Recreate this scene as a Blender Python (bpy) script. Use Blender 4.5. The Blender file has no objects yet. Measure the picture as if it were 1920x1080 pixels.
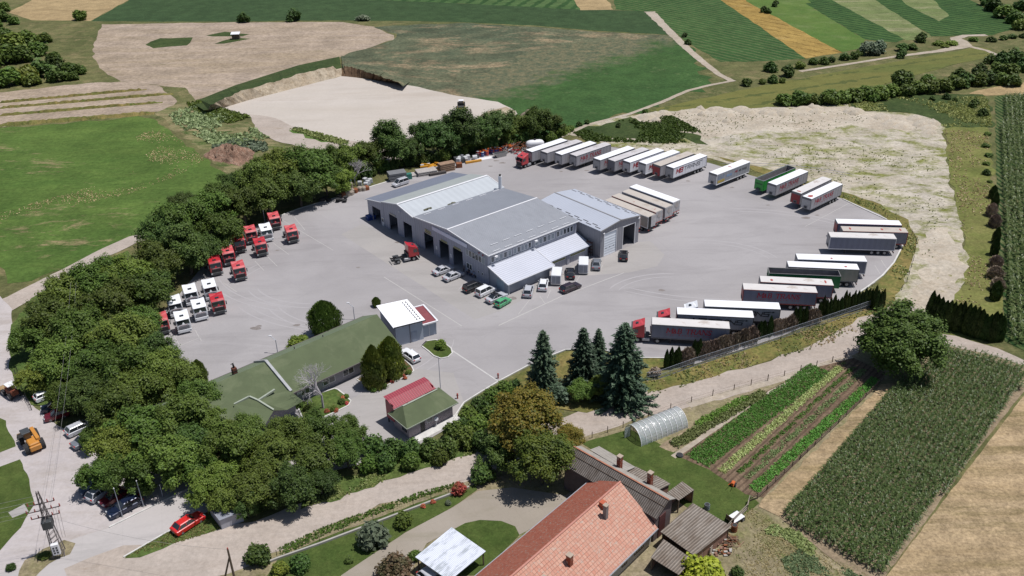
import bpy, bmesh, math, random
import numpy as np
from mathutils import Vector, Matrix
from mathutils.geometry import tessellate_polygon
R = math.radians
sc = bpy.context.scene
col = sc.collection
random.seed(7)

# ---------------------------------------------------------------- camera
FPX, PITCH, ROLL, CH = 1626.16, 0.498928, -0.0200377, 83.8366
_f = Vector((0, math.cos(PITCH), -math.sin(PITCH))); _u = Vector((0, math.sin(PITCH), math.cos(PITCH))); _r = Vector((1, 0, 0))
CR = _r * math.cos(ROLL) + _u * math.sin(ROLL); CU = _u * math.cos(ROLL) - _r * math.sin(ROLL)
cam_d = bpy.data.cameras.new('camera'); cam = bpy.data.objects.new('camera', cam_d); col.objects.link(cam)
M = Matrix((CR, CU, -_f)).transposed().to_4x4(); M.translation = (0, 0, CH)
cam.matrix_world = M
cam_d.sensor_width = 36; cam_d.lens = FPX / 1920 * 36; cam_d.clip_end = 6000; cam_d.clip_start = .5
sc.camera = cam

# ---------------------------------------------------------------- sky and sun
SUN_EL, SUN_AZ = 70.5, 88.0      # azimuth clockwise from +Y
w = bpy.data.worlds.new('World'); sc.world = w; w.use_nodes = True
nt = w.node_tree; bg = nt.nodes['Background']
sky = nt.nodes.new('ShaderNodeTexSky'); sky.sky_type = 'NISHITA'; sky.sun_disc = False
sky.sun_elevation = R(SUN_EL); sky.sun_rotation = R(SUN_AZ)
nt.links.new(sky.outputs[0], bg.inputs[0]); bg.inputs[1].default_value = 0.07
sl = bpy.data.lights.new('sun', 'SUN'); sl.energy = 4.5; sl.angle = R(.55); sl.color = (1.0, .965, .93)
sun = bpy.data.objects.new('sun', sl); col.objects.link(sun)
sd = Vector((math.sin(R(SUN_AZ)) * math.cos(R(SUN_EL)), math.cos(R(SUN_AZ)) * math.cos(R(SUN_EL)), math.sin(R(SUN_EL))))
sun.rotation_euler = sd.to_track_quat('Z', 'Y').to_euler(); sun.location = (0, 0, 120)
sc.view_settings.view_transform = 'Standard'; sc.view_settings.look = 'None'
sc.view_settings.exposure = 0.0; sc.view_settings.gamma = 1.0
sc.cycles.max_bounces = 6; sc.cycles.transparent_max_bounces = 8

# ---------------------------------------------------------------- helpers
def at(px, py, z=0.0):
    "world point at height z seen at photograph pixel (px, py)"
    d = CR * ((px - 960) / FPX) - CU * ((py - 540) / FPX) + _f
    t = (z - CH) / d.z
    return Vector((d.x * t, d.y * t, z))
def depth(P): return (Vector(P) - Vector((0, 0, CH))).dot(_f)
def lin(c): return tuple((x / 12.92 if x <= .04045 else ((x + .055) / 1.055) ** 2.4) for x in (v / 255 for v in c))
KC = 0.66
def C(r, g, b, k=None):
    k = KC if k is None else k
    return tuple(min(.92, v * k) for v in lin((r, g, b)))

def tag(o, label=None, cat=None, group=None, kind=None):
    if label: o['label'] = label
    if cat: o['category'] = cat
    if group: o['group'] = group
    if kind: o['kind'] = kind
    return o
def empty(name, loc, rz=0, label=None, cat=None, group=None):
    o = bpy.data.objects.new(name, None); col.objects.link(o); o.empty_display_size = .2
    o.location = loc; o.rotation_euler = (0, 0, rz)
    return tag(o, label, cat, group)
def copy_tree(o, parent=None):
    c = o.copy(); col.objects.link(c)
    if parent: c.parent = parent
    for ch in o.children: copy_tree(ch, c)
    return c
def drop_tree(o):
    for ch in list(o.children): drop_tree(ch)
    bpy.data.objects.remove(o)

class MB:
    def __init__(s): s.v = []; s.f = []; s.m = []; s.mi = 0
    def add(s, vs, fs):
        n = len(s.v); s.v += [tuple(v) for v in vs]
        for f in fs: s.f.append(tuple(i + n for i in f)); s.m.append(s.mi)
        return s
    def quad(s, a, b, c, d): return s.add([a, b, c, d], [(0, 1, 2, 3)])
    def poly(s, pts): return s.add(pts, [tuple(range(len(pts)))])
    def box(s, x0, x1, y0, y1, z0, z1):
        return s.add([(x0, y0, z0), (x1, y0, z0), (x1, y1, z0), (x0, y1, z0), (x0, y0, z1), (x1, y0, z1), (x1, y1, z1), (x0, y1, z1)],
                     [(0, 3, 2, 1), (4, 5, 6, 7), (0, 1, 5, 4), (1, 2, 6, 5), (2, 3, 7, 6), (3, 0, 4, 7)])
    def bbox(s, x0, x1, y0, y1, z0, z1, b=.05):
        "box with chamfered vertical and top edges"
        lo = [(x0 + b, y0), (x1 - b, y0), (x1, y0 + b), (x1, y1 - b), (x1 - b, y1), (x0 + b, y1), (x0, y1 - b), (x0, y0 + b)]
        cx, cy = (x0 + x1) / 2, (y0 + y1) / 2
        def ins(p): return (p[0] + (b if p[0] < cx else -b), p[1] + (b if p[1] < cy else -b))
        top = [ins(p) for p in lo]
        vs = [(x, y, z0) for x, y in lo] + [(x, y, z1 - b) for x, y in lo] + [(x, y, z1) for x, y in top]
        fs = [tuple(reversed(range(8)))]
        for k in range(8):
            j = (k + 1) % 8
            fs += [(k, j, 8 + j, 8 + k), (8 + k, 8 + j, 16 + j, 16 + k)]
        fs.append(tuple(range(16, 24)))
        return s.add(vs, fs)
    def bar(s, a, b, w, h=None):
        a = Vector(a); b = Vector(b); h = h or w
        d = (b - a).normalized(); up = Vector((0, 0, 1)) if abs(d.z) < .95 else Vector((1, 0, 0))
        x = d.cross(up).normalized() * w / 2; y = x.cross(d).normalized() * h / 2
        vs = [a - x - y, a + x - y, a + x + y, a - x + y, b - x - y, b + x - y, b + x + y, b - x + y]
        return s.add(vs, [(0, 1, 2, 3), (7, 6, 5, 4), (0, 4, 5, 1), (1, 5, 6, 2), (2, 6, 7, 3), (3, 7, 4, 0)])
    def tube(s, a, b, r0, r1=None, n=8, cap=True):
        r1 = r0 if r1 is None else r1
        a = Vector(a); b = Vector(b); d = (b - a).normalized(); up = Vector((0, 0, 1)) if abs(d.z) < .95 else Vector((1, 0, 0))
        x = d.cross(up).normalized(); y = x.cross(d)
        vs = []
        for P, r in ((a, r0), (b, r1)):
            for k in range(n):
                t = 2 * math.pi * k / n; vs.append(P + x * (r * math.cos(t)) + y * (r * math.sin(t)))
        fs = [(k, (k + 1) % n, n + (k + 1) % n, n + k) for k in range(n)]
        if cap: fs += [tuple(reversed(range(n))), tuple(range(n, 2 * n))]
        return s.add(vs, fs)
    def ring(s, rows, close_ends=True):
        "loft through equal-length closed rings"
        n = len(rows[0]); vs = [p for r in rows for p in r]; fs = []
        for i in range(len(rows) - 1):
            for k in range(n):
                fs.append((i * n + k, i * n + (k + 1) % n, (i + 1) * n + (k + 1) % n, (i + 1) * n + k))
        if close_ends: fs += [tuple(reversed(range(n))), tuple(range((len(rows) - 1) * n, len(rows) * n))]
        return s.add(vs, fs)
    def build(s, name, mats, parent=None, smooth=False, fix=True):
        me = bpy.data.meshes.new(name); me.from_pydata(s.v, [], s.f)
        if not isinstance(mats, (list, tuple)): mats = [mats]
        for m in mats: me.materials.append(m)
        if len(mats) > 1: me.polygons.foreach_set('material_index', s.m)
        if fix:
            bm = bmesh.new(); bm.from_mesh(me); bmesh.ops.recalc_face_normals(bm, faces=bm.faces); bm.to_mesh(me); bm.free()
        if smooth:
            me.polygons.foreach_set('use_smooth', [True] * len(me.polygons))
        me.update()
        o = bpy.data.objects.new(name, me); col.objects.link(o)
        if parent: o.parent = parent
        return o

# ---------------------------------------------------------------- materials
def nodes(name):
    m = bpy.data.materials.new(name); m.use_nodes = True; t = m.node_tree
    b = t.nodes['Principled BSDF']
    return m, t, b
def N(t, kind, **kw):
    n = t.nodes.new(kind)
    for k, v in kw.items(): setattr(n, k, v)
    return n
def lk(t, a, b): t.links.new(a, b)
def noise(t, vec, scale, detail=4, rough=.6, dist=0):
    n = N(t, 'ShaderNodeTexNoise'); n.inputs['Scale'].default_value = scale; n.inputs['Detail'].default_value = detail
    n.inputs['Roughness'].default_value = rough; n.inputs['Distortion'].default_value = dist
    lk(t, vec, n.inputs['Vector']); return n.outputs['Fac']
def ramp(t, fac, a, b, ca=(0, 0, 0), cb=(1, 1, 1)):
    r = N(t, 'ShaderNodeValToRGB'); r.color_ramp.elements[0].position = a; r.color_ramp.elements[1].position = b
    r.color_ramp.elements[0].color = (*ca, 1); r.color_ramp.elements[1].color = (*cb, 1); lk(t, fac, r.inputs[0]); return r.outputs[0]
def mix(t, fac, a, b, mode='MIX'):
    m = N(t, 'ShaderNodeMix', data_type='RGBA', blend_type=mode)
    if isinstance(fac, (int, float)): m.inputs[0].default_value = fac
    else: lk(t, fac, m.inputs[0])
    for i, c in ((6, a), (7, b)):
        if isinstance(c, tuple): m.inputs[i].default_value = (*c, 1)
        else: lk(t, c, m.inputs[i])
    return m.outputs[2]
def math_(t, op, a, b=None):
    m = N(t, 'ShaderNodeMath', operation=op)
    for i, c in ((0, a), (1, b)):
        if c is None: continue
        if isinstance(c, (int, float)): m.inputs[i].default_value = c
        else: lk(t, c, m.inputs[i])
    return m.outputs[0]
def mapping(t, vec, rot=0, scale=(1, 1, 1), loc=(0, 0, 0)):
    m = N(t, 'ShaderNodeMapping', vector_type='POINT'); m.inputs['Rotation'].default_value = (0, 0, rot); m.inputs['Scale'].default_value = scale
    m.inputs['Location'].default_value = loc
    lk(t, vec, m.inputs['Vector']); return m.outputs[0]
_mc = {}
def pm(name, c, rough=.6, metal=0, var=.12, vs=1.2, spec=.5, bump=0, coat=0, dirt=None, dirt_s=.6, dirt_t=(.5, .75)):
    "plain painted / cast / woven surface with gentle uneven tone"
    if name in _mc: return _mc[name]
    m, t, b = nodes(name); tc = N(t, 'ShaderNodeTexCoord').outputs['Object']
    f = noise(t, tc, vs, 5, .65)
    lo = tuple(v * (1 - var) for v in c); hi = tuple(min(1, v * (1 + var)) for v in c)
    cc = ramp(t, f, .3, .7, lo, hi)
    if dirt:
        f2 = noise(t, tc, dirt_s, 5, .7, .4); cc = mix(t, ramp(t, f2, *dirt_t), cc, dirt)
    lk(t, cc, b.inputs['Base Color']); b.inputs['Roughness'].default_value = rough; b.inputs['Metallic'].default_value = metal
    b.inputs['Specular IOR Level'].default_value = spec; b.inputs['Coat Weight'].default_value = coat
    if bump:
        bp = N(t, 'ShaderNodeBump'); bp.inputs['Strength'].default_value = bump; bp.inputs['Distance'].default_value = .02
        lk(t, noise(t, tc, vs * 12, 3), bp.inputs['Height']); lk(t, bp.outputs[0], b.inputs['Normal'])
    _mc[name] = m; return m
def gmat(name, c1, c2, c3=None, big=30, mid=4, fine=.6, t1=(.4, .6), t2=(.5, .65), streak=None, rows=None, fine_amp=.35, wide=None, bump=.3, dist=.3, pick=None):
    """ground cover. c1/c2 mixed over `mid` metres with `big` patches, c3 in patches; streak=(angle, ratio); rows=(angle, spacing, colour, width)"""
    m, t, b = nodes(name); tc = N(t, 'ShaderNodeTexCoord').outputs['Object']
    vec = tc
    if streak: vec = mapping(t, tc, -R(streak[0]), (1.0 / streak[1], 1, 1))
    a = noise(t, vec, 1 / mid, 8, .75, dist); bg_ = noise(t, vec, 1 / big, 5, .6)
    f = math_(t, 'ADD', math_(t, 'MULTIPLY', a, .55), math_(t, 'MULTIPLY', bg_, .45))
    cc = ramp(t, f, t1[0], t1[1], c1, c2)
    if c3:
        f3 = noise(t, mapping(t, vec, 0, (1, 1, 1), (37, 11, 5)), 1.0 / (mid * 1.7), 9, .8, .3)
        cc = mix(t, ramp(t, f3, *t2), cc, c3)
    if rows:
        ang, sp, rc, wd = rows
        rv = mapping(t, tc, -R(ang), (1, 1, 1)); sx = N(t, 'ShaderNodeSeparateXYZ'); lk(t, rv, sx.inputs[0])
        ph = math_(t, 'ADD', sx.outputs['Y'], math_(t, 'MULTIPLY', noise(t, tc, .25, 3), sp * .6))
        s = math_(t, 'SINE', math_(t, 'MULTIPLY', ph, 2 * math.pi / sp))
        nz = noise(t, rv, 1.3 / max(sp, .5), 4, .7)
        s2 = math_(t, 'ADD', s, math_(t, 'MULTIPLY', math_(t, 'SUBTRACT', nz, .5), 2.2))
        cc = mix(t, ramp(t, s2, wd, min(wd + .5, 1.0)), cc, rc)
    fn = noise(t, tc, .8 / fine, 5, .8)
    v = ramp(t, fn, .34, .66, (1 - fine_amp,) * 3, (1 + fine_amp * .6,) * 3)
    cc = mix(t, 1.0, cc, v, 'MULTIPLY')
    v2 = ramp(t, noise(t, mapping(t, tc, 0, (1, 1, 1), (5, 9, 2)), .11 / fine, 4, .7), .36, .64, (1 - fine_amp * .5,) * 3, (1 + fine_amp * .4,) * 3); cc = mix(t, 1.0, cc, v2, 'MULTIPLY')
    lk(t, cc, b.inputs['Base Color']); b.inputs['Roughness'].default_value = .95; b.inputs['Specular IOR Level'].default_value = .15
    if bump:
        bp = N(t, 'ShaderNodeBump'); bp.inputs['Strength'].default_value = bump; bp.inputs['Distance'].default_value = .15
        lk(t, fn, bp.inputs['Height']); lk(t, bp.outputs[0], b.inputs['Normal'])
    return m
def leafmat(name, c1, c2, c3=None, trans=.25, rough=.55):
    m, t, b = nodes(name)
    oi = N(t, 'ShaderNodeObjectInfo'); g = N(t, 'ShaderNodeNewGeometry'); tc = N(t, 'ShaderNodeTexCoord').outputs['Object']
    rnd = g.outputs['Random Per Island']
    cc = ramp(t, rnd, .1, .9, c1, c2)
    big = noise(t, tc, .45, 3, .6)
    cc = mix(t, ramp(t, big, .45, .68), cc, c3 or c2)
    hs = N(t, 'ShaderNodeHueSaturation'); lk(t, cc, hs.inputs['Color'])
    mr = N(t, 'ShaderNodeMapRange'); mr.inputs['To Min'].default_value = .68; mr.inputs['To Max'].default_value = 1.35
    lk(t, oi.outputs['Random'], mr.inputs[0]); lk(t, mr.outputs[0], hs.inputs['Value'])
    mh = N(t, 'ShaderNodeMapRange'); mh.inputs['To Min'].default_value = .488; mh.inputs['To Max'].default_value = .525
    r2 = math_(t, 'FRACT', math_(t, 'MULTIPLY', oi.outputs['Random'], 7.31)); lk(t, r2, mh.inputs[0]); lk(t, mh.outputs[0], hs.inputs['Hue'])
    lk(t, hs.outputs[0], b.inputs['Base Color']); b.inputs['Roughness'].default_value = rough; b.inputs['Specular IOR Level'].default_value = .25
    tr = N(t, 'ShaderNodeBsdfTranslucent'); lk(t, hs.outputs[0], tr.inputs[0])
    ms = N(t, 'ShaderNodeMixShader'); ms.inputs[0].default_value = trans
    lk(t, b.outputs[0], ms.inputs[1]); lk(t, tr.outputs[0], ms.inputs[2])
    lk(t, ms.outputs[0], t.nodes['Material Output'].inputs[0])
    return m

# ---------------------------------------------------------------- ground sheets
LAYER = [0.0]
def densify(P, jit=0, seed=1, step=None):
    rng = random.Random(seed); out = []
    n = len(P)
    for i in range(n):
        a = P[i]; b = P[(i + 1) % n]; L = (b - a).length
        st = step or max(1.2, (a.length + b.length) / 2 / 90)
        k = max(1, int(L / st)); d = (b - a); nn = Vector((-d.y, d.x, 0)).normalized() if L > 0 else Vector((0, 0, 0))
        for j in range(k):
            q = a + d * (j / k)
            if jit: q = q + nn * rng.uniform(-jit, jit) * (st if st < 3 else 3)
            out.append(q)
    return out
def sheet(name, px, mat, z=None, jit=0, kind='structure', world=False, seed=1):
    if z is None: LAYER[0] += .0021; z = LAYER[0]
    P = [Vector((p[0], p[1], 0)) for p in px] if world else [at(p[0], p[1]) for p in px]
    P = densify(P, jit, seed) if jit else P
    P = [Vector((p.x, p.y, z)) for p in P]
    tri = tessellate_polygon([P]); mb = MB(); mb.add(P, [tuple(t) for t in tri])
    me = bpy.data.meshes.new(name); me.from_pydata([tuple(p) for p in P], [], [tuple(t) for t in tri]); me.materials.append(mat); me.update()
    bm = bmesh.new(); bm.from_mesh(me)
    for f in bm.faces:
        f.normal_update()
        if f.normal.z < 0: f.normal_flip()
    bm.to_mesh(me); bm.free()
    o = bpy.data.objects.new(name, me); col.objects.link(o); o['kind'] = kind
    return o
def strip(name, pts, width, mat, z=None, jit=.15, kind='structure', world=False, seed=2):
    "ribbon along a pixel polyline; width in metres (number or list)"
    if z is None: LAYER[0] += .0021; z = LAYER[0]
    P = [Vector((p[0], p[1], 0)) if world else at(*p) for p in pts]
    W = width if isinstance(width, (list, tuple)) else [width] * len(P)
    rng = random.Random(seed); Q = []; Wq = []
    for i in range(len(P) - 1):
        k = max(1, int((P[i + 1] - P[i]).length / 2.5))
        for j in range(k): Q.append(P[i].lerp(P[i + 1], j / k)); Wq.append(W[i] + (W[i + 1] - W[i]) * j / k)
    Q.append(P[-1]); Wq.append(W[-1])
    vs = []; fs = []
    for i, q in enumerate(Q):
        d = (Q[min(i + 1, len(Q) - 1)] - Q[max(i - 1, 0)]).normalized(); n = Vector((-d.y, d.x, 0))
        for s in (1, -1):
            p = q + n * s * Wq[i] / 2 * (1 + rng.uniform(-jit, jit)); vs.append((p.x, p.y, z))
        if i: fs.append((2 * i - 2, 2 * i - 1, 2 * i + 1, 2 * i))
    me = bpy.data.meshes.new(name); me.from_pydata(vs, [], fs); me.materials.append(mat); me.update()
    o = bpy.data.objects.new(name, me); col.objects.link(o); o['kind'] = kind
    return o
# ---------------------------------------------------------------- the ground and its fields
G_grass = gmat('rough_grass', C(96, 104, 62), C(128, 126, 84), C(150, 138, 100), big=40, mid=5)
big = MB(); big.quad((-1500, -600, 0), (1500, -600, 0), (1500, 2600, 0), (-1500, 2600, 0))
o = big.build('ground', G_grass, fix=False); o['kind'] = 'structure'

m_meadow = gmat('meadow', C(84, 112, 52), C(106, 130, 64), C(164, 148, 112), big=60, mid=7, fine=.9, t2=(.56, .64), streak=(25, 3), fine_amp=.32)
m_tan = gmat('stubble', C(196, 178, 162), C(176, 158, 134), C(148, 138, 100), big=50, mid=5, streak=(-14, 7), t2=(.6, .7), fine=1.2)
m_strawland = gmat('straw_field', C(196, 172, 130), C(182, 158, 118), None, big=40, mid=5, streak=(25, 6))
m_cornfar = gmat('far_corn', C(68, 92, 58), C(80, 104, 66), C(98, 116, 72), big=80, mid=6, rows=(-3, 2.2, C(60, 82, 52), .2), t2=(.6, .75))
m_mixed = gmat('patchy_field', C(92, 104, 82), C(118, 120, 94), C(172, 152, 122), big=55, mid=8, fine=1.0, t2=(.5, .62), streak=(-10, 1.8), fine_amp=.5)
m_green = gmat('alfalfa', C(64, 96, 52), C(78, 110, 60), C(116, 134, 88), big=60, mid=7, t2=(.58, .68), fine=.9, fine_amp=.35)
m_dkgreen = gmat('bank_grass', C(62, 82, 44), C(84, 98, 56), C(120, 116, 76), big=20, mid=3, t2=(.6, .7))
m_sand = gmat('sand_pad', C(218, 209, 200), C(211, 201, 190), C(202, 190, 178), big=60, mid=12, streak=(-30, 5), fine=.8, fine_amp=.05, t2=(.55, .7), bump=.05)
m_sandrough = gmat('sand_bank', C(208, 194, 172), C(188, 170, 146), C(160, 142, 116), big=8, mid=1.5, fine=.7, fine_amp=.3, bump=.8)
m_dirt = gmat('dirt_track', C(206, 194, 184), C(192, 178, 166), C(176, 160, 142), big=25, mid=3, streak=(18, 4), fine=.5, fine_amp=.15, t2=(.6, .7))
m_dirt2 = gmat('pale_track', C(206, 194, 180), C(190, 176, 156), C(154, 146, 112), big=25, mid=3, fine=.5, fine_amp=.2, t2=(.62, .72))
m_olive = gmat('ripening_wheat', C(112, 120, 66), C(134, 130, 74), C(158, 140, 84), big=70, mid=12, streak=(24, 6), t2=(.62, .75), fine_amp=.18, rows=(22, 9, C(98, 106, 60), .85))
m_spoil = gmat('spoil_field', C(218, 209, 195), C(200, 189, 168), C(138, 142, 78), big=14, mid=3.2, streak=(-12, 1.6), t2=(.47, .6), fine=.7, fine_amp=.3, bump=.5)
m_spoilw = gmat('spoil_bare', C(220, 210, 194), C(202, 188, 168), C(150, 148, 100), big=12, mid=1.8, t2=(.6, .66), fine=.7, fine_amp=.25, bump=.6)
m_verge = gmat('dry_verge', C(112, 120, 64), C(160, 142, 90), C(92, 112, 52), big=15, mid=2.4, t2=(.55, .65), fine=.5, fine_amp=.4)
m_hay = gmat('hay_strip', C(140, 138, 84), C(118, 128, 66), C(166, 148, 104), big=20, mid=4, t2=(.58, .7), streak=(80, 2.5))

V = -260   # pixels past the frame edge
sheet('wheat_field', [(15, 24), (70, -5), (150, -60), (420, -60), (250, -5), (170, 39), (60, 38)], m_strawland, jit=.2)
sheet('corn_strip', [(170, 40), (250, -4), (330, -42), (640, -2), (860, 6), (1075, 15), (1215, 22), (1262, 66), (1130, 58), (1000, 48), (850, 41), (640, 38), (420, 41)], m_cornfar, jit=.2)
m_rowsA = gmat('striped_field', C(78, 110, 62), C(96, 122, 74), C(140, 138, 98), big=60, mid=8, rows=(72, 7, C(60, 92, 50), .1), t2=(.6, .7))
sheet('row_crop_field', [(250, -5), (420, -60), (1060, -60), (1088, 18), (860, 6), (640, -2), (400, 0)], m_rowsA, jit=.2)
sheet('tan_field', [(1075, 0), (1060, -60), (1100, -60), (1150, 18), (1090, 19)], m_strawland, jit=.2)
sheet('mown_field', [(175, 88), (190, 46), (420, 42), (640, 41), (700, 50), (736, 66), (738, 74), (650, 103), (480, 152), (368, 188), (345, 165), (230, 152), (196, 136), (176, 110)], m_tan, jit=.2)
for q in ([(270, 84), (300, 72), (362, 70), (350, 86), (290, 90)], [(385, 66), (420, 60), (468, 64), (455, 68), (400, 68)], [(400, 82), (440, 71), (470, 73), (420, 82)]):
    sheet('grass_patch', q, m_dkgreen, jit=.3)
# terraces: tan strips and low grassy banks between them
m_patchy = gmat('patchy_grass', C(110, 118, 72), C(172, 156, 120), C(84, 106, 54), big=12, mid=2.2, t2=(.5, .6), streak=(28, 3))
sheet('terraced_field', [(V, 195), (-10, 175), (120, 160), (230, 152), (300, 160), (335, 190), (320, 207), (240, 216), (120, 226), (V, 262)], m_tan, jit=.3)
sheet('meadow_field', [(V, 262), (0, 240), (120, 232), (255, 219), (290, 222), (320, 245), (385, 300), (425, 330), (400, 380), (300, 425), (240, 447), (180, 482), (60, 526), (20, 530), (0, 500), (V, 560)], m_meadow, jit=.3)
sheet('mixed_field', [(642, 104), (738, 76), (740, 64), (700, 50), (860, 43), (1000, 50), (1130, 60), (1262, 68), (1290, 86), (1200, 96), (1100, 105), (1040, 125), (985, 150), (950, 190), (860, 182), (760, 160), (640, 122)], m_mixed, jit=.4)
def blend(mat, A, B_, w, ca, cb, nz=2.2):
    "let the cover of the neighbouring field run into this one across the line A-B"
    t = mat.node_tree; b = t.nodes['Principled BSDF']; src = b.inputs['Base Color'].links[0].from_socket; tc = N(t, 'ShaderNodeTexCoord').outputs['Object']
    d = (B_ - A).normalized(); n_ = Vector((-d.y, d.x, 0)); vd = N(t, 'ShaderNodeVectorMath', operation='DOT_PRODUCT'); lk(t, tc, vd.inputs[0]); vd.inputs[1].default_value = n_
    dist_ = math_(t, 'MULTIPLY', math_(t, 'SUBTRACT', vd.outputs['Value'], A.dot(n_)), 1 / w)
    f = math_(t, 'ADD', dist_, math_(t, 'MULTIPLY', math_(t, 'SUBTRACT', noise(t, tc, .07, 7, .75), .5), nz)); f = ramp(t, f, 0, .7)
    oth = ramp(t, noise(t, tc, .3, 8, .8), .4, .62, ca, cb); fin = mix(t, f, src, mix(t, 1, oth, ramp(t, noise(t, tc, .8, 5, .8), .34, .66, (.6,) * 3, (1.3,) * 3), 'MULTIPLY')); lk(t, fin, b.inputs['Base Color'])
blend(m_green, at(905, 205), at(1262, 92), 22, C(92, 104, 82), C(140, 132, 102), 3.5)
sheet('alfalfa_field', [(862, 182), (880, 150), (930, 125), (1020, 92), (1130, 76), (1262, 68), (1300, 100), (1335, 150), (1330, 162), (1250, 190), (1180, 215), (1090, 240), (1040, 262), (930, 262), (880, 250)], m_green, jit=1.2, seed=4)
sheet('patchy_ground', [(290, 212), (330, 195), (372, 190), (400, 206), (440, 222), (478, 240), (505, 262), (560, 280), (600, 292), (500, 330), (440, 350), (400, 300), (330, 245)], m_patchy, jit=.5, seed=10)
# strips of the upper right slope
def fld(name, px, mat, **k): return sheet(name, px, mat, jit=.15, **k)
m_rowsB = gmat('young_maize', C(58, 94, 50), C(74, 108, 58), C(106, 122, 74), big=70, mid=9, rows=(126, 3.4, C(98, 116, 72), .15), t2=(.62, .75))
m_gold = gmat('ripe_barley', C(190, 160, 92), C(172, 142, 78), C(206, 184, 130), big=40, mid=7, streak=(124, 8), t2=(.56, .68), rows=(126, 6, C(150, 122, 66), .8))
m_lgreen = gmat('light_crop', C(108, 132, 66), C(92, 124, 58), C(122, 140, 84), big=50, mid=8, fine_amp=.2)
m_dgreen = gmat('dark_crop', C(66, 98, 52), C(82, 112, 60), C(84, 112, 62), big=50, mid=8, rows=(130, 4, C(46, 78, 42), .3))
m_pale = gmat('thin_crop', C(118, 136, 82), C(138, 146, 98), C(170, 166, 130), big=50, mid=6, streak=(132, 6), t2=(.5, .62))
fld('maize_field', [(1140, -50), (1310, -50), (1350, -3), (1512, 110), (1400, 116), (1350, 116), (1290, 80), (1218, 22), (1155, 18)], m_rowsB)
fld('barley_field', [(1310, -50), (1365, -50), (1410, 5), (1578, 98), (1512, 110), (1345, -4)], m_gold)
fld('crop_field', [(1365, -50), (1470, -50), (1500, 0), (1622, 74), (1612, 90), (1578, 98), (1400, 3)], m_lgreen)
fld('crop_field', [(1470, -50), (1520, -50), (1560, 0), (1700, 72), (1680, 80), (1622, 74), (1500, 0)], m_dgreen)
fld('crop_field', [(1520, -50), (1620, -50), (1645, 0), (1748, 70), (1700, 76), (1560, 0)], m_pale)
fld('crop_field', [(1620, -50), (1780, -50), (1820, 0), (1912, 52), (1860, 66), (1748, 68), (1640, 0)], m_dgreen)
fld('crop_field', [(1640, -50), (1700, -50), (1780, 30), (1760, 40), (1700, 10)], m_pale)
fld('crop_field', [(1420, -50), (1475, -50), (1520, 5), (1470, 12), (1430, 8)], m_lgreen)
fld('wheat_band', [(1215, 208), (1300, 188), (1400, 167), (1540, 140), (1640, 122), (1760, 102), (1840, 88), (1858, 92), (1866, 106), (1800, 118), (1700, 146), (1600, 176), (1470, 192), (1440, 202), (1300, 207), (1250, 212)], m_olive)
fld('pale_field', [(1815, 175), (1860, 164), (1925, 154), (2100, 140), (2100, 176), (1925, 176), (1850, 180)], m_strawland)
# quarried sand pad and its approach
sheet('sand_pad', [(392, 205), (470, 185), (560, 163), (640, 143), (700, 149), (757, 158), (860, 180), (935, 191), (968, 208), (972, 214), (940, 226), (900, 245), (860, 262), (800, 270), (766, 278), (700, 272), (650, 268), (560, 250), (480, 222), (430, 214)], m_sand, jit=.15)
sheet('haul_road', [(468, 214), (520, 222), (545, 236), (600, 252), (680, 268), (765, 275), (790, 300), (700, 300), (640, 286), (560, 275), (505, 260), (480, 240)], m_dirt, jit=.15)
sheet('grass_patch', [(543, 243), (560, 243), (620, 258), (655, 268), (640, 272), (590, 262), (548, 250)], m_lgreen, jit=.5)
# spoil heap field east of the yard
sheet('spoil_field', [(1060, 250), (1100, 235), (1180, 216), (1300, 204), (1420, 203), (1500, 199), (1590, 196), (1600, 208), (1690, 210), (1750, 222), (1768, 240), (1778, 330), (1800, 400), (1816, 500), (1792, 562), (1740, 580), (1700, 600), (1650, 600), (1690, 520), (1712, 450), (1690, 408), (1600, 370), (1500, 345), (1400, 315), (1300, 290), (1150, 275)], m_spoil, jit=.3)
sheet('bare_spoil', [(1120, 238), (1200, 215), (1300, 206), (1420, 206), (1500, 201), (1590, 199), (1600, 212), (1690, 214), (1748, 226), (1760, 240), (1700, 246), (1600, 236), (1520, 244), (1400, 246), (1330, 262), (1250, 258), (1160, 262)], m_spoilw, jit=.5)
sheet('bare_spoil', [(1812, 500), (1795, 470), (1780, 430), (1740, 430), (1720, 470), (1735, 500), (1715, 545), (1700, 595), (1730, 585), (1790, 560)], m_spoilw, jit=.5)
sheet('weedy_ground', [(1075, 245), (1180, 222), (1230, 228), (1300, 250), (1330, 268), (1260, 262), (1180, 262), (1100, 262)], m_dkgreen, jit=.8)
sheet('verge', [(1770, 240), (1850, 232), (1860, 300), (1868, 400), (1876, 520), (1882, 600), (1880, 640), (1760, 640), (1700, 600), (1792, 562), (1818, 500), (1800, 400), (1780, 330)], m_hay, jit=.3)
sheet('verge', [(1335, 292), (1420, 312), (1520, 342), (1600, 366), (1650, 384), (1700, 412), (1722, 450), (1712, 490), (1690, 540), (1650, 600), (1600, 620), (1400, 690), (1215, 745), (1210, 712), (1310, 684), (1470, 632), (1590, 588), (1640, 545), (1690, 470), (1690, 440), (1600, 385)], m_verge, jit=.2)
sheet('grass_slope', [(1590, 190), (1700, 176), (1850, 178), (1862, 240), (1770, 240), (1745, 222), (1700, 212), (1610, 208)], m_dkgreen, jit=.4)
m_eastcorn = gmat('maize_soil', C(88, 108, 62), C(120, 124, 84), C(150, 134, 108), big=40, mid=6, rows=(90, 1.5, C(46, 76, 38), .0), t2=(.55, .66))
sheet('maize_ground', [(1866, 180), (2100, 178), (2300, 500), (2300, 760), (1990, 690), (1884, 640), (1878, 520), (1868, 380)], m_eastcorn, jit=.1)
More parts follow.
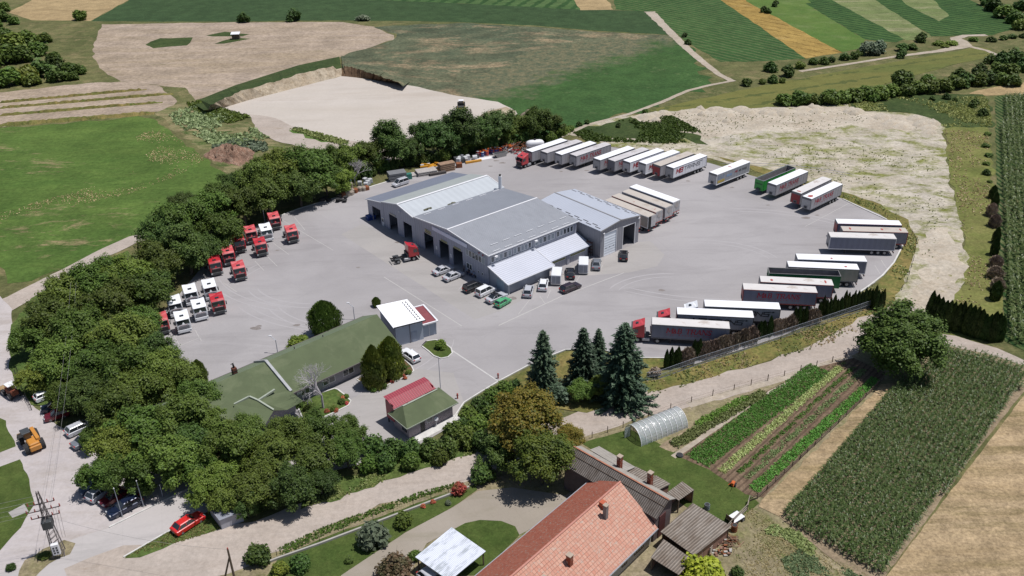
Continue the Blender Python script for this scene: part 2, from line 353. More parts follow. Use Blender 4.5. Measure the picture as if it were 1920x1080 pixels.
# tracks
strip('path', [(1218, 22), (1262, 66), (1300, 102), (1345, 138), (1372, 152)], [5, 3.5, 3, 2.5, 2.5], m_dirt2)
strip('path', [(1040, 262), (1100, 235), (1180, 214), (1240, 192), (1290, 170), (1330, 160), (1378, 151)], 1.6, m_dirt2)
strip('path', [(1500, 134), (1580, 122), (1680, 106), (1760, 96), (1812, 86), (1800, 77), (1792, 72), (1810, 67), (1850, 66)], [2, 2, 2, 3, 5, 6, 4, 3, 3], m_dirt2)
strip('path', [(1812, 86), (1850, 95), (1880, 108)], [3, 2, 2], m_dirt2)
strip('dirt_track', [(V, 640), (-60, 600), (0, 578), (60, 548), (130, 510), (190, 478), (250, 449), (330, 430), (420, 400)], [8, 7, 7, 6, 5, 4.5, 4, 4, 4], m_dirt)
# ---------------------------------------------------------------- yard, streets, garden ground
def slabmat(name, c1, c2, c3, slab=(6, 6), ang=39.7, joint=(.72,) * 3):
    m, t, b = nodes(name); tc = N(t, 'ShaderNodeTexCoord').outputs['Object']
    sv = mapping(t, tc, -R(20), (.12, .6, 1)); sv2 = mapping(t, tc, R(25), (.1, .5, 1), (9, 3, 0))
    a = noise(t, tc, 1 / 28, 4, .6, .5); c = ramp(t, a, .38, .62, c1, c2)
    c = mix(t, ramp(t, noise(t, sv, .35, 5, .7, .6), .5, .75, (0, 0, 0), (.75, .75, .75)), c, c3)
    c = mix(t, ramp(t, noise(t, sv2, .5, 5, .7, .3), .55, .8, (0, 0, 0), (.6, .6, .6)), c, c1)
    st = noise(t, tc, .22, 6, .75, .2); c = mix(t, ramp(t, st, .69, .76, (0, 0, 0), (.5, .5, .5)), c, tuple(v * .55 for v in c3))
    br = N(t, 'ShaderNodeTexBrick'); lk(t, mapping(t, tc, -R(ang)), br.inputs['Vector']); br.offset = 0
    br.inputs['Color1'].default_value = (1, 1, 1, 1); br.inputs['Color2'].default_value = (.955, .955, .96, 1); br.inputs['Mortar'].default_value = (*joint, 1)
    br.inputs['Scale'].default_value = 1; br.inputs['Mortar Size'].default_value = .02; br.inputs['Mortar Smooth'].default_value = 1; br.inputs['Brick Width'].default_value = slab[0]; br.inputs['Row Height'].default_value = slab[1]
    c = mix(t, .55, c, mix(t, 1, c, br.outputs[0], 'MULTIPLY'))
    fn = noise(t, tc, 2.2, 5, .8); c = mix(t, 1, c, ramp(t, fn, .2, .8, (.93,) * 3, (1.04,) * 3), 'MULTIPLY')
    lk(t, c, b.inputs['Base Color']); b.inputs['Roughness'].default_value = .88; b.inputs['Specular IOR Level'].default_value = .2
    return m
m_yard = slabmat('yard_concrete', C(190, 186, 187), C(177, 173, 174), C(163, 159, 160))
m_yard2 = slabmat('apron_concrete', C(186, 182, 180), C(192, 187, 184), C(170, 166, 163), slab=(4, 4))
m_road = slabmat('road_concrete', C(200, 195, 194), C(210, 204, 202), C(176, 172, 170), slab=(5, 7), ang=20)
m_street = gmat('dusty_street', C(206, 198, 198), C(214, 206, 204), C(192, 182, 176), big=30, mid=5, streak=(60, 3), fine=.5, fine_amp=.08, bump=.05)
m_curb = pm('kerb_paint', C(232, 230, 226), .8, var=.15, vs=.8)
m_line = pm('road_paint', C(216, 214, 212), .8, var=.08, vs=1.5)
m_lineold = pm('worn_paint', C(206, 203, 200), .85, var=.05, vs=1.5)
m_lawn = gmat('lawn', C(78, 98, 46), C(98, 112, 58), C(140, 134, 92), big=10, mid=2.2, t2=(.64, .74), fine=.25, fine_amp=.3)
m_soil = gmat('tilled_soil', C(140, 118, 98), C(124, 104, 86), C(156, 134, 112), big=12, mid=2, rows=(46, .8, C(110, 92, 76), .2), fine=.3)
m_soil2 = gmat('bare_soil', C(160, 142, 118), C(176, 158, 132), C(118, 120, 76), big=10, mid=2, t2=(.58, .68), fine=.3)
m_stubble = gmat('near_stubble', C(204, 180, 146), C(180, 156, 120), C(150, 134, 96), big=16, mid=2.2, streak=(49, 12), t2=(.5, .66), fine=.35, fine_amp=.4)
m_garden = gmat('yard_earth', C(176, 162, 136), C(150, 142, 104), C(112, 122, 66), big=12, mid=2.4, t2=(.52, .66), fine=.4)
m_weedpatch = gmat('green_verge', C(84, 108, 54), C(108, 124, 66), C(164, 146, 100), big=12, mid=2.0, t2=(.56, .66), fine=.4, fine_amp=.45)

# hamlet side ground south of the diagonal track
sheet('garden_ground', [(-300, 1500), (-300, 1100), (240, 1090), (520, 1010), (760, 930), (900, 870), (1100, 800), (1350, 735), (1620, 640), (1780, 655), (1700, 720), (1470, 965), (1640, 1090), (1640, 1500)], m_garden, jit=.1)
YARD = [(262, 640), (258, 690), (330, 720), (380, 760), (480, 840), (620, 860), (760, 850), (846, 792), (870, 756), (935, 716), (1004, 679), (1060, 657), (1120, 655), (1200, 672), (1248, 672), (1290, 674), (1300, 684),
        (1400, 653), (1470, 629), (1531, 604), (1575, 582), (1590, 562), (1640, 531), (1672, 500), (1690, 466), (1696, 440), (1670, 416), (1650, 403), (1580, 373), (1500, 350), (1420, 333), (1330, 306), (1250, 292), (1160, 278), (1060, 262),
        (985, 275), (900, 292), (800, 318), (700, 350), (640, 368), (560, 392), (500, 414), (440, 445), (380, 500), (330, 560), (290, 600)]
sheet('yard', YARD, m_yard); YZ = LAYER[0]
sheet('apron', [(1100, 486), (1126, 486), (1196, 455), (1218, 452), (1246, 478), (1232, 500), (1178, 512), (1062, 520), (940, 583), (890, 600), (850, 574), (700, 478), (640, 440), (680, 420), (870, 520), (952, 556), (1030, 522)], m_yard2)
# streets
sheet('street', [(-300, 560), (0, 556), (22, 580), (26, 680), (60, 760), (110, 800), (240, 860), (330, 900), (430, 925), (330, 965), (200, 1000), (118, 1050), (60, 1090), (-300, 1300)], m_street, jit=.05)
sheet('road', [(-100, 1150), (-60, 1090), (60, 1060), (136, 1012), (205, 990), (262, 962), (336, 925), (420, 888), (520, 840), (620, 800), (700, 800), (560, 880), (400, 955), (312, 1000), (232, 1046), (240, 1090), (250, 1150)], m_road)
sheet('forecourt', [(640, 760), (760, 690), (850, 700), (870, 756), (846, 800), (760, 850), (560, 900), (560, 850)], m_yard2)
strip('dirt_track', [(140, 1120), (240, 1075), (420, 1035), (560, 980), (700, 925), (850, 880), (960, 838), (1080, 800), (1200, 762), (1330, 730), (1440, 700), (1560, 655), (1640, 612), (1690, 592), (1730, 590)], [11, 10, 9, 6.5, 5.5, 6, 7, 6, 6, 6, 5.5, 6, 7, 6, 6], m_dirt, seed=5)
strip('dirt_track', [(1640, 615), (1720, 632), (1790, 640), (1860, 662), (1925, 690), (2100, 760)], [7, 4, 4, 4, 4, 4], m_dirt, seed=6)
strip('path', [(1290, 760), (1330, 748), (1440, 718), (1560, 680), (1600, 672)], 1.5, m_dirt2, seed=8)
# grassland west of the street
sheet('grass_lot', [(-300, 760), (-40, 770), (10, 790), (30, 838), (0, 850), (-300, 900)], m_lawn, jit=.1)
sheet('grass_lot', [(-300, 980), (-60, 886), (0, 875), (38, 862), (58, 910), (64, 946), (40, 990), (0, 1034), (-300, 1200)], m_lawn, jit=.1)
sheet('concrete_pad', [(16, 962), (46, 946), (54, 960), (24, 972)], m_yard2)
sheet('traffic_island', [(30, 1090), (48, 1052), (82, 1030), (120, 1014), (140, 1020), (132, 1042), (90, 1058), (60, 1090)], m_garden, jit=.2)
sheet('verge', [(232, 1046), (312, 1000), (420, 950), (520, 905), (560, 930), (440, 985), (330, 1020), (260, 1050)], m_weedpatch, jit=.3)
sheet('verge', [(560, 955), (600, 910), (700, 880), (820, 845), (900, 842), (890, 852), (800, 880), (700, 912), (620, 940)], m_weedpatch, jit=.4)
sheet('verge', [(20, 700), (16, 620), (60, 560), (140, 510), (240, 470), (300, 520), (250, 690), (120, 760), (60, 760), (34, 730)], m_weedpatch, jit=.2)
sheet('verge', [(1008, 682), (1060, 660), (1120, 657), (1200, 674), (1300, 676), (1215, 720), (1200, 745), (1100, 775), (1000, 760), (940, 722)], m_verge, jit=.03)
sheet('dry_lawn', [(1205, 673), (1289, 675), (1298, 686), (1216, 714)], m_verge, jit=.1)
# gardens in front
sheet('lawn', [(520, 1050), (600, 1012), (700, 975), (800, 938), (890, 910), (895, 920), (850, 952), (760, 1000), (640, 1080), (600, 1120), (440, 1160), (500, 1080)], m_lawn, jit=.1)
sheet('lawn', [(846, 996), (872, 982), (900, 976), (940, 978), (966, 988), (974, 1004), (940, 1040), (900, 1080), (840, 1080)], m_lawn, jit=.05)
m_patio = slabmat('old_paving', C(186, 176, 164), C(172, 162, 148), C(150, 144, 122), slab=(1.6, 1.6), ang=30)
sheet('driveway', [(620, 1130), (640, 1080), (760, 1000), (850, 952), (896, 922), (960, 915), (1060, 930), (1100, 905), (1000, 990), (974, 1004), (966, 988), (940, 978), (900, 976), (872, 982), (846, 996), (800, 1020), (760, 1090), (740, 1150)], m_patio)
sheet('lawn', [(1090, 832), (1180, 806), (1270, 850), (1330, 880), (1410, 932), (1424, 945), (1368, 990), (1300, 960), (1200, 900), (1120, 850)], m_lawn, jit=.1)
sheet('vegetable_plot', [(1268, 856), (1330, 814), (1420, 745), (1460, 722), (1520, 692), (1600, 672), (1660, 700), (1648, 722), (1540, 820), (1432, 934), (1398, 928), (1330, 882)], m_soil, jit=.05)
sheet('bean_patch', [(1235, 838), (1330, 780), (1400, 745), (1440, 738), (1400, 762), (1300, 822), (1262, 850)], m_soil2, jit=.1)
strip('path', [(1262, 858), (1330, 812), (1420, 750), (1530, 692)], .9, m_dirt2, seed=9)
sheet('maize_plot', [(1462, 972), (1500, 925), (1600, 812), (1690, 716), (1772, 648), (1850, 665), (1925, 688), (1925, 728), (1820, 860), (1740, 972), (1655, 1088), (1600, 1080), (1560, 1050)], m_soil2, jit=.05)
sheet('stubble_field', [(1655, 1092), (1740, 978), (1830, 860), (1935, 722), (2100, 780), (2400, 1100), (2000, 1600), (1500, 1400)], m_stubble, jit=.05)
sheet('dry_strip', [(1420, 950), (1450, 920), (1560, 815), (1652, 722), (1700, 714), (1610, 805), (1500, 930), (1464, 972)], m_stubble, jit=.2)

def kerb(pts, name='kerb', w=.22, h=.13, mat=None, world=False):
    P = [Vector((*p, 0)) if world else at(*p) for p in pts]; mb = MB()
    L = []
    for i, p in enumerate(P):
        d = (P[min(i + 1, len(P) - 1)] - P[max(i - 1, 0)]).normalized(); n = Vector((-d.y, d.x, 0)) * w / 2; L.append((p + n, p - n))
    rows = [[(a.x, a.y, 0), (a.x, a.y, h + .1), (b.x, b.y, h + .1), (b.x, b.y, 0)] for a, b in L]
    mb.ring(rows); o = mb.build(name, mat or m_curb); o['kind'] = 'structure'; return o
m_tyre = pm('tyre_mark', C(172, 168, 170), .9, var=.06, vs=1); m_tyre2 = pm('scuffed_paving', C(190, 186, 188), .9, var=.04, vs=1); m_oil = pm('oil_stain', C(146, 138, 134), .8, var=.2, vs=2)
rq = random.Random(31)
for i in range(16):      # sweeping tyre marks
    cx_, cy_ = rq.choice(((1330, 480), (1300, 560), (1180, 600), (700, 560), (620, 480), (1000, 640), (1420, 420), (560, 620))); c = at(cx_ + rq.uniform(-90, 90), cy_ + rq.uniform(-40, 40)); rd_ = rq.uniform(10, 42); a0 = rq.uniform(0, 6.28); sp = rq.uniform(.5, 1.5); m_ = rq.choice((m_tyre, m_tyre2, m_tyre2))
    for g in (0, 1.9): pts = [(c.x + (rd_ + g) * math.cos(a0 + sp * k / 14), c.y + (rd_ + g) * .8 * math.sin(a0 + sp * k / 14)) for k in range(15)]; strip('tyre_mark', pts, [.1] + [rq.uniform(.2, .34)] * 13 + [.05], m_, jit=.15, world=True, z=YZ + .002 + i * .00012)
for i, (x, y) in enumerate([(1532, 404), (1290, 340), (1373, 352), (1512, 409), (450, 375), (485, 612), (480, 616), (960, 560), (672, 502), (1100, 320), (930, 302), (942, 306), (920, 312), (1052, 322), (1570, 431), (745, 455), (1440, 385), (520, 470), (408, 478), (1240, 545), (556, 610), (1176, 652), (860, 458)]):
    r_ = rq.uniform(.25, .75); c = at(x, y); sheet('oil_stain', [(c.x + r_ * 1.7 * math.cos(k * .7) * rq.uniform(.6, 1.1), c.y + r_ * math.sin(k * .7) * rq.uniform(.6, 1.1)) for k in range(9)], m_oil, z=YZ + .0055, world=True)
for a, b in (((255, 690), (560, 560)), ((560, 560), (700, 470)), ((866, 612), (900, 640)), ((900, 640), (935, 612)), ((600, 404), (760, 500)), ((720, 470), (640, 500)), ((960, 275), (985, 470)), ((700, 345), (1100, 480)), ((1180, 300), (1590, 470)), ((1060, 300), (1450, 640))):
    strip('paving_joint', [a, b], .07, m_tyre, jit=.1, z=YZ + .0012)
kerb([(840, 800), (870, 756), (900, 737), (935, 716), (1004, 679), (1060, 657)])
kerb([(1060, 657), (1120, 655), (1200, 672), (1290, 673)])
kerb([(1590, 562), (1625, 540), (1655, 517), (1676, 493), (1690, 466), (1698, 447)], w=.3)
kerb([(1662, 412), (1620, 393), (1580, 374)], w=.3)
kerb([(205, 990), (262, 962), (340, 924), (420, 888), (500, 850)]); kerb([(232, 1046), (312, 1000), (380, 968)])
kerb([(500, 414), (560, 392), (640, 368), (690, 352), (745, 335)], w=.5, h=.02)
# flower islands by the office
m_bed = gmat('flower_bed', C(140, 112, 84), C(118, 98, 74), C(86, 104, 54), big=4, mid=1, t2=(.5, .6), fine=.3)
def island(pts, mat, name='flower_bed'):
    sheet(name, pts, mat, z=LAYER[0] + .02); kerb(pts + [pts[0], pts[1]])
def K(l, X=640, Y=550, s=6): return [(X + a / s, Y + b / s) for a, b in l]
island(K([(905, 600), (960, 545), (1060, 530), (1150, 560), (1235, 625), (1250, 680), (1200, 725), (1120, 740), (1040, 710), (985, 660)]), m_lawn, 'grass_island')
island(K([(175, 975), (330, 900), (560, 860), (690, 740), (790, 825), (815, 880), (760, 930), (600, 1000), (420, 1090), (330, 1090)]), m_bed)
island(K([(1060, 660), (1180, 590), (1330, 530), (1480, 480), (1520, 490), (1600, 550), (1670, 620), (1640, 670), (1500, 740), (1300, 830), (1120, 800)], 380, 650), m_weedpatch)
# painted lines
def line(a, b, w=.14, mat=None, name='painted_line'): return strip(name, [a, b], w, mat or m_line, jit=.02, z=YZ + .006)
line((845, 656), (935, 716), .25)
line((935, 611), (1062, 552), .22, m_lineold); line((1075, 548), (1170, 512), .18, m_lineold)
line((720, 520), (866, 612), .16, m_lineold)
for a, b in (((378, 632), (330, 652)), ((552, 408), (572, 432)), ((512, 456), (542, 478)), ((500, 480), (520, 500)), ((478, 490), (495, 508)), ((418, 530), (444, 548)), ((366, 620), (378, 640)), ((325, 628), (338, 650)), ((527, 412), (625, 470)),
             ((1595, 380), (1510, 425)), ((1640, 408), (1560, 432)), ((1652, 488), (1662, 504)), ((1640, 498), (1650, 514)), ((1600, 545), (1590, 530)), ((1570, 556), (1562, 546)),
             ((1012, 556), (1022, 570)), ((1032, 545), (1026, 560)), ((995, 560), (972, 590)), ((1060, 528), (1052, 545)), ((1090, 512), (1080, 530)), ((1130, 498), (1122, 512))):
    line(a, b, .11, m_lineold)
# ---------------------------------------------------------------- building materials
def ribmat(name, c, axis='X', sp=.33, depth=.5, var=.06, rough=.45, metal=0, line_=.85, vs=.25, streak=None, dirt=None, dt=(.5, .7), wd=(-.9, -.5), spec=.4):
    m, t, b = nodes(name); tc = N(t, 'ShaderNodeTexCoord').outputs['Object']
    sx = N(t, 'ShaderNodeSeparateXYZ'); lk(t, tc, sx.inputs[0])
    s = math_(t, 'SINE', math_(t, 'MULTIPLY', sx.outputs[axis], 2 * math.pi / sp))
    f = noise(t, tc, vs, 5, .65)
    cc = ramp(t, f, .3, .7, tuple(v * (1 - var) for v in c), tuple(min(.9, v * (1 + var)) for v in c))
    if dirt:
        sv = mapping(t, tc, 0, (.25, 1, 1) if axis == 'Y' else (1, .25, 1))
        cc = mix(t, ramp(t, noise(t, sv, 1.1, 5, .75), *dt), cc, dirt)
    cc = mix(t, 1, cc, ramp(t, s, wd[0], wd[1], (line_,) * 3, (1, 1, 1)), 'MULTIPLY')
    lk(t, cc, b.inputs['Base Color']); b.inputs['Roughness'].default_value = rough; b.inputs['Metallic'].default_value = metal; b.inputs['Specular IOR Level'].default_value = spec
    bp = N(t, 'ShaderNodeBump'); bp.inputs['Strength'].default_value = depth; bp.inputs['Distance'].default_value = .05
    lk(t, s, bp.inputs['Height']); lk(t, bp.outputs[0], b.inputs['Normal'])
    return m
m_white = pm('white_trim', C(244, 244, 248, .78), .5, var=.05)
m_dark = pm('shade_black', (.012, .012, .014), .9, var=.1)  # near-black colour that stands in for interior shade
m_glass = pm('window_glass', (.05, .06, .07), .12, var=.3, vs=.8, spec=.9)
m_glassp = pm('pale_blind', C(172, 182, 190), .35, var=.25, vs=.9)
m_gwall = ribmat('grey_cladding', C(164, 167, 182, .95), 'Y', .9, .3, line_=.9, vs=.4)  # blue tint and extra brightness put in for skylit shade on front walls
m_gwallx = ribmat('grey_cladding_side', C(186, 188, 200, .85), 'X', .45, .5, line_=.75, vs=.4)
m_render = pm('grey_render', C(160, 164, 174, .95), .85, var=.06, vs=.5)
m_floor = pm('workshop_floor', C(120, 118, 116), .8)
m_sheetwhite = ribmat('white_sheet_roof', C(208, 214, 220, .7), 'X', 1.6, .3, var=.04, line_=.95, wd=(-.9, .3), rough=.5)
m_sheetold = ribmat('aged_sheet_roof', C(190, 196, 194), 'X', 1.0, .3, var=.05, line_=.95, rough=.5)
m_sheetblue = ribmat('blue_grey_roof', C(142, 148, 164), 'X', .5, .3, var=.04, line_=.95, rough=.5)
m_tilemetal = ribmat('metal_tile_roof', C(182, 185, 193), 'X', .35, .6, var=.05, line_=.85, rough=.42, dirt=C(168, 171, 179), dt=(.5, .8))
m_annexroof = ribmat('annex_roof', C(218, 222, 236, .72), 'Y', .5, .5, var=.04, line_=.84, rough=.45)
m_hangroof = ribmat('hangar_roof', C(206, 212, 226), 'Y', .6, .3, var=.03, line_=.93, rough=.45)
m_doorw = ribmat('sectional_door', C(240, 246, 255, .88), 'Z', .6, .3, var=.03, line_=.9)
m_hangwall = ribmat('hangar_wall', C(156, 156, 164, .8), 'X', .5, .4, var=.04, line_=.9)
m_hangwally = ribmat('hangar_wall_side', C(156, 156, 164, .8), 'Y', .5, .4, var=.04, line_=.9)
m_sign = pm('yellow_sign', C(214, 208, 160), .6)
m_black = pm('black_paint', (.02, .02, .022), .6)

class Frame:
    def __init__(s, o, ang): s.o = Vector((o[0], o[1], 0)); s.a = ang; s.c = math.cos(ang); s.s = math.sin(ang)
    def loc(s, P):
        d = Vector(P) - s.o; return Vector((d.x * s.c + d.y * s.s, -d.x * s.s + d.y * s.c, P[2]))
    def world(s, P): return Vector((s.o.x + P[0] * s.c - P[1] * s.s, s.o.y + P[0] * s.s + P[1] * s.c, P[2]))
WF = Frame((-.91, 151.11), R(39.72))

def wall(mb, a0, a1, top, plane, axis='x', holes=(), base=0.0, thick=.18, inward=1, knots=()):
    """upright wall in the plane `axis`=plane running a0..a1 along the other axis. top(a)->z. holes: (a,b,z0,z1). With thickness."""
    ks = sorted(set([a0, a1] + [k for k in knots if a0 < k < a1] + [v for h in holes for v in h[:2]]))
    def P(a, z, d=0): return (plane + d, a, z) if axis == 'x' else (a, plane + d, z)
    T = thick * inward
    for i in range(len(ks) - 1):
        a, b = ks[i], ks[i + 1]; mid = (a + b) / 2
        hs = sorted([h for h in holes if h[0] <= mid <= h[1]], key=lambda h: h[2]); z = base
        segs = []
        for h in hs:
            if h[2] > z + 1e-4: segs.append((z, z, h[2], h[2]))
            z = h[3]
        segs.append((z, z, top(a), top(b)))
        for za, zb, ta, tb in segs:
            for d in (0, T): mb.quad(P(a, za, d), P(b, zb, d), P(b, tb, d), P(a, ta, d))
            mb.quad(P(a, ta), P(b, tb), P(b, tb, T), P(a, ta, T))
    for h in holes:
        a, b, z0, z1 = h
        mb.quad(P(a, z0), P(a, z1), P(a, z1, T), P(a, z0, T)); mb.quad(P(b, z0), P(b, z1), P(b, z1, T), P(b, z0, T)); mb.quad(P(a, z1), P(b, z1), P(b, z1, T), P(a, z1, T))
        if z0 > base: mb.quad(P(a, z0), P(b, z0), P(b, z0, T), P(a, z0, T))
    for a in (a0, a1): mb.quad(P(a, base), P(a, top(a)), P(a, top(a), T), P(a, base, T))
def slab(mb, pts, th=.12):
    "roof plate from a top polygon, thickness downwards"
    n = len(pts); lo = [(p[0], p[1], p[2] - th) for p in pts]
    mb.add(list(pts) + lo, [tuple(range(n)), tuple(reversed(range(n, 2 * n)))] + [(k, (k + 1) % n, n + (k + 1) % n, n + k) for k in range(n)])
def pl(a, b):  # linear profile
    return lambda t: a[1] + (b[1] - a[1]) * (t - a[0]) / (b[0] - a[0])
def prof(*k):
    def f(t):
        for a, b in zip(k, k[1:]):
            if a[0] <= t <= b[0] + 1e-6: return a[1] + (b[1] - a[1]) * (t - a[0]) / (b[0] - a[0])
        return k[0][1] if t < k[0][0] else k[-1][1]
    return f
def window(root, a0, a1, z0, z1, plane, axis, out, frame=m_white, pane=m_glass, bars=1, fw=.07):
    "a window as a part with its pane as sub-part; `out` is the outward sign"
    f = MB(); d0, d1 = sorted((plane + out * .01, plane + out * .07))
    def bx(u0, u1, w0, w1):
        if axis == 'x': f.box(d0, d1, u0, u1, w0, w1)
        else: f.box(u0, u1, d0, d1, w0, w1)
    bx(a0, a0 + fw, z0, z1); bx(a1 - fw, a1, z0, z1); bx(a0 + fw, a1 - fw, z0, z0 + fw); bx(a0 + fw, a1 - fw, z1 - fw, z1)
    for k in range(1, bars):
        c = a0 + (a1 - a0) * k / bars; bx(c - fw / 2, c + fw / 2, z0 + fw, z1 - fw)
    fo = f.build('window', frame, root)
    g = MB(); e0, e1 = sorted((plane + out * .012, plane + out * .035))
    if axis == 'x': g.box(e0, e1, a0 + fw * .5, a1 - fw * .5, z0 + fw * .5, z1 - fw * .5)
    else: g.box(a0 + fw * .5, a1 - fw * .5, e0, e1, z0 + fw * .5, z1 - fw * .5)
    g.build('pane', pane, fo); return fo

def wroot(name, label, cat='building'): return empty(name, tuple(WF.o), WF.a, label, cat)
# main hall --------------------------------------------------------------
r = wroot('workshop_hall', 'largest grey workshop hall, low gabled metal roof, three open doors under a blank banner')
S0, S1 = -.3, 24.3
mp = prof((5.6, 6.85), (18.6, 8.0), (31.1, 6.75))
mb = MB(); doors = [(24.5, 28.0, 0, 4.25), (18.9, 22.3, 0, 4.35), (14.1, 17.5, 0, 4.4)]
wall(mb, 5.6, 31.1, mp, S0, 'x', doors, knots=(18.6,))
mb.build('wall', m_gwall, r); mb = MB(); wall(mb, 5.6, 31.1, mp, S1, 'x', inward=-1, knots=(18.6,))
mb.build('wall', m_gwall, r)
mb = MB(); wall(mb, S0 + .18, S1 - .18, lambda s: 6.7, 5.62, 'y'); mb.build('side_wall', m_gwallx, r); mb = MB(); wall(mb, S0 + .18, S1 - .18, lambda s: 6.7, 31.0, 'y', inward=-1); mb.build('side_wall', m_gwallx, r)
mb = MB(); mb.box(S0 + .2, S1, 5.8, 30.8, .02, .04); mb.build('floor', m_floor, r)
for x in (6, 12, 18):
    for y in (13, 23): mb = MB(); mb.box(x, x + .3, y, y + .3, 0, 6); mb.build('column', m_gwallx, r)
ov = .35
mb = MB(); slab(mb, [(S0 - ov, 5.1, 6.98), (S1 + .2, 5.1, 6.98), (S1 + .2, 18.6, 8.15), (S0 - ov, 18.6, 8.15)]); mb.build('roof', m_tilemetal, r)
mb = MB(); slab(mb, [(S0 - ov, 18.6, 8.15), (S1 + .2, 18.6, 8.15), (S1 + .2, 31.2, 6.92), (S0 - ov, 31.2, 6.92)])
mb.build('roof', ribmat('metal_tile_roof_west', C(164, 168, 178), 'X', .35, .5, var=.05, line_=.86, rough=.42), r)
mb = MB(); mb.bar((S0 - ov, 18.6, 8.2), (S1 + .2, 18.6, 8.2), .35, .08)
for y0, y1, z0, z1 in ((5.1, 18.6, 6.98, 8.15), (18.6, 31.2, 8.15, 6.92)):
    for x in (S0 - ov - .05,): mb.bar((x, y0, z0), (x, y1, z1), .14, .24)
mb.bar((S0 - ov, 5.02, 6.9), (S1 + .2, 5.02, 6.9), .16, .2)
mb.build('roof_trim', m_white, r)
gm = MB(); gm.bar((0, 0, 0), (1.9, 0, 0), .1, .12); g0 = gm.build('snow_guard', m_white, r)
for k in range(7):
    for dy, sh in ((5.6, 0), (7.9, .6)):
        g = g0.copy(); col.objects.link(g); g.parent = r; g.location = (1.0 + k * 3.2 + sh * 2.2, dy, 7.12 + (dy - 5.1) * .0867)
for k in range(6):
    g = g0.copy(); col.objects.link(g); g.parent = r; g.location = (1.5 + k * 3.9, 30.2, 7.1)
bpy.data.objects.remove(g0)
xs = []
for g0_, n, x0, x1 in ((0, 5, .4, 6.0), (1, 5, 6.4, 11.4), (2, 5, 12.2, 18.0), (3, 5, 18.4, 23.4)):
    for k in range(n):
        a = x0 + (x1 - x0) * k / n; xs.append((a, a + (x1 - x0) / n - .12))
for i, (a, b) in enumerate(xs): window(r, a, b, 4.75, 6.15, 5.62, 'y', -1, pane=(m_glass if i % 3 == 0 or i > 16 else m_glassp), fw=.13)
for k in range(6): window(r, 6.6 + k * 1.05, 7.6 + k * 1.05, 4.3, 5.75, S0, 'x', -1, pane=m_glassp if k in (0, 5) else m_glass)
window(r, 10.9, 12.8, 1.25, 2.65, S0, 'x', -1, bars=2, fw=.12)
for t_ in (8.7, 7.4):
    mb = MB(); mb.tube((S0 - .06, t_, 1.9), (S0, t_, 1.9), .32, n=14); wo = mb.build('window', m_white, r)
    mb = MB(); mb.tube((S0 - .08, t_, 1.9), (S0, t_, 1.9), .22, n=14); mb.build('pane', m_glass, wo)
mb = MB(); mb.box(S0 - .12, S0 - .02, 12.3, 24.6, 6.0, 6.85); mb.build('banner', pm('banner_panel', C(226, 228, 246, .9), .5, var=.05), r)
for a, b in ((25.2, 27.4), (19.3, 21.6), (14.6, 17.0)):
    mb = MB(); mb.box(S0 - .1, S0 - .02, a, b, 4.45, 4.85 if a < 25 else 5.3); sg = mb.build('sign', m_sign, r)
    mb = MB(); rr = random.Random(int(a))
    for row in ((4.58, 4.72),) if a < 25 else ((4.55, 4.75), (4.95, 5.15)):
        y = a + .15
        while y < b - .3: l = rr.uniform(.1, .22); mb.box(S0 - .115, S0 - .1, y, y + l, row[0], row[1]); y += l + .07
    mb.build('lettering', m_black, sg)
for t_, z0, z1 in ((23.4, 1.7, 2.5), (18.2, 1.7, 2.5)):
    mb = MB(); mb.box(S0 - .05, S0 - .01, t_ - .3, t_ + .3, z0, z1); mb.build('notice_board', m_white, r)
for s_, t_, z_ in ((1.2, 5.0, 6.3), (11.9, 5.0, 6.3)):
    mb = MB(); mb.bar((s_, 5.6, z_), (s_, 4.7, z_), .12); mb.box(s_ - .35, s_ + .35, 4.55, 4.95, z_ - .18, z_ + .15); mb.build('floodlight', m_white, r)
mb = MB(); mb.box(S0 - .14, S0 - .02, 7.0, 7.25, 6.15, 6.45); mb.box(S0 - .14, S0 - .02, 8.2, 8.45, 6.25, 6.5); mb.build('flag_bracket', pm('red_paint', C(190, 40, 50)), r)
# flue
P = WF.loc(at(938, 352.5, 7.0))
mb = MB(); mb.tube((P.x, P.y, 6.4), (P.x, P.y, 10.0), .42, n=14); fl = mb.build('flue_pipe', m_white, r, smooth=False)
mb = MB(); mb.tube((P.x, P.y, 10.0), (P.x, P.y, 10.4), .26, n=12); mb.build('cap', m_black, fl)
# gabled white hall -------------------------------------------------------
r = wroot('gabled_hall', 'white roofed gabled hall with two open truck doors, joined to the big workshop')
gp = prof((31.1, 6.45), (37.5, 7.75), (44.1, 6.25)); S1 = 25.0
mb = MB(); wall(mb, 31.15, 44.1, gp, S0, 'x', [(38.5, 41.9, 0, 4.1), (32.7, 36.1, 0, 4.15)], knots=(37.5,)); mb.build('wall', m_gwall, r); mb = MB(); wall(mb, 31.15, 44.1, gp, S1, 'x', inward=-1, knots=(37.5,)); mb.build('wall', m_gwall, r)
mb = MB(); wall(mb, S0 + .18, S1 - .18, lambda s: 6.2, 44.0, 'y', inward=-1); wall(mb, S0 + .18, S1 - .18, lambda s: 6.3, 31.22, 'y'); mb.build('side_wall', m_gwallx, r)
mb = MB(); mb.box(S0 + .2, S1, 31.4, 43.8, .02, .04); mb.build('floor', m_floor, r)
mb = MB(); slab(mb, [(S0 - .3, 31.22, 6.62), (S1 + .3, 31.22, 6.62), (S1 + .3, 37.5, 7.9), (S0 - .3, 37.5, 7.9)]); mb.build('roof', m_sheetwhite, r)
mb = MB(); slab(mb, [(S0 - .3, 37.5, 7.9), (S1 + .3, 37.5, 7.9), (S1 + .3, 44.3, 6.4), (S0 - .3, 44.3, 6.4)]); mb.build('roof', m_sheetold, r)
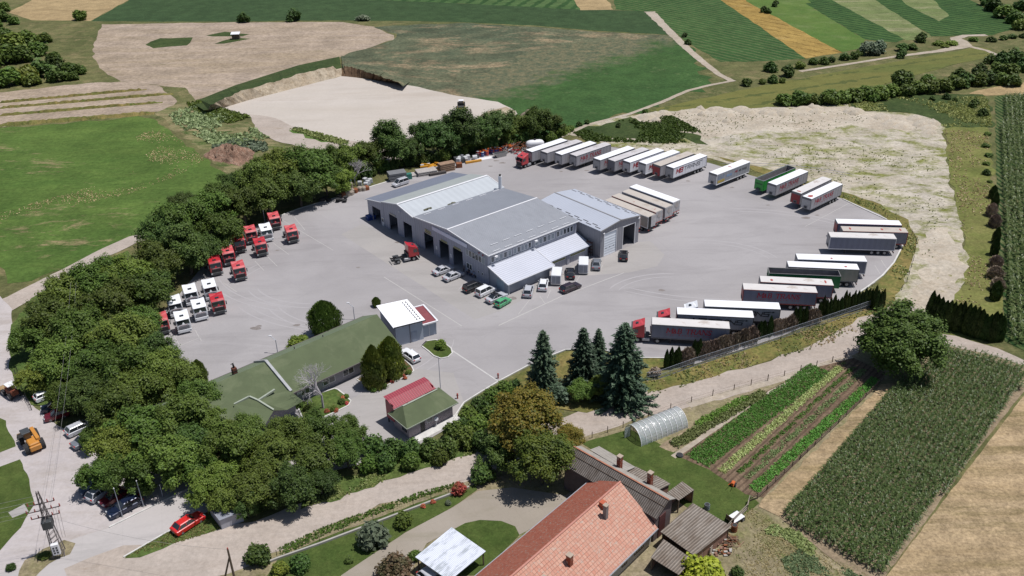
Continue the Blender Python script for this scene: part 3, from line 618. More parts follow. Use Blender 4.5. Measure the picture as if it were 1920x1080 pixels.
mb = MB(); mb.bar((S0 - .3, 37.5, 7.97), (S1 + .3, 37.5, 7.97), .55, .08)
mb.bar((S0 - .35, 31.22, 6.6), (S0 - .35, 37.5, 7.88), .14, .24); mb.bar((S0 - .35, 37.5, 7.88), (S0 - .35, 44.3, 6.38), .14, .24); mb.bar((S1 + .35, 31.22, 6.6), (S1 + .35, 37.5, 7.88), .14, .2); mb.build('roof_trim', m_white, r)
mb = MB(); mb.box(S0 - .1, S0 - .02, 39.0, 41.4, 4.25, 4.6); sg = mb.build('sign', pm('pale_sign', C(200, 196, 190)), r)
mb = MB(); mb.box(S0 - .25, S0 - .05, 36.9, 37.3, 6.0, 6.3); mb.build('lamp', m_white, r)
m_moss = gmat('roof_moss', C(110, 110, 80), C(60, 58, 40), C(190, 190, 180), big=2, mid=.3, fine=.1)
for px in ((801, 392), (847.5, 381.5)):
    P = WF.loc(at(px[0], px[1], 6.9)); zz = 7.9 + (P.y - 37.5) * .204; mb = MB(); rr = random.Random(int(px[0]))
    for _ in range(10): x = P.x + rr.uniform(-.9, .9); y = P.y + rr.uniform(-.4, .4); z = 7.9 + (y - 37.5) * .204; mb.bbox(x - .3, x + .3, y - .25, y + .25, z, z + rr.uniform(.06, .16), .03)
    mb.build('moss_patch', m_moss, r)
# side bay ----------------------------------------------------------------
r = wroot('side_bay', 'blue-grey lean-to bay with one dark doorway at the far left end of the workshop row')
bp_ = prof((44.2, 6.1), (51.1, 4.85))
mb = MB(); wall(mb, 44.2, 51.1, bp_, S0, 'x', [(45.6, 49.2, 0, 3.8)]); mb.build('wall', m_gwall, r); mb = MB(); wall(mb, 44.2, 51.1, bp_, 24.7, 'x', inward=-1); mb.build('wall', m_gwall, r)
mb = MB(); wall(mb, S0 + .18, 24.5, lambda s: 4.8, 51.0, 'y', inward=-1); mb.build('side_wall', m_gwallx, r)
mb = MB(); slab(mb, [(S0 - .3, 44.32, 6.26), (25.0, 44.32, 6.26), (25.0, 51.4, 4.95), (S0 - .3, 51.4, 4.95)]); mb.build('roof', m_sheetblue, r)
mb = MB(); mb.bar((S0 - .35, 44.32, 6.2), (S0 - .35, 51.4, 4.9), .12, .18); mb.build('roof_trim', m_white, r)
mb = MB(); mb.box(S0 - .07, S0 - .01, 44.3, 45.2, 0, 2.2); dd = mb.build('door', m_white, r)
mb = MB(); mb.box(S0 - .1, S0 - .07, 44.45, 45.05, 1.2, 2.0); mb.build('pane', m_glass, dd)
# annexes -------------------------------------------------------------------
r = wroot('front_annex', 'low front annex with a pale ribbed roof nearest the green hatchback')
ap = pl((0, 2.65), (5.6, 4.15))
mb = MB(); wall(mb, 0, 5.6, ap, 0, 'x', [(1.0, 3.4, 0, 2.45)]); wall(mb, 0, 5.6, ap, 11.35, 'x', inward=-1); wall(mb, .18, 11.2, lambda s: 2.65, 0, 'y'); mb.build('wall', m_render, r)
mb = MB(); slab(mb, [(-.45, -.75, 2.68), (12.0, -.75, 2.68), (12.0, 5.58, 4.38), (-.45, 5.58, 4.38)], .14); mb.build('roof', m_annexroof, r)
mb = MB(); mb.bar((-.5, -.78, 2.63), (-.5, 5.6, 4.36), .1, .24); mb.bar((-.5, -.8, 2.6), (12.0, -.8, 2.6), .1, .16); mb.bar((12.04, -.8, 2.65), (12.04, 5.58, 4.36), .1, .22); mb.bar((-.45, 5.5, 4.5), (12, 5.5, 4.5), .12, .14); mb.build('roof_trim', m_white, r)
mb = MB(); mb.box(.04, .1, 1.0, 3.4, 0.0, 2.45); mb.build('door', pm('pale_blue_door', C(182, 204, 220), .5), r)
mb = MB(); mb.tube((11.75, -.5, 0), (11.75, -.5, 2.7), .09); mb.tube((.1, -.35, 0), (.1, -.35, 2.6), .07); mb.build('post', m_white, r)
for a, b in ((1.2, 3.3), (6.9, 9.2)): window(r, a, b, 1.95, 2.3, 0, 'y', -1, frame=m_black, fw=.05)
r = wroot('rear_annex', 'low annex with yellow-green strip windows tucked between the front annex and the tall hangar')
ap2 = pl((1.6, 2.7), (5.6, 3.95))
mb = MB(); wall(mb, 1.6, 5.6, ap2, 24.0, 'x', inward=-1); wall(mb, 11.55, 24.0, lambda s: 2.7, 1.6, 'y', [(13.0, 17.4, 1.5, 2.1), (18.6, 23.2, 1.5, 2.1)]); mb.build('wall', m_gwallx, r)
mb = MB(); slab(mb, [(11.4, 1.1, 2.62), (24.6, 1.1, 2.62), (24.6, 5.58, 4.02), (11.4, 5.58, 4.02)], .12); mb.build('roof', m_annexroof, r)
m_yg = pm('olive_blind', C(150, 150, 92), .5)
for a, b in ((13.0, 17.4), (18.6, 23.2)): window(r, a, b, 1.5, 2.1, 1.62, 'y', -1, pane=m_yg, fw=.08)
mb = MB(); mb.box(17.7, 18.2, 1.35, 1.6, 0, 2.6); mb.build('pier', m_gwallx, r)
# tall hangar ----------------------------------------------------------------
r = wroot('hangar', 'tall hangar with pale gabled roof, one closed white door and one open bay')
hp = prof((25.1, 6.4), (30.9, 7.2), (37.0, 6.4)); T0, T1 = -1.0, 19.4
mb = MB(); wall(mb, 25.1, 37.0, hp, T0, 'y', [(26.2, 29.85, 0, 5.35), (32.0, 35.7, 0, 5.15)], knots=(30.9,)); mb.build('wall', m_hangwall, r); mb = MB(); wall(mb, 25.1, 37.0, hp, T1, 'y', inward=-1, knots=(30.9,)); mb.build('wall', m_hangwall, r)
mb = MB(); wall(mb, T0 + .18, T1 - .18, lambda s: 6.35, 25.12, 'x'); mb.build('side_wall', m_hangwally, r); mb = MB(); wall(mb, T0 + .18, T1 - .18, lambda s: 6.35, 36.98, 'x', inward=-1); mb.build('side_wall', m_hangwally, r)
mb = MB(); mb.box(25.4, 36.7, T0 + .2, T1 - .2, .02, .04); mb.build('floor', m_floor, r)
mb = MB(); slab(mb, [(24.85, T0 - .25, 6.52), (30.9, T0 - .25, 7.35), (30.9, T1 + .2, 7.35), (24.85, T1 + .2, 6.52)]); mb.build('roof', m_hangroof, r)
mb = MB(); slab(mb, [(30.9, T0 - .25, 7.35), (37.25, T0 - .25, 6.52), (37.25, T1 + .2, 6.52), (30.9, T1 + .2, 7.35)]); mb.build('roof', m_hangroof, r)
m_htrim = pm('grey_trim', C(160, 158, 160), .5)
mb = MB(); mb.bar((24.85, T0 - .28, 6.45), (30.9, T0 - .28, 7.28), .1, .28); mb.bar((30.9, T0 - .28, 7.28), (37.25, T0 - .28, 6.45), .1, .28); mb.bar((30.9, T0 - .2, 7.38), (30.9, T1 + .2, 7.38), .3, .06); mb.build('roof_trim', m_htrim, r)
gm = MB(); gm.bar((0, 0, 0), (0, 1.5, 0), .1, .12); g0 = gm.build('snow_guard', m_htrim, r)
for k in range(7):
    for x, d in ((25.5, 0), (26.1, 1.4), (36.6, 0), (36.0, 1.4)):
        g = g0.copy(); col.objects.link(g); g.parent = r; g.location = (x, T0 + .6 + k * 2.8 + d, 7.42 - abs(x - 30.9) * .137)
bpy.data.objects.remove(g0)
mb = MB(); mb.box(26.2, 29.85, T0 + .05, T0 + .12, 0, 5.35); dd = mb.build('door', m_doorw, r)
mb = MB()
for k in range(3): mb.box(26.7 + k * 1.15, 27.0 + k * 1.15, T0 + .03, T0 + .05, 1.75, 1.9)
mb.build('pane', m_black, dd)
mb = MB()
for a, b, h in ((26.2, 29.85, 5.35), (32.0, 35.7, 5.15)): mb.box(a - .15, a, T0 - .06, T0 - .003, 0, h + .15); mb.box(b, b + .15, T0 - .06, T0 - .003, 0, h + .15); mb.box(a, b, T0 - .06, T0 - .003, h, h + .15)
mb.build('door_frame', m_white, r)
mb = MB(); mb.box(25.6, 26.0, T0 - .4, T0, 5.6, 5.8); mb.box(36.4, 36.8, T0 - .4, T0, 5.9, 6.1); mb.build('lamp', m_white, r)
# racking beside the hangar wall
rk = empty('wall_rack', tuple(WF.world((24.6, .8, 0))), WF.a, 'dark steel shelving rack standing against the shaded hangar wall', 'rack')
mb = MB()
for y in (0, 1.6): mb.bar((0, y, 0), (0, y, 3.6), .08); mb.bar((-.6, y, 0), (-.6, y, 3.0), .08)
mb.build('frame', m_black, rk); mb = MB()
for z in (.8, 1.6, 2.4, 3.2): mb.box(-.6, .0, 0, 1.6, z, z + .05)
mb.build('shelf', pm('rusty_shelf', C(120, 84, 78)), rk)

# ---------------------------------------------------------------- office building (green roofs)
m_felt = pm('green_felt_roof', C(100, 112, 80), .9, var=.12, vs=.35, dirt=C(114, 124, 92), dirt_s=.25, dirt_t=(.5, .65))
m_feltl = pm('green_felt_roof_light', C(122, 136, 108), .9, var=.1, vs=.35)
m_owall = pm('office_wall', C(196, 192, 200), .85, var=.05)
m_owallb = pm('blue_wall', C(196, 206, 222), .85, var=.05, vs=.4)
m_gut = pm('gutter', C(120, 112, 112), .5)
RR = Vector(at(706.7, 589.2, 5.4)); RL = Vector(at(403, 719, 5.4)); AX = (RL - RR); OA = math.atan2(-AX.y, -AX.x)
OF = Frame((RR.x, RR.y), OA)       # local x runs from left towards right end (0)
Lr = -AX.length - 9
fe = OF.loc(at(749.2, 645, 3.0)); be = OF.loc(at(681.7, 592.5, 3.0)); fl_ = OF.loc(at(533, 721.7, 3.0))
r = empty('office_building', (RR.x, RR.y, 0), OA, 'long single-storey office with green felt roofs, a raised fire wall strip and an entrance wing', 'building')
fy, by = fe.y, be.y
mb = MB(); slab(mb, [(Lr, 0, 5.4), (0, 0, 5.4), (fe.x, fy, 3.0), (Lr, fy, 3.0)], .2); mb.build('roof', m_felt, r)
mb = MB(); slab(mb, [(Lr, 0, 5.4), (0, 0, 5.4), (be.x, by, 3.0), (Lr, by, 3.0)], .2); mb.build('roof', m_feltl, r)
mb = MB(); x1 = min(fe.x, be.x, 0) - .5
mb.box(Lr + 1, x1, fy + 1.0, by - .6, 0, 2.85); mb.poly([(x1, fy + 1.0, 2.85), (x1, by - .6, 2.85), (x1, 0, 5.15)]); mb.build('wall', m_owall, r)
mb = MB(); mb.bar((Lr, fy - .06, 2.92), (fe.x, fy - .06, 2.92), .14, .18); mb.bar((Lr, by + .06, 2.92), (be.x, by + .06, 2.92), .14, .18); mb.build('gutter', m_gut, r)
P1 = OF.loc(at(478, 678, 3.3)); P2 = OF.loc(at(498, 676.5, 5.5)); P3 = OF.loc(at(529, 717.5, 3.3))
mb = MB(); mb.bar((P2.x, 0, 5.5), (P2.x, fy + .3, 3.2), .45, .5); mb.bar((P2.x, 0, 5.5), (P2.x, by - .3, 3.2), .45, .5); mb.build('parapet', pm('parapet_metal', C(190, 192, 194), .5), r)
wx = [OF.loc(at(*p, 1.6)).x for p in ((648, 692), (662, 689), (600, 700))]
for x_, w_ in ((wx[0], 2.2), (wx[0] + 3.4, 1.6), (wx[2], 2.4), (wx[2] - 4.5, 1.6)): window(r, x_ - w_ / 2, x_ + w_ / 2, .9, 2.1, fy + 1.0, 'y', -1, bars=2, fw=.1)
ch = OF.loc(at(441, 703, 4.7)); mb = MB(); mb.box(ch.x - .35, ch.x + .35, ch.y - .35, ch.y + .35, 3.9, 6.1); co = mb.build('chimney', pm('sooty_brick', C(120, 72, 56), .9, var=.3, vs=4), r)
mb = MB(); mb.box(ch.x - .38, ch.x + .38, ch.y - .38, ch.y + .38, 5.0, 5.2); mb.box(ch.x - .38, ch.x + .38, ch.y - .38, ch.y + .38, 5.5, 5.65); mb.tube((ch.x, ch.y, 6.1), (ch.x, ch.y, 6.7), .16); mb.quad((ch.x - .5, ch.y, 6.9), (ch.x + .1, ch.y + .1, 6.7), (ch.x + .1, ch.y - .1, 7.1), (ch.x - .3, ch.y, 7.0)); mb.build('cowl', m_black, co)
for p, z in (((474.5, 703), 4.6), ((594, 658), 4.2), ((677.5, 620), 4.2), ((605.5, 631), 5.3), ((552, 653), 5.3)):
    v = OF.loc(at(*p, z)); mb = MB(); mb.tube((v.x, v.y, z - .6), (v.x, v.y, z + .35), .1); mb.build('roof_vent', m_gut, r)
# entrance wing: two little hipped roofs joined to the front slope
e = [OF.loc(at(380 + a / 6, 650 + b / 6, z)) for a, b, z in ((810, 530, 4.1), (975, 488, 3.3), (1130, 612, 3.0), (950, 712, 3.0), (625, 610, 4.0), (800, 718, 3.0))]
mb = MB(); mb.poly([e[0], e[1], e[2]]); mb.poly([e[0], e[2], e[3], e[5], e[4]]); wg = mb.build('wing_roof', m_felt, r)
mb = MB(); mb.bar(e[4] + Vector((0, 0, .1)), OF.loc(at(515, 730.5, 4.1)), .3, .25); mb.bar(e[4] + Vector((0, 0, .1)), OF.loc(at(467.5, 743.5, 4.6)), .3, .25); mb.bar(e[4] + Vector((0, 0, .1)), e[5] + Vector((0, 0, .1)), .3, .25); mb.bar(OF.loc(at(439, 758, 4.2)), OF.loc(at(467.5, 743.5, 4.6)), .3, .25); mb.build('roof_flashing', pm('pale_flashing', C(178, 186, 170), .7), r)
e2 = [OF.loc(at(380 + a / 6, 650 + b / 6, z)) for a, b, z in ((525, 565, 4.5), (800, 718, 3.0), (690, 900, 2.9), (300, 900, 2.9), (360, 650, 4.2))]
mb = MB(); mb.poly(e2); mb.build('wing_roof', m_felt, r)
wc = [OF.loc(at(380 + a / 6, 650 + b / 6, 0)) for a, b in ((1075, 740), (960, 780))]
mb = MB(); mb.box(wc[1].x - 5, wc[0].x - .3, wc[0].y, fy + 1.0, 0, 2.85); mb.build('wing_wall', m_owall, r)
ac = OF.loc(at(549, 723, 2.4)); mb = MB(); mb.box(ac.x - .5, ac.x + .5, fy + .6, fy + 1.0, 1.8, 2.5); mb.build('air_conditioner', m_white, r)
# white block with maroon-roofed store ----------------------------------------
c4 = [at(737.5, 615, 4.4), at(797.5, 598.7, 4.4), at(741.7, 565, 4.4), at(681.3, 579.2, 4.4)]
BA = math.atan2(c4[1].y - c4[0].y, c4[1].x - c4[0].x); BF = Frame((c4[0].x, c4[0].y), BA)
r = empty('white_block', (c4[0].x, c4[0].y, 0), BA, 'blue-white block with a bright white roof at the end of the office', 'building')
q = [BF.loc(p) for p in c4]
mb = MB(); slab(mb, [(0, 0, 4.4), (q[1].x, 0, 4.25), (q[1].x, q[2].y, 4.25), (0, q[2].y, 4.55)], .15); mb.build('roof', pm('white_membrane', C(250, 251, 255, .84), .6, var=.03), r)
mb = MB(); mb.box(.5, q[1].x - .4, .5, q[2].y - .4, 0, 4.05); mb.build('wall', m_owallb, r)
gm = MB(); gm.bar((0, 0, 0), (0, .45, 0), .12, .1); g0 = gm.build('snow_guard', m_black, r)
for k in range(9):
    for dx in (.7, 1.3): g = g0.copy(); col.objects.link(g); g.parent = r; g.location = (q[1].x - dx, .7 + k * (q[2].y - 1.2) / 9, 4.34)
bpy.data.objects.remove(g0)
mb = MB(); mb.box(3.5, 4.5, .44, .5, 0, 2.2); mb.build('door', pm('grey_blue_door', C(176, 188, 208), .5), r)
mb = MB(); mb.bar((3.2, .42, 0), (3.2, .42, 4.0), .08); mb.build('downpipe', m_gut, r)
mb = MB(); mb.bar((.1, -.05, 4.36), (q[1].x, -.05, 4.2), .08, .2); mb.build('roof_trim', m_black, r)
m4 = [BF.loc(p) for p in (at(795, 610.3, 3.0), at(820.8, 601.7, 3.0), at(776.7, 575.8, 3.0))]
r = empty('maroon_store', (c4[0].x, c4[0].y, 0), BA, 'small flat store with a maroon roof framed in white, built against the white block', 'building')
x0 = q[1].x - .35; x1 = m4[1].x; y0 = m4[1].y + .1; y1 = m4[2].y
mb = MB(); mb.box(x0, x1 - .25, y0 + .3, y1 - .3, 0, 2.75); mb.build('wall', m_owallb, r)
mb = MB(); mb.box(x0, x1, y0, y1, 2.75, 2.9); rf = mb.build('roof', pm('maroon_roof', C(150, 78, 84), .7), r)
mb = MB(); mb.box(x0, x1 + .1, y0 - .15, y0 + .15, 2.8, 3.05); mb.box(x1 - .15, x1 + .15, y0 + .15, y1 + .1, 2.8, 3.05); mb.box(x0 + .2, x1 - .15, y1 - .2, y1 + .1, 2.8, 3.05); mb.build('roof_trim', m_white, r)
mb = MB(); mb.bar((x0 + 1.3, y0 + .26, 0), (x0 + 1.3, y0 + .26, 2.7), .07); mb.bar((x1 - .25, y0 + .26, 0), (x1 - .25, y0 + .26, 2.75), .1); mb.build('downpipe', m_white, r)
# gatehouse ---------------------------------------------------------------------
k0 = at(728.3, 775.8, 2.7); k1 = at(860, 755, 2.7); KA = math.atan2(at(816.7, 730, 4.3).y - at(740, 768, 4.3).y, at(816.7, 730, 4.3).x - at(740, 768, 4.3).x)
cE = at(763.3, 804.2, 2.7); KF = Frame((cE.x, cE.y), KA); L_ = lambda x, y, z: KF.loc(at(x, y, z))
a_ = L_(860, 755, 2.7); b_ = L_(728.3, 775.8, 2.7); rd = L_(816.7, 730, 4.5); w_ = b_.y; ln = a_.x
r = empty('gatehouse', (cE.x, cE.y, 0), KA, 'small gatehouse with a green hipped roof backed by a striped red sheet canopy', 'building')
mb = MB(); ry = w_ * .62
mb.poly([(0, 0, 2.7), (ln, 0, 2.7), (ln - 1.6, ry, 4.4), (1.6, ry, 4.4)]); mb.poly([(ln, 0, 2.7), (ln, w_, 3.0), (ln - 1.6, ry, 4.4)]); mb.poly([(0, 0, 2.7), (1.6, ry, 4.4), (0, w_, 2.9)]); mb.poly([(0, w_, 2.9), (1.6, ry, 4.4), (ln - 1.6, ry, 4.4), (ln, w_, 3.0)])
mb.build('roof', m_felt, r)
mb = MB(); mb.bar((1.6, ry, 4.45), (ln - 1.6, ry, 4.45), .25, .06); mb.bar((0, -.03, 2.64), (ln, -.03, 2.64), .08, .16); mb.bar((-.03, 0, 2.62), (-.03, w_, 2.8), .08, .14); mb.build('roof_trim', pm('pale_flashing', C(178, 186, 170)), r)
mb = MB(); mb.box(.7, ln - .7, .7, w_ - .3, 0, 2.62); mb.box(.7, ln - .7, .7, w_ - .3, 2.62, 2.66); mb.build('wall', pm('gatehouse_wall', C(188, 178, 186), .85), r)
mb = MB(); mb.box(2.9, 3.7, .64, .7, 0, 2.05); mb.build('door', m_black, r)
window(r, 4.1, 5.3, 1.2, 2.2, .7, 'y', -1, fw=.06); window(r, 1.2, 2.4, .9, 2.1, .7, 'x', -1, frame=m_black)
mb = MB(); mb.box(.4, ln, -.9, .7, 0, .12); mb.build('step', m_curb, r)
m_redroof = ribmat('red_sheet_roof', C(188, 86, 98), 'X', .42, .6, var=.06, line_=.72, wd=(-.95, -.2))
t1 = L_(794.2, 705.8, 4.9); t0 = L_(720, 744.2, 4.9)
yt = (t1.y + t0.y) / 2; yl = w_ - .4
mb = MB(); slab(mb, [(t0.x, yt, 4.9), (t1.x, yt, 4.9), (t1.x + .1, yt - 1.1, 4.75), (t0.x, yt - 1.1, 4.75)], .08); slab(mb, [(t0.x, yt - 1.1, 4.74), (t1.x + .1, yt - 1.1, 4.74), (t1.x + .2, w_ * .8, 3.95), (t0.x, w_ * .8, 3.95)], .08); mb.build('canopy_roof', m_redroof, r)
mb = MB(); mb.box(t0.x + .05, t0.x + .12, w_ * .85, yt - .3, 1.2, 4.5); mb.box(t1.x - .1, t1.x - .03, w_ * .85, yt - .3, 1.2, 4.5); mb.build('canopy_side', pm('red_panel', C(184, 66, 80), .5), r)
mb = MB()
for x in (t0.x + .3, (t0.x + t1.x) / 2, t1.x - .3): mb.box(x - .08, x + .08, yt - .5, yt - .34, 0, 4.7)
mb.build('canopy_post', m_black, r)
mb = MB(); mb.tube((5.6, .3, 0), (5.6, .3, 1.6), .05); mb.tube((5.6, .3, 1.6), (5.55, .15, 1.65), .34, .36, n=14); mb.build('satellite_dish', m_white, r)

# ---------------------------------------------------------------- farm
def brickroof(name, c1, c2, ax='X', w1=.34, w2=.42, ang=0, dirt=None, mort=.55):
    m, t, b = nodes(name); tc = N(t, 'ShaderNodeTexCoord').outputs['Object']
    br = N(t, 'ShaderNodeTexBrick'); lk(t, mapping(t, tc, ang, (1, 1, 1)), br.inputs['Vector']); br.offset = 0
    br.inputs['Color1'].default_value = (*c1, 1); br.inputs['Color2'].default_value = (*c2, 1); br.inputs['Mortar'].default_value = (*(v * mort for v in c1), 1)
    br.inputs['Scale'].default_value = 1; br.inputs['Mortar Size'].default_value = .03; br.inputs['Mortar Smooth'].default_value = .6; br.inputs['Brick Width'].default_value = w1; br.inputs['Row Height'].default_value = w2; br.inputs['Bias'].default_value = -.1
    cc = br.outputs[0]; big_ = noise(t, tc, .45, 5, .7); cc = mix(t, ramp(t, big_, .42, .62), cc, mix(t, .5, cc, tuple(v * .8 for v in c2)))
    vo = N(t, 'ShaderNodeTexNoise'); vo.inputs['Scale'].default_value = 3.2; vo.inputs['Detail'].default_value = 4; lk(t, tc, vo.inputs['Vector'])
    cc = mix(t, ramp(t, vo.outputs['Fac'], .56, .68, (0, 0, 0), (.75, .75, .75)), cc, dirt or C(206, 190, 176))
    lk(t, cc, b.inputs['Base Color']); b.inputs['Roughness'].default_value = .85
    bp = N(t, 'ShaderNodeBump'); bp.inputs['Strength'].default_value = .6; bp.inputs['Distance'].default_value = .04; lk(t, br.outputs[1], bp.inputs['Height']); bp.invert = True; lk(t, bp.outputs[0], b.inputs['Normal'])
    return m
m_terra = brickroof('terracotta_tiles', C(218, 154, 132), C(228, 178, 156), w1=.45, w2=.45)
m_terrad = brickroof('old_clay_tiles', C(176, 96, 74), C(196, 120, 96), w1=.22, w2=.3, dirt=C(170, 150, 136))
m_asb = ribmat('asbestos_roof', C(150, 142, 136), 'X', .3, .9, var=.18, rough=.95, line_=.55, vs=.7, dirt=C(116, 106, 98), dt=(.45, .75), wd=(-1, .3), spec=.1)
m_asbl = ribmat('pale_cement_roof', C(188, 182, 174), 'X', .3, .4, var=.1, rough=.95, line_=.85, vs=.5, dirt=C(160, 152, 142), dt=(.5, .75), spec=.1)
m_asby = ribmat('weathered_sheet_roof', C(182, 172, 162), 'X', .36, .9, var=.15, rough=.95, line_=.6, vs=.6, dirt=C(138, 122, 108), dt=(.4, .7), wd=(-1, .2), spec=.1)
m_brick = brickroof('chimney_brick', C(176, 84, 58), C(196, 104, 74), w1=.25, w2=.08)
m_fwall = pm('farm_wall', C(206, 200, 192), .9, var=.08)
m_fwalld = pm('shaded_grey_wall', C(150, 150, 158), .9, var=.1)
m_wood = pm('grey_wood', C(120, 104, 90), .9, var=.25, vs=3)
m_oldbrick = pm('old_wall', C(170, 130, 112), .95, var=.25, vs=2)
def chimney(r, x, y, z0, z1, w=.6, mat=None, cap=True):
    mb = MB(); mb.box(x - w / 2, x + w / 2, y - w / 2, y + w / 2, z0, z1); o = mb.build('chimney', mat or m_brick, r)
    if cap: mb = MB(); mb.box(x - w / 2 - .06, x + w / 2 + .06, y - w / 2 - .06, y + w / 2 + .06, z1, z1 + .12); mb.build('cap', pm('chimney_cap', C(196, 178, 160)), o)
    return o
# farmhouse
A0 = at(1163.3, 903.3, 6.8); A1 = at(960, 1080, 6.8); FA = math.atan2(A0.y - A1.y, A0.x - A1.x); FF = Frame((A0.x, A0.y), FA)
LE = FF.loc(at(1106.7, 900, 3.9)); RE = FF.loc(at(1233.3, 990, 3.1)); Ln = -34
r = empty('farmhouse', (A0.x, A0.y, 0), FA, 'long farmhouse with a bright terracotta tiled roof and brick chimneys', 'house')
mb = MB(); slab(mb, [(0, 0, 6.8), (Ln, 0, 6.8), (Ln, RE.y, 3.1), (RE.x, RE.y, 3.1)], .18); mb.build('roof', m_terra, r)
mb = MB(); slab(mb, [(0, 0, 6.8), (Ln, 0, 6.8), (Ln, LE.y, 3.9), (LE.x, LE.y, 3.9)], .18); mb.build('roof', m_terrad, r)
mb = MB(); mb.bar((0, 0, 6.86), (Ln, 0, 6.86), .24, .1); mb.build('ridge', pm('ridge_tiles', C(212, 150, 134), .85, var=.12, vs=2), r)
mb = MB(); mb.bar((Ln, LE.y + .05, 3.8), (LE.x, LE.y + .05, 3.8), .16, .14); mb.bar((Ln, RE.y - .05, 3.0), (RE.x, RE.y - .05, 3.0), .16, .14); mb.build('gutter', pm('zinc', C(180, 182, 190), .4), r)
xr = min(LE.x, RE.x, 0) - .3
mb = MB(); mb.box(Ln + .3, xr, RE.y + .7, LE.y - .5, 0, 2.9); mb.poly([(xr, RE.y + .7, 2.9), (xr, LE.y - .5, 2.9), (xr, LE.y - .5, 3.6), (xr, 0, 6.5), (xr, RE.y + .7, 3.2)]); mb.build('wall', m_fwall, r)
for px in ((1130 + 300 / 6, 900 + 950 / 6), (1130 + 435 / 6, 900 + 815 / 6), (1130 + 480 / 6, 900 + 760 / 6)):
    x_ = FF.loc(at(px[0], px[1], 1.6)).x; window(r, x_ - .55, x_ + .55, .95, 2.15, RE.y + .7, 'y', -1, frame=pm('window_wood', C(110, 92, 84)), bars=2)
for (a, b), h in (((1068, 1052), 1.4), ((1020, 1095), 1.4)):
    v = FF.loc(at(a, b, 5.6)); z = 6.8 - abs(v.y) * (3.7 / abs(RE.y)); chimney(r, v.x, v.y, z - .4, z + 1.4, .62)
v = FF.loc(at(1135, 972, 5.6)); z = 6.8 - abs(v.y) * (3.7 / abs(RE.y)); chimney(r, v.x, v.y, z - .4, z + 2.0, .5, pm('grey_flue', C(150, 144, 146)))
v = FF.loc(at(1130, 952, 6.2)); mb = MB(); mb.box(v.x - .35, v.x + .35, v.y - .35, v.y + .35, 5.8, 7.2); mb.build('dormer', pm('orange_tile', C(206, 104, 70)), r)
# barn
B0 = at(1254.2, 937.5, 6.0); B1 = at(1075.8, 837.5, 6.0); BA2 = math.atan2(B0.y - B1.y, B0.x - B1.x); BF2 = Frame((B1.x, B1.y), BA2)
fl2 = BF2.loc(at(1058.3, 869.2, 4.5)); fr2 = BF2.loc(at(1232.5, 974.2, 4.5)); bk = BF2.loc(at(1270.8, 936.7, 5.2)); Lb = BF2.loc(B0).x
r = empty('barn', (B1.x, B1.y, 0), BA2, 'long grey corrugated-roof barn with two brick chimneys on its rear slope, behind the terracotta house', 'barn')
mb = MB(); slab(mb, [(0, 0, 6.0), (Lb, 0, 6.0), (Lb, fr2.y, 4.5), (0, fr2.y, 4.5)], .1)
mb.build('roof', m_asb, r)
mb = MB(); slab(mb, [(0, 0, 6.0), (Lb, 0, 6.0), (Lb, bk.y, 5.2), (0, bk.y, 5.2)], .1); mb.build('roof', m_asbl, r)
mb = MB(); mb.bar((0, .02, 6.04), (Lb, .02, 6.04), .22, .1); mb.build('ridge', pm('orange_ridge', C(190, 130, 104), .9, var=.3, vs=1), r)
mb = MB(); mb.bar((0, fr2.y * .38, 5.5), (Lb, fr2.y * .38, 5.5), .05, .08); mb.build('batten', m_wood, r)
mb = MB(); mb.box(.3, Lb - .4, fr2.y + .25, bk.y - .2, 0, 4.4); mb.poly([(Lb - .4, fr2.y + .25, 4.4), (Lb - .4, bk.y - .2, 4.4), (Lb - .4, bk.y - .2, 5.1), (Lb - .4, 0, 5.9)]); mb.build('wall', pm('dark_barn_wall', C(120, 104, 104), .95, var=.15), r)
mb = MB(); mb.box(Lb - .38, Lb - .3, fr2.y + 1.2, fr2.y + 2.6, .2, 3.8); mb.build('door', pm('oxblood_door', C(104, 60, 60)), r)
for p, z in (((1161.5, 873), 5.4), ((1218.5, 904), 5.4)): v = BF2.loc(at(*p, z)); chimney(r, v.x, v.y, 4.6, 7.0, .6)
# rear lean-tos of the barn
for i, (pts, z0, z1, mt, lab) in enumerate((([(1113, 843), (1125.8, 836.7), (1190, 873.5), (1178, 885)], 3.3, 3.3, m_asbl, 'pale flat lean-to along the back of the barn by the polytunnel'),
                                     ([(1178, 888), (1197, 876), (1232, 893), (1212, 908)], 3.0, 3.0, m_asby, 'stepped grey lean-to at the middle of the barn back wall'),
                                     ([(1215, 902), (1231, 890.5), (1255.5, 905), (1240, 920)], 2.8, 2.8, m_asby, 'short slatted lean-to at the barn back beside the second chimney'))):
    W = [at(*p, z0) for p in pts]; a = math.atan2(W[2].y - W[1].y, W[2].x - W[1].x); fr = Frame((W[0].x, W[0].y), a)
    rr_ = empty('lean_to', (W[0].x, W[0].y, 0), a, lab, 'shed'); Q = [fr.loc(p) for p in W]
    xa, xb = min(p.x for p in Q), max(p.x for p in Q); ya, yb = min(p.y for p in Q), max(p.y for p in Q)
    mb = MB(); slab(mb, [(xa, ya - .5, z0 + .5), (xb, ya - .5, z0 + .5), (xb, yb, z0 - .1), (xa, yb, z0 - .1)], .08); mb.build('roof', mt, rr_)
    mb = MB(); mb.box(xa + .15, xb - .15, ya, yb - .2, 0, z0 - .25); mb.build('wall', m_oldbrick, rr_)
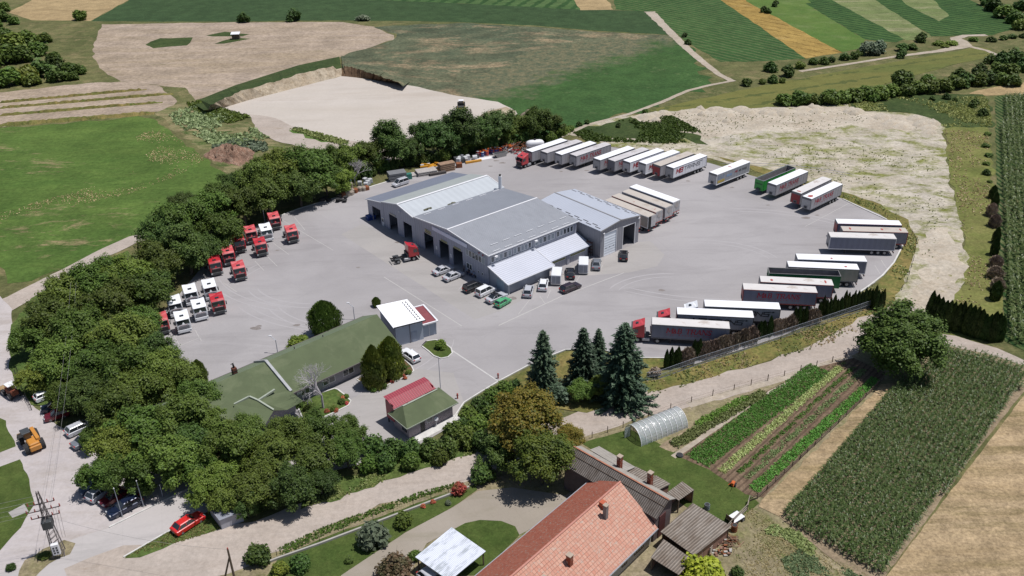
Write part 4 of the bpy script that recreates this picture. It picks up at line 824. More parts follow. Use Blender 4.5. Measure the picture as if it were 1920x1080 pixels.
def shed(pts, zs, mat, lab, name='shed', wallm=None, open_side=None, inset=.25, flip=False, post=False):
    W = [at(p[0], p[1], z) for p, z in zip(pts, zs)]; a = math.atan2(W[1].y - W[0].y, W[1].x - W[0].x); fr = Frame((W[0].x, W[0].y), a)
    rr_ = empty(name, (W[0].x, W[0].y, 0), a, lab, 'shed'); Q = [fr.loc(p) for p in W]
    mb = MB(); slab(mb, Q, .08); mb.build('roof', mat, rr_)
    cx = sum(p.x for p in Q) / 4; cy = sum(p.y for p in Q) / 4; I = [Vector((p.x + (cx - p.x) * .08, p.y + (cy - p.y) * .08, p.z - .12)) for p in Q]
    mb = MB()
    for k in range(4):
        a_, b_ = I[k], I[(k + 1) % 4]
        if open_side is not None and k in open_side: continue
        mb.quad((a_.x, a_.y, 0), (b_.x, b_.y, 0), b_, a_)
    if mb.v: mb.build('wall', wallm or m_oldbrick, rr_)
    for p in I:
        m2 = MB(); m2.box(p.x - .07, p.x + .07, p.y - .07, p.y + .07, 0, p.z); m2.build('post', m_wood, rr_)
    return rr_
shed([(1250, 924), (1279, 902.5), (1301.7, 918.3), (1272.5, 938.3)], (2.8, 2.8, 2.4, 2.4), m_asby, 'small open shed with slatted roof at the right end of the barn', open_side=(2, 3))
shed([(1238.3, 996.7), (1301.7, 1041.7), (1371.7, 986.7), (1299.2, 943)], (2.6, 2.4, 2.4, 2.9), m_asby, 'large shed with a weathered corrugated roof between barn and board fence', open_side=(0,))
shed([(1220, 1045), (1273, 1078), (1298.3, 1048.3), (1244.2, 1010.8)], (2.3, 2.3, 2.5, 2.5), m_asby, 'low shed with a patched roof nearest the yellow bush', open_side=(0,))
m_alu = ribmat('carport_roof', C(230, 236, 250, .76), 'X', .22, .4, var=.05, rough=.35, metal=.0, line_=.93, dirt=C(196, 204, 214), dt=(.48, .6))
cp = shed([(842.5, 1089), (778.3, 1044.2), (846.7, 988.3), (910.8, 1033.3)], (2.5, 2.7, 2.7, 2.5), m_alu, 'carport with a shiny pale sheet-metal roof in the garden drive', name='carport', open_side=(0, 1, 2, 3)); cp['category'] = 'carport'
# polytunnel
a0 = at(1180, 822, 0); a1 = at(1202.5, 838.3, 0); b1 = at(1289, 803, 0); ax_ = (b1 - a1); TA = math.atan2(ax_.y, ax_.x)
r = empty('polytunnel', (a1.x, a1.y, 0), TA, 'plastic covered garden polytunnel with white hoops beside the dirt track', 'greenhouse')
Wt, Ht, Lt = 4.2, 2.45, ax_.length
m, t, b = nodes('polythene'); b.inputs['Base Color'].default_value = (.50, .55, .57, 1); b.inputs['Roughness'].default_value = .2; b.inputs['Alpha'].default_value = .55; b.inputs['Specular IOR Level'].default_value = .8
tc = N(t, 'ShaderNodeTexCoord').outputs['Object']; bp = N(t, 'ShaderNodeBump'); bp.inputs['Strength'].default_value = .9; bp.inputs['Distance'].default_value = .12; lk(t, noise(t, tc, 1.6, 3), bp.inputs['Height']); lk(t, bp.outputs[0], b.inputs['Normal']); m_poly = m
def arch(x, k, g=0): th = math.pi * k / 16; return (x, Wt / 2 + (Wt / 2 + g) * math.cos(math.pi - th), (Ht + g) * math.sin(th))
mb = MB(); nx = 24
for i in range(nx):
    for k in range(16): x0_ = Lt * i / nx; x1_ = Lt * (i + 1) / nx; mb.quad(arch(x0_, k), arch(x1_, k), arch(x1_, k + 1), arch(x0_, k + 1))
mb.poly([arch(Lt, k) for k in range(17)])
mb.build('cover', m_poly, r, smooth=True)
for i in range(10):
    mb = MB(); x = Lt * i / 9
    for k in range(16): mb.bar(arch(x, k, .03), arch(x, k + 1, .03), .07)
    mb.build('hoop', m_white, r)
mb = MB(); mb.box(-.05, 0, 1.4, 1.46, 0, 2.2); mb.box(-.05, 0, 2.7, 2.76, 0, 2.2); mb.box(-.05, 0, 1.4, 2.76, 2.1, 2.16); mb.build('door_frame', m_wood, r)
mb = MB(); mb.box(-1.0, 0, 2.9, 2.94, 0, 2.0); mb.build('door', m_poly, r)
# ---------------------------------------------------------------- vehicles
ZY = .13
m_rub = pm('tyre_rubber', (.02, .02, .022), .85, var=.1)
m_rim = pm('wheel_rim', C(170, 172, 176), .35, metal=.3)
m_chas = pm('chassis_black', (.025, .025, .028), .6, var=.2)
m_alum = pm('aluminium', C(196, 198, 204), .35, metal=.35)
m_redp = pm('truck_red', (.42, .018, .028), .28, var=.06, coat=.5)
m_redf = pm('faded_red', (.47, .055, .065), .45, var=.1, vs=.8)
m_whp = pm('truck_white', C(246, 248, 252, .8), .3, var=.03, coat=.4)
m_plast = pm('grey_plastic', (.05, .055, .06), .55)
m_tail = pm('tail_lamp', (.42, .02, .02), .25)
m_head = pm('head_lamp', C(220, 224, 228), .15)
m_screen = pm('windscreen', (.025, .03, .035), .06, var=.4, vs=.8, spec=1)
m_plate = pm('number_plate', C(220, 220, 214), .5)
def wheel_mesh(r, wd, name='wheel'):
    mb = MB(); mb.tube((0, -wd / 2, 0), (0, wd / 2, 0), r, n=16); mb.mi = 1
    mb.tube((0, -wd / 2 - .015, 0), (0, wd / 2 + .015, 0), r * .58, n=12)
    o = mb.build(name, [m_rub, m_rim]); me = o.data; bpy.data.objects.remove(o); return me
W_TR = wheel_mesh(.5, .34); W_TD = wheel_mesh(.5, .62); W_CAR = wheel_mesh(.32, .21); W_BIG = wheel_mesh(.85, .6)
def put(name, me, parent, loc, rot=(0, 0, 0)):
    o = bpy.data.objects.new(name, me); col.objects.link(o); o.parent = parent; o.location = loc; o.rotation_euler = rot; return o

# letters -------------------------------------------------------------------
def serif_letters(text, h, mb, x0, z0, y, th=.03, slant=.18, wide=1.0, gap=.22):
    """slab-serif capitals as flat strokes in the x-z plane, text runs towards -x"""
    A = {'M': [((0, 0), (0, 1), 1), ((0, 1), (.5, .25), 1.1), ((.5, .25), (1, 1), .6), ((1, 1), (1, 0), 1.1), 's0', 's1', 't0', 't1', 1.05],
         'B': [((.12, 0), (.12, 1), 1.2), ((.12, 1), (.55, 1), .6), ((.12, .53), (.6, .53), .6), ((.12, 0), (.6, 0), .6), ((.55, 1), (.78, .88), .9), ((.78, .88), (.78, .66), 1.1), ((.78, .66), (.55, .53), .9), ((.6, .53), (.85, .4), .9), ((.85, .4), (.85, .14), 1.2), ((.85, .14), (.6, 0), .9), 's.12', 't.12', .85],
         '&': [((.8, .0), (.25, .62), 1), ((.25, .62), (.3, .82), .9), ((.3, .82), (.52, .8), .8), ((.52, .8), (.5, .58), .8), ((.5, .58), (.1, .26), .8), ((.1, .26), (.16, .04), 1), ((.16, .04), (.5, .04), .8), ((.5, .04), (.8, .42), .7), .8],
         'T': [((.5, 0), (.5, 1), 1.2), ((.02, .97), (.98, .97), .7), ((.03, .97), (.03, .76), .7), ((.97, .97), (.97, .76), .7), 's.5', .92],
         'R': [((.12, 0), (.12, 1), 1.2), ((.12, 1), (.6, 1), .6), ((.12, .5), (.6, .5), .6), ((.6, 1), (.82, .86), .9), ((.82, .86), (.82, .64), 1.1), ((.82, .64), (.6, .5), .9), ((.5, .5), (.92, 0), 1.2), 's.12', 't.12', 's.95', .92],
         'A': [((.08, 0), (.5, 1), .7), ((.5, 1), (.92, 0), 1.25), ((.24, .34), (.76, .34), .6), 's.08', 's.92', .95],
         'N': [((.08, 0), (.08, 1), .7), ((.08, 1), (.92, 0), 1.25), ((.92, 0), (.92, 1), .7), 's.08', 't.08', 't.92', .98],
         'S': [((.8, .8), (.6, .98), .8), ((.6, .98), (.28, .98), .8), ((.28, .98), (.12, .8), 1), ((.12, .8), (.2, .62), 1.1), ((.2, .62), (.68, .42), 1.2), ((.68, .42), (.82, .24), 1.1), ((.82, .24), (.68, .03), 1), ((.68, .03), (.3, .02), .8), ((.3, .02), (.1, .2), .8), ((.82, .98), (.82, .74), .6), ((.08, .02), (.08, .28), .6), .82]}
    sw = .155 * h; x = x0
    def stroke(a, b, k):
        ax = (a[0] * wd + slant * a[1]) * h; bx = (b[0] * wd + slant * b[1]) * h; az, bz = a[1] * h, b[1] * h
        dx, dz = bx - ax, bz - az; L = math.hypot(dx, dz); nx, nz = -dz / L * sw * k / 2, dx / L * sw * k / 2; ex, ez = dx / L * sw * .2, dz / L * sw * .2
        mb.quad((x - (ax - ex + nx), y, z0 + az - ez + nz), (x - (ax - ex - nx), y, z0 + az - ez - nz), (x - (bx + ex - nx), y, z0 + bz + ez - nz), (x - (bx + ex + nx), y, z0 + bz + ez + nz))
    for ch in text:
        if ch == ' ': x -= h * .55; continue
        d = A[ch]; wd = d[-1] * wide
        for s in d[:-1]:
            if isinstance(s, str):
                c = float(s[1:]); z = .03 if s[0] == 's' else .97; hw = .13 / wd; stroke((c - hw, z), (c + hw, z), .55)
            else: stroke(*s)
        x -= (wd + gap) * h
    return x
def techno(text, h, mb, x0, z0, y, sl=.28, wd=1.15, sw=.15):
    A = {'M': [(0, 0, 0, 1), (0, 1, .5, .3), (.5, .3, 1, 1), (1, 1, 1, 0)], 'B': [(0, 0, 0, 1), (0, 1, .9, 1), (0, .5, .95, .5), (0, 0, .95, 0), (.95, 0, .95, .5), (.9, .5, .9, 1)],
         'T': [(.5, 0, .5, 1), (0, 1, 1.05, 1)], 'R': [(0, 0, 0, .62), (0, 1, 1, 1), (1, 1, 1, .5), (1, .5, .1, .5), (.5, .5, 1, 0)], 'A': [(0, 0, .1, .5), (.1, .5, .5, 1), (.5, 1, 1, 1), (1, 1, 1, 0), (.3, .38, 1, .38)],
         'N': [(0, 0, 0, .9), (0, .95, 1, .05), (1, 0, 1, 1)], 'S': [(1, 1, 0, 1), (0, 1, 0, .52), (0, .52, 1, .52), (1, .52, 1, 0), (1, 0, 0, 0)]}
    x = x0
    for ch in text:
        if ch == ' ': x -= .3 * h; continue
        for a0, b0, a1, b1 in A[ch]:
            ax = (a0 * wd * .85 + sl * b0) * h; bx = (a1 * wd * .85 + sl * b1) * h; az, bz = b0 * h, b1 * h; dx, dz = bx - ax, bz - az; L = math.hypot(dx, dz)
            nx, nz = -dz / L * sw * h / 2, dx / L * sw * h / 2; ex, ez = dx / L * sw * h * .4, dz / L * sw * h * .4
            mb.quad((x - (ax - ex + nx), y, z0 + az - ez + nz), (x - (ax - ex - nx), y, z0 + az - ez - nz), (x - (bx + ex - nx), y, z0 + bz + ez - nz), (x - (bx + ex + nx), y, z0 + bz + ez + nz))
        x -= (wd + .12) * h
    return x
m_tred = pm('red_lettering', C(196, 44, 60), .7, var=.15, vs=1)
m_tredl = pm('lifted_red_lettering', C(214, 50, 66), .7, var=.15, vs=1)  # red brightened so the lettering reads on the shaded fan sides
m_tblk = pm('black_lettering', (.03, .03, .035), .6)

# roof and side sheets of the trailers
def roofmat(n, c, dirt, t):
    return pm(n, c, .6, var=.05, vs=.5, dirt=dirt, dirt_s=.35, dirt_t=t)
RM = {'white': roofmat('roof_white', C(248, 249, 254, .8), C(232, 230, 232, .78), (.6, .8)), 'grey': roofmat('roof_grey', C(222, 218, 220, .7), C(190, 184, 180), (.5, .7)),
      'beige': roofmat('roof_beige', C(216, 206, 196), C(186, 166, 148), (.55, .72)), 'dirty': roofmat('roof_dirty', C(232, 228, 226, .72), C(190, 172, 156), (.55, .7))}
def sidemat(n, c): return ribmat(n, c, 'X', 1.15, .35, var=.05, rough=.6, line_=.94, wd=(-1, -.7), dirt=tuple(v * .85 for v in c), dt=(.55, .75))
SM = {'grey': sidemat('curtain_grey', C(186, 184, 190)), 'white': sidemat('curtain_white', C(240, 240, 246, .8)), 'dark': sidemat('curtain_dark', C(146, 150, 170)),
      'silver': sidemat('curtain_silver', C(176, 178, 186)), 'beige': sidemat('curtain_beige', C(190, 184, 176))}
FM = {'white': pm('front_white', C(214, 212, 214), .6, dirt=C(180, 176, 172)), 'grey': pm('front_grey', C(186, 184, 186), .6), 'red': pm('front_red', (.28, .03, .035), .5, var=.15), 'dark': pm('front_dark', C(120, 120, 130), .6)}
m_frame = pm('grey_frame', C(128, 128, 134), .55)
m_rust = pm('rust_patch', (.33, .07, .06), .8, var=.3, vs=3)
_ck = {}
def cmesh(key, fn):
    if key not in _ck: o = fn(); _ck[key] = o.data; bpy.data.objects.remove(o)
    return _ck[key]
def trailer(cx, cy, yaw, label, side='grey', roof='white', front='white', text=None, patches=(), frame='grey', rear_open=False, legs=True, group='curtain-side trailers parked round the yard', L=13.6):
    r = empty('trailer', (cx, cy, ZY), R(yaw), label, 'trailer', group); h = L / 2
    def body():
        mb = MB(); mb.bbox(-h + .06, h - .08, -1.26, 1.26, 1.25, 3.95, .02); return mb.build('body', SM[side])
    put('body', cmesh(('b', side), body), r, (0, 0, 0))
    def roofm():
        mb = MB(); n = 12; rows = []
        for i in range(n + 1):
            x = -h + .05 + (L - .12) * i / n; s = .015 * math.sin(i * 2.4)
            rows.append([(x, -1.27, 3.93), (x, -1.2, 4.0), (x, 0, 4.01 + s), (x, 1.2, 4.0), (x, 1.27, 3.93)])
        mb.ring(rows); return mb.build('roof', RM[roof])
    put('roof', cmesh(('r', roof), roofm), r, (0, 0, 0))
    def fr():
        mb = MB()
        for y in (-1.29, 1.21): mb.box(-h, h, y, y + .08, 3.82, 3.95); mb.box(-h, h, y, y + .08, 1.1, 1.28)
        for x in (-h, h - .12):
            for y in (-1.29, 1.19): mb.box(x, x + .12, y, y + .1, 1.28, 3.82)
        return mb.build('side_frame', m_white if frame == 'white' else (m_chas if frame == 'black' else (m_frame if frame == 'grey' else m_rust)))
    put('side_frame', cmesh(('f', frame), fr), r, (0, 0, 0))
    def bulk():
        mb = MB(); mb.box(h - .06, h - .01, -1.2, 1.2, 1.2, 3.45); mb.mi = 1; mb.box(h - .06, h + .0, -1.26, 1.26, 3.45, 3.97); mb.mi = 2; mb.box(h - .01, h + .04, -.45, .45, 1.3, 1.95)
        mb.mi = 3; mb.box(h + .04, h + .1, -.25, .25, 1.4, 1.75); return mb.build('front_wall', [FM[front], m_frame, m_frame, m_chas])
    put('front_wall', cmesh(('w', front), bulk), r, (0, 0, 0))
    def doors():
        mb = MB(); mb.box(-h - .02, -h + .05, -1.22, -.02, 1.25, 3.9); mb.box(-h - .02, -h + .05, .02, 1.22, 1.25, 3.9)
        for y in (-.9, -.3, .3, .9): mb.box(-h - .06, -h - .02, y - .025, y + .025, 1.3, 3.85)
        return mb.build('rear_doors', FM['white'])
    if not rear_open: put('rear_door', cmesh('rd', doors), r, (0, 0, 0))
    else:
        mb = MB(); mb.box(-h - .03, -h + .04, -1.22, .25, 1.25, 3.9); mb.build('rear_door', FM['white'], r)
        mb = MB(); mb.box(-h - .02, -h + .03, .27, 1.22, 1.25, 3.9); mb.build('painted_opening', m_dark, r)  # near-black panel on the solid body, painted for the shaded interior
    def chas():
        mb = MB()
        for y in (-.5, .38): mb.box(-h + .1, h - 1.2, y, y + .12, .85, 1.22)
        mb.box(-h, -h + .12, -1.2, 1.2, .5, .75)
        for y in (-1.05, .9): mb.box(h - 3.6, h - 3.4, y, y + .14, .12, 1.2)
        for y in (-1.22, 1.18): mb.box(-h + 4.9, h - 4.2, y, y + .04, .55, .62); mb.box(-h + 4.9, h - 4.2, y, y + .04, .8, .87)
        mb.box(-h + 6.0, -h + 8.2, -1.15, -.75, .5, 1.1); return mb.build('chassis', m_chas)
    put('chassis', cmesh('ch', chas), r, (0, 0, 0))
    for k in range(3):
        for y in (-1.02, 1.02): put('wheel', W_TR, r, (-h + 1.9 + k * 1.32, y, .5))
    def rl():
        mb = MB()
        for y in (-1.15, .75): mb.box(-h - .04, -h + .02, y, y + .4, .58, .72)
        return mb.build('tail_light', m_tail)
    put('tail_light', cmesh('tl', rl), r, (0, 0, 0))
    if patches:
        for (u, v, a, b_) in patches:
            mb = MB(); x, y = h - u * L, v * 1.2; n = 10
            P = [(x + a * math.cos(2 * math.pi * k / n) * (.8 + .2 * math.sin(k * 3)), y + b_ * math.sin(2 * math.pi * k / n) * (.85 + .15 * math.cos(k * 5)), 4.035) for k in range(n)]
            mb.add(P + [(p[0], p[1], 3.98) for p in P], [tuple(range(n))] + [(k, (k + 1) % n, n + (k + 1) % n, n + k) for k in range(n)]); mb.build('roof_patch', m_rust, r)
    if text:
        y = 1.285; mb = MB()
        if text[0] == 'mb':      # slab-serif name plus a small address line
            u, hh, mt = text[1:]; x = h - u * L; x_end = serif_letters('M&B TRANS', hh, mb, x, 2.35, y, wide=.9, gap=.12); mb.build('lettering', mt, r)
            mb = MB(); n = 15; xx = x; step = (x - x_end) / n
            for i in range(n):
                if i in (3, 11): mb.box(xx - i * step - .06, xx - i * step, y - .01, y, 1.92, 1.98); continue
                mb.box(xx - i * step - step * .5, xx - i * step, y - .01, y, 1.92, 1.97); mb.box(xx - i * step - step * .5, xx - i * step - step * .38, y - .01, y, 1.97, 2.1)
            mb.build('lettering', mt, r)
        if text[0] == 'tech':
            u, hh, red = text[1:]; x = h - u * L; x1 = techno('MB', hh, mb, x, 2.2, y, sw=.24); mb.build('lettering', m_tred if red else m_tblk, r)
            mb = MB(); x2 = techno('TRANS', hh * .82, mb, x1 - .1, 2.35, y, wd=1.35, sw=.15 if red else .22)
            zt = 2.35 + hh * .82; mb.quad((x2 + .9, y, zt), (x2 + .9, y, zt + .1), (x2 - .5, y, zt + .1), (x2 - .5, y, zt)); mb.poly([(x2 - .4, y, zt + .26), (x2 - .4, y, zt - .16), (x2 - .85, y, zt + .05)])
            mb.build('lettering', m_tblk if not red else m_plast, r)
        if text[0] == 'faint':
            mb.box(h - .5, h - .5 - 2.8, y - .01, y, 1.45, 2.15); mb.build('lettering', pm('yellow_block', C(206, 180, 90), .6), r)
            mb = MB(); serif_letters('SAT', .8, mb, h - .6, 2.5, y); mb.box(h - 4.0, h - 6.2, y - .01, y, 2.3, 2.9); mb.build('lettering', pm('faint_blue', C(150, 176, 210), .6), r)
            mb = MB(); techno('MB', .45, mb, h - 7.4, 2.6, y, sw=.2); mb.build('emblem', m_tred, r)
            mb = MB(); techno('MB TRANS', .5, mb, h - 9.0, 2.5, y, wd=.8, sw=.16); mb.build('lettering', m_plast, r)
        if text[0] == 'dot':
            mb.tube((h - text[1] * L, y - .01, 2.6), (h - text[1] * L, y + .004, 2.6), .5, n=16); mb.build('emblem', pm('faded_emblem', C(206, 130, 130), .7), r)
        if text[0] == 'rear':
            pass
    if rear_open is False and group.startswith('box'):
        mb = MB(); mb.tube((-h - .07, 0, 3.0), (-h - .065, 0, 3.0), .62, n=20); mb.build('emblem', pm('pale_emblem', C(196, 188, 186), .7), r)
        mb = MB(); mb.box(-h - .07, -h - .03, -1.2, 1.2, 1.28, 1.42); mb.build('reflector_strip', pm('red_reflector', C(206, 110, 100), .5), r)
    return r
TOP = 'curtain-side trailers in the row along the far edge'
D = {'T1': (10.33, 228.11, -138.5), 'T2': (14.40, 227.00, -138.8), 'T3': (18.17, 225.37, -138.6), 'T4': (22.04, 224.11, -138.9), 'T5': (28.05, 220.70, -139.0), 'T6': (31.78, 219.52, -139.6), 'T7': (35.65, 218.46, -139.7), 'T8': (39.59, 217.07, -139.5),
     'T9': (43.07, 215.41, -139.6), 'T10': (46.18, 213.70, -140.2), 'T11': (56.21, 208.60, -140.4), 'T12': (66.80, 204.41, -140.3), 'T13': (68.89, 200.93, -140.2), 'T14': (73.05, 195.43, -139), 'T15': (74.55, 192.03, -139.5), 'T16': (78.49, 173.35, 173.2),
     'T17': (78.31, 169.50, 173.6), 'T18': (74.66, 166.63, 173.4), 'T19': (64.71, 156.54, 172.9), 'T20': (61.96, 153.21, 171.8), 'T21': (57.60, 151.05, 172), 'T22': (54.82, 147.04, 171.2), 'T23': (50.84, 144.26, 171.8), 'T24': (42.22, 138.26, 172.9),
     'T25': (36.67, 135.54, 172.2), 'T26': (31.57, 132.06, 171.2), 'T30': (34.43, 192.24, 131.0), 'T31': (32.23, 189.28, 130.4), 'T32': (29.50, 186.72, 130.6), 'T33': (27.5, 184.2, 130.3)}
FAN = 'curtain-side trailers fanned along the curved kerb'
trailer(*D['T1'], 'white-roofed grey trailer hitched to the red tractor at the left end of the far row', 'grey', 'white', text=('dot', .3), group=TOP)
trailer(*D['T2'], 'grey-roofed trailer second in the far row, beside the one with the red cab', 'grey', 'grey', 'white', group=TOP)
trailer(*D['T3'], 'bright white-roofed trailer third in the far row, left of the red-lettered one', 'grey', 'white', 'white', text=('dot', .25), group=TOP)
trailer(*D['T4'], 'grey M&B TRANS trailer, rightmost of the first four in the far row', 'grey', 'grey', 'grey', text=('mb', .13, .98, m_tred), group=TOP)
trailer(*D['T5'], 'white-roofed trailer leftmost of the six parked tightly in the far row', 'grey', 'white', 'grey', text=('mb', .13, .98, m_tred), frame='grey', group=TOP)
trailer(*D['T6'], 'dull beige-roofed trailer second of the tight six in the far row', 'grey', 'grey', 'dark', text=('mb', .13, .98, m_tred), group=TOP)
trailer(*D['T7'], 'white trailer with a bold red M at its front edge, third of the tight six', 'white', 'white', 'white', text=('tech', .1, 1.1, True), group=TOP)
trailer(*D['T8'], 'white-fronted trailer directly left of the one with a dark red front', 'white', 'white', 'white', text=('tech', .1, 1.1, True), frame='white', group=TOP)
trailer(*D['T9'], 'trailer with a dark red front wall and beige roof in the far row', 'grey', 'beige', 'red', group=TOP)
trailer(*D['T10'], 'white trailer lettered MB in red, TRANS in black, right end of the far row', 'white', 'white', 'grey', text=('tech', .09, 1.12, True), group=TOP)
trailer(*D['T11'], 'lone silver trailer with faded blue, yellow and dark lettering standing apart', 'silver', 'white', 'white', text=('faint',), frame='white', patches=((.5, 0, .25, .9),), group=TOP)
trailer(*D['T13'], 'M&B TRANS trailer next to the open green tipper on the far right edge', 'grey', 'white', 'white', text=('mb', .13, .98, m_tred), group=TOP)
trailer(*D['T14'], 'red-fronted trailer behind the M&B TRANS trailer with a round red roof stain', 'grey', 'dirty', 'red', patches=((.07, .1, .35, .75),), group=TOP)
trailer(*D['T15'], 'M&B TRANS trailer with a large round red stain on its white roof', 'grey', 'white', 'white', text=('mb', .13, .98, m_tred), patches=((.1, .1, .9, .75),), group=TOP)
trailer(*D['T16'], 'clean white-roofed trailer with a dark side, topmost of the right-hand fan', 'dark', 'white', 'red', frame='red', group=FAN)
trailer(*D['T17'], 'trailer with three red patches on a beige roof, overhanging the kerb', 'dark', 'beige', 'dark', patches=((.13, 0, .25, .75), (.62, 0, .3, .6), (.9, 0, .22, .8)), frame='red', group=FAN)
trailer(*D['T18'], 'dark-sided trailer with four silver posts and a brown-streaked roof', 'dark', 'dirty', 'grey', frame='white', group=FAN)
trailer(*D['T19'], 'white-roofed trailer with one small pink roof mark, above the pale sided one', 'dark', 'white', 'grey', patches=((.5, .4, .25, .4),), frame='white', group=FAN)
trailer(*D['T20'], 'white-roofed trailer with a pale beige side, just behind the green tipper', 'beige', 'white', 'grey', patches=((.82, .2, .3, .4),), group=FAN)
trailer(*D['T22'], 'grey-sided trailer with red oval marks at both ends of its roof', 'dark', 'dirty', 'grey', patches=((.16, .3, .3, .55), (.9, 0, .22, .85)), frame='red', group=FAN)
trailer(*D['T23'], 'dark M&B TRANS trailer with a yellowish stain on its roof end', 'dark', 'dirty', 'red', text=('mb', .2, .98, m_tredl), frame='red', group=FAN)
trailer(*D['T24'], 'grey trailer with a black arrow logo hitched to the white tractor', 'silver', 'white', 'grey', text=('tech', .2, 1.05, False), frame='black', group=FAN)
trailer(*D['T25'], 'arrow-logo trailer hitched to the upper red tractor in the fan', 'silver', 'white', 'grey', text=('tech', .2, 1.05, False), frame='black', group=FAN)
trailer(*D['T26'], 'M&B TRANS trailer hitched to the lowest red tractor beside the dead hedge', 'dark', 'dirty', 'grey', text=('mb', .2, .98, m_tredl), group=FAN)
BX = 'box trailers parked beside the hangar'
trailer(*D['T30'], 'white-roofed box trailer outermost of the four beside the hangar', 'silver', 'white', 'grey', frame='white', group=BX)
trailer(*D['T31'], 'beige-roofed box trailer second outermost beside the hangar', 'silver', 'beige', 'grey', frame='white', group=BX)
trailer(*D['T32'], 'rust-spotted beige-roofed box trailer third out beside the hangar', 'beige', 'beige', 'grey', frame='red', patches=((.45, .2, .1, .3), (.9, 0, .12, .5)), group=BX)
trailer(*D['T33'], 'box trailer with one rear door open, its shaded interior painted black, nearest the hangar', 'beige', 'beige', 'grey', frame='white', rear_open=True, group=BX)
Pq = Vector((29.22, 178.42, 0)); aq = R(130.5); ux = Vector((math.cos(aq), math.sin(aq), 0)); vy = Vector((-ux.y, ux.x, 0))
cq = Pq + ux * 6.8 + vy * 1.27
trailer(cq.x, cq.y, 130.5, 'half-hidden white trailer whose rear corner peeps out behind the hangar wall', 'white', 'white', 'grey', frame='red', group=BX)
# open green tippers
m_grn = pm('tipper_green', (.035, .30, .055), .4, var=.08); m_grnd = pm('tipper_dark_green', (.01, .16, .05), .4, var=.1); m_inner = pm('scratched_steel', C(150, 146, 148), .5, var=.2, vs=1)
def tipper(cx, cy, yaw, label, mt):
    r = empty('tipper_trailer', (cx, cy, ZY), R(yaw), label, 'trailer', 'open green tipper trailers'); h = 6.8; mb = MB()
    for y in (-1.26, 1.18): mb.box(-h, h, y, y + .08, 1.0, 3.65)
    mb.box(-h, -h + .08, -1.18, 1.18, 1.0, 3.65); mb.box(h - .08, h, -1.18, 1.18, 1.0, 3.65)
    for k in range(8):
        for y in (-1.31, 1.26): mb.box(-h + .2 + k * 1.85, -h + .3 + k * 1.85, y, y + .05, 1.0, 3.6)
    mb.build('body', mt, r)
    mb = MB()
    for y0_, y1_ in ((-1.18, -1.16), (1.16, 1.18)): mb.box(-h + .08, h - .08, y0_, y1_, 1.05, 3.6)
    mb.box(-h + .08, h - .08, -1.15, 1.15, 1.0, 1.08); mb.box(h - .1, h - .08, -1.15, 1.15, 1.08, 3.6); mb.box(-h + .08, -h + .1, -1.15, 1.15, 1.08, 3.6); mb.build('inner_lining', m_inner, r)
    mb = MB()
    for y in (-1.3, 1.18): mb.box(-h, h, y, y + .12, 3.65, 3.75)
    mb.box(-h, -h + .1, -1.18, 1.18, 3.65, 3.75); mb.box(h - .1, h, -1.18, 1.18, 3.65, 3.75); mb.build('rim', m_alum if mt is m_grn else m_inner, r)
    mb = MB()
    for y in (-.5, .38): mb.box(-h + .3, h - 1, y, y + .12, .75, 1.0)
    for y in (-1.05, .9): mb.box(h - 3.0, h - 2.8, y, y + .14, .12, 1.0)
    mb.build('chassis', m_chas, r)
    mb = MB(); mb.box(h, h + .3, -.5, .5, 1.1, 1.5); mb.box(h, h + .12, -.9, .9, 2.6, 2.7); mb.build('front_step', m_plast, r)
    for k in range(3):
        for y in (-1.02, 1.02): put('wheel', W_TR, r, (-h + 1.7 + k * 1.32, y, .5))
    return r
tipper(*D['T12'], 'bright green open-topped tipper trailer in the far row', m_grn)
tipper(*D['T21'], 'dark green open-topped tipper trailer in the right-hand fan', m_grnd)

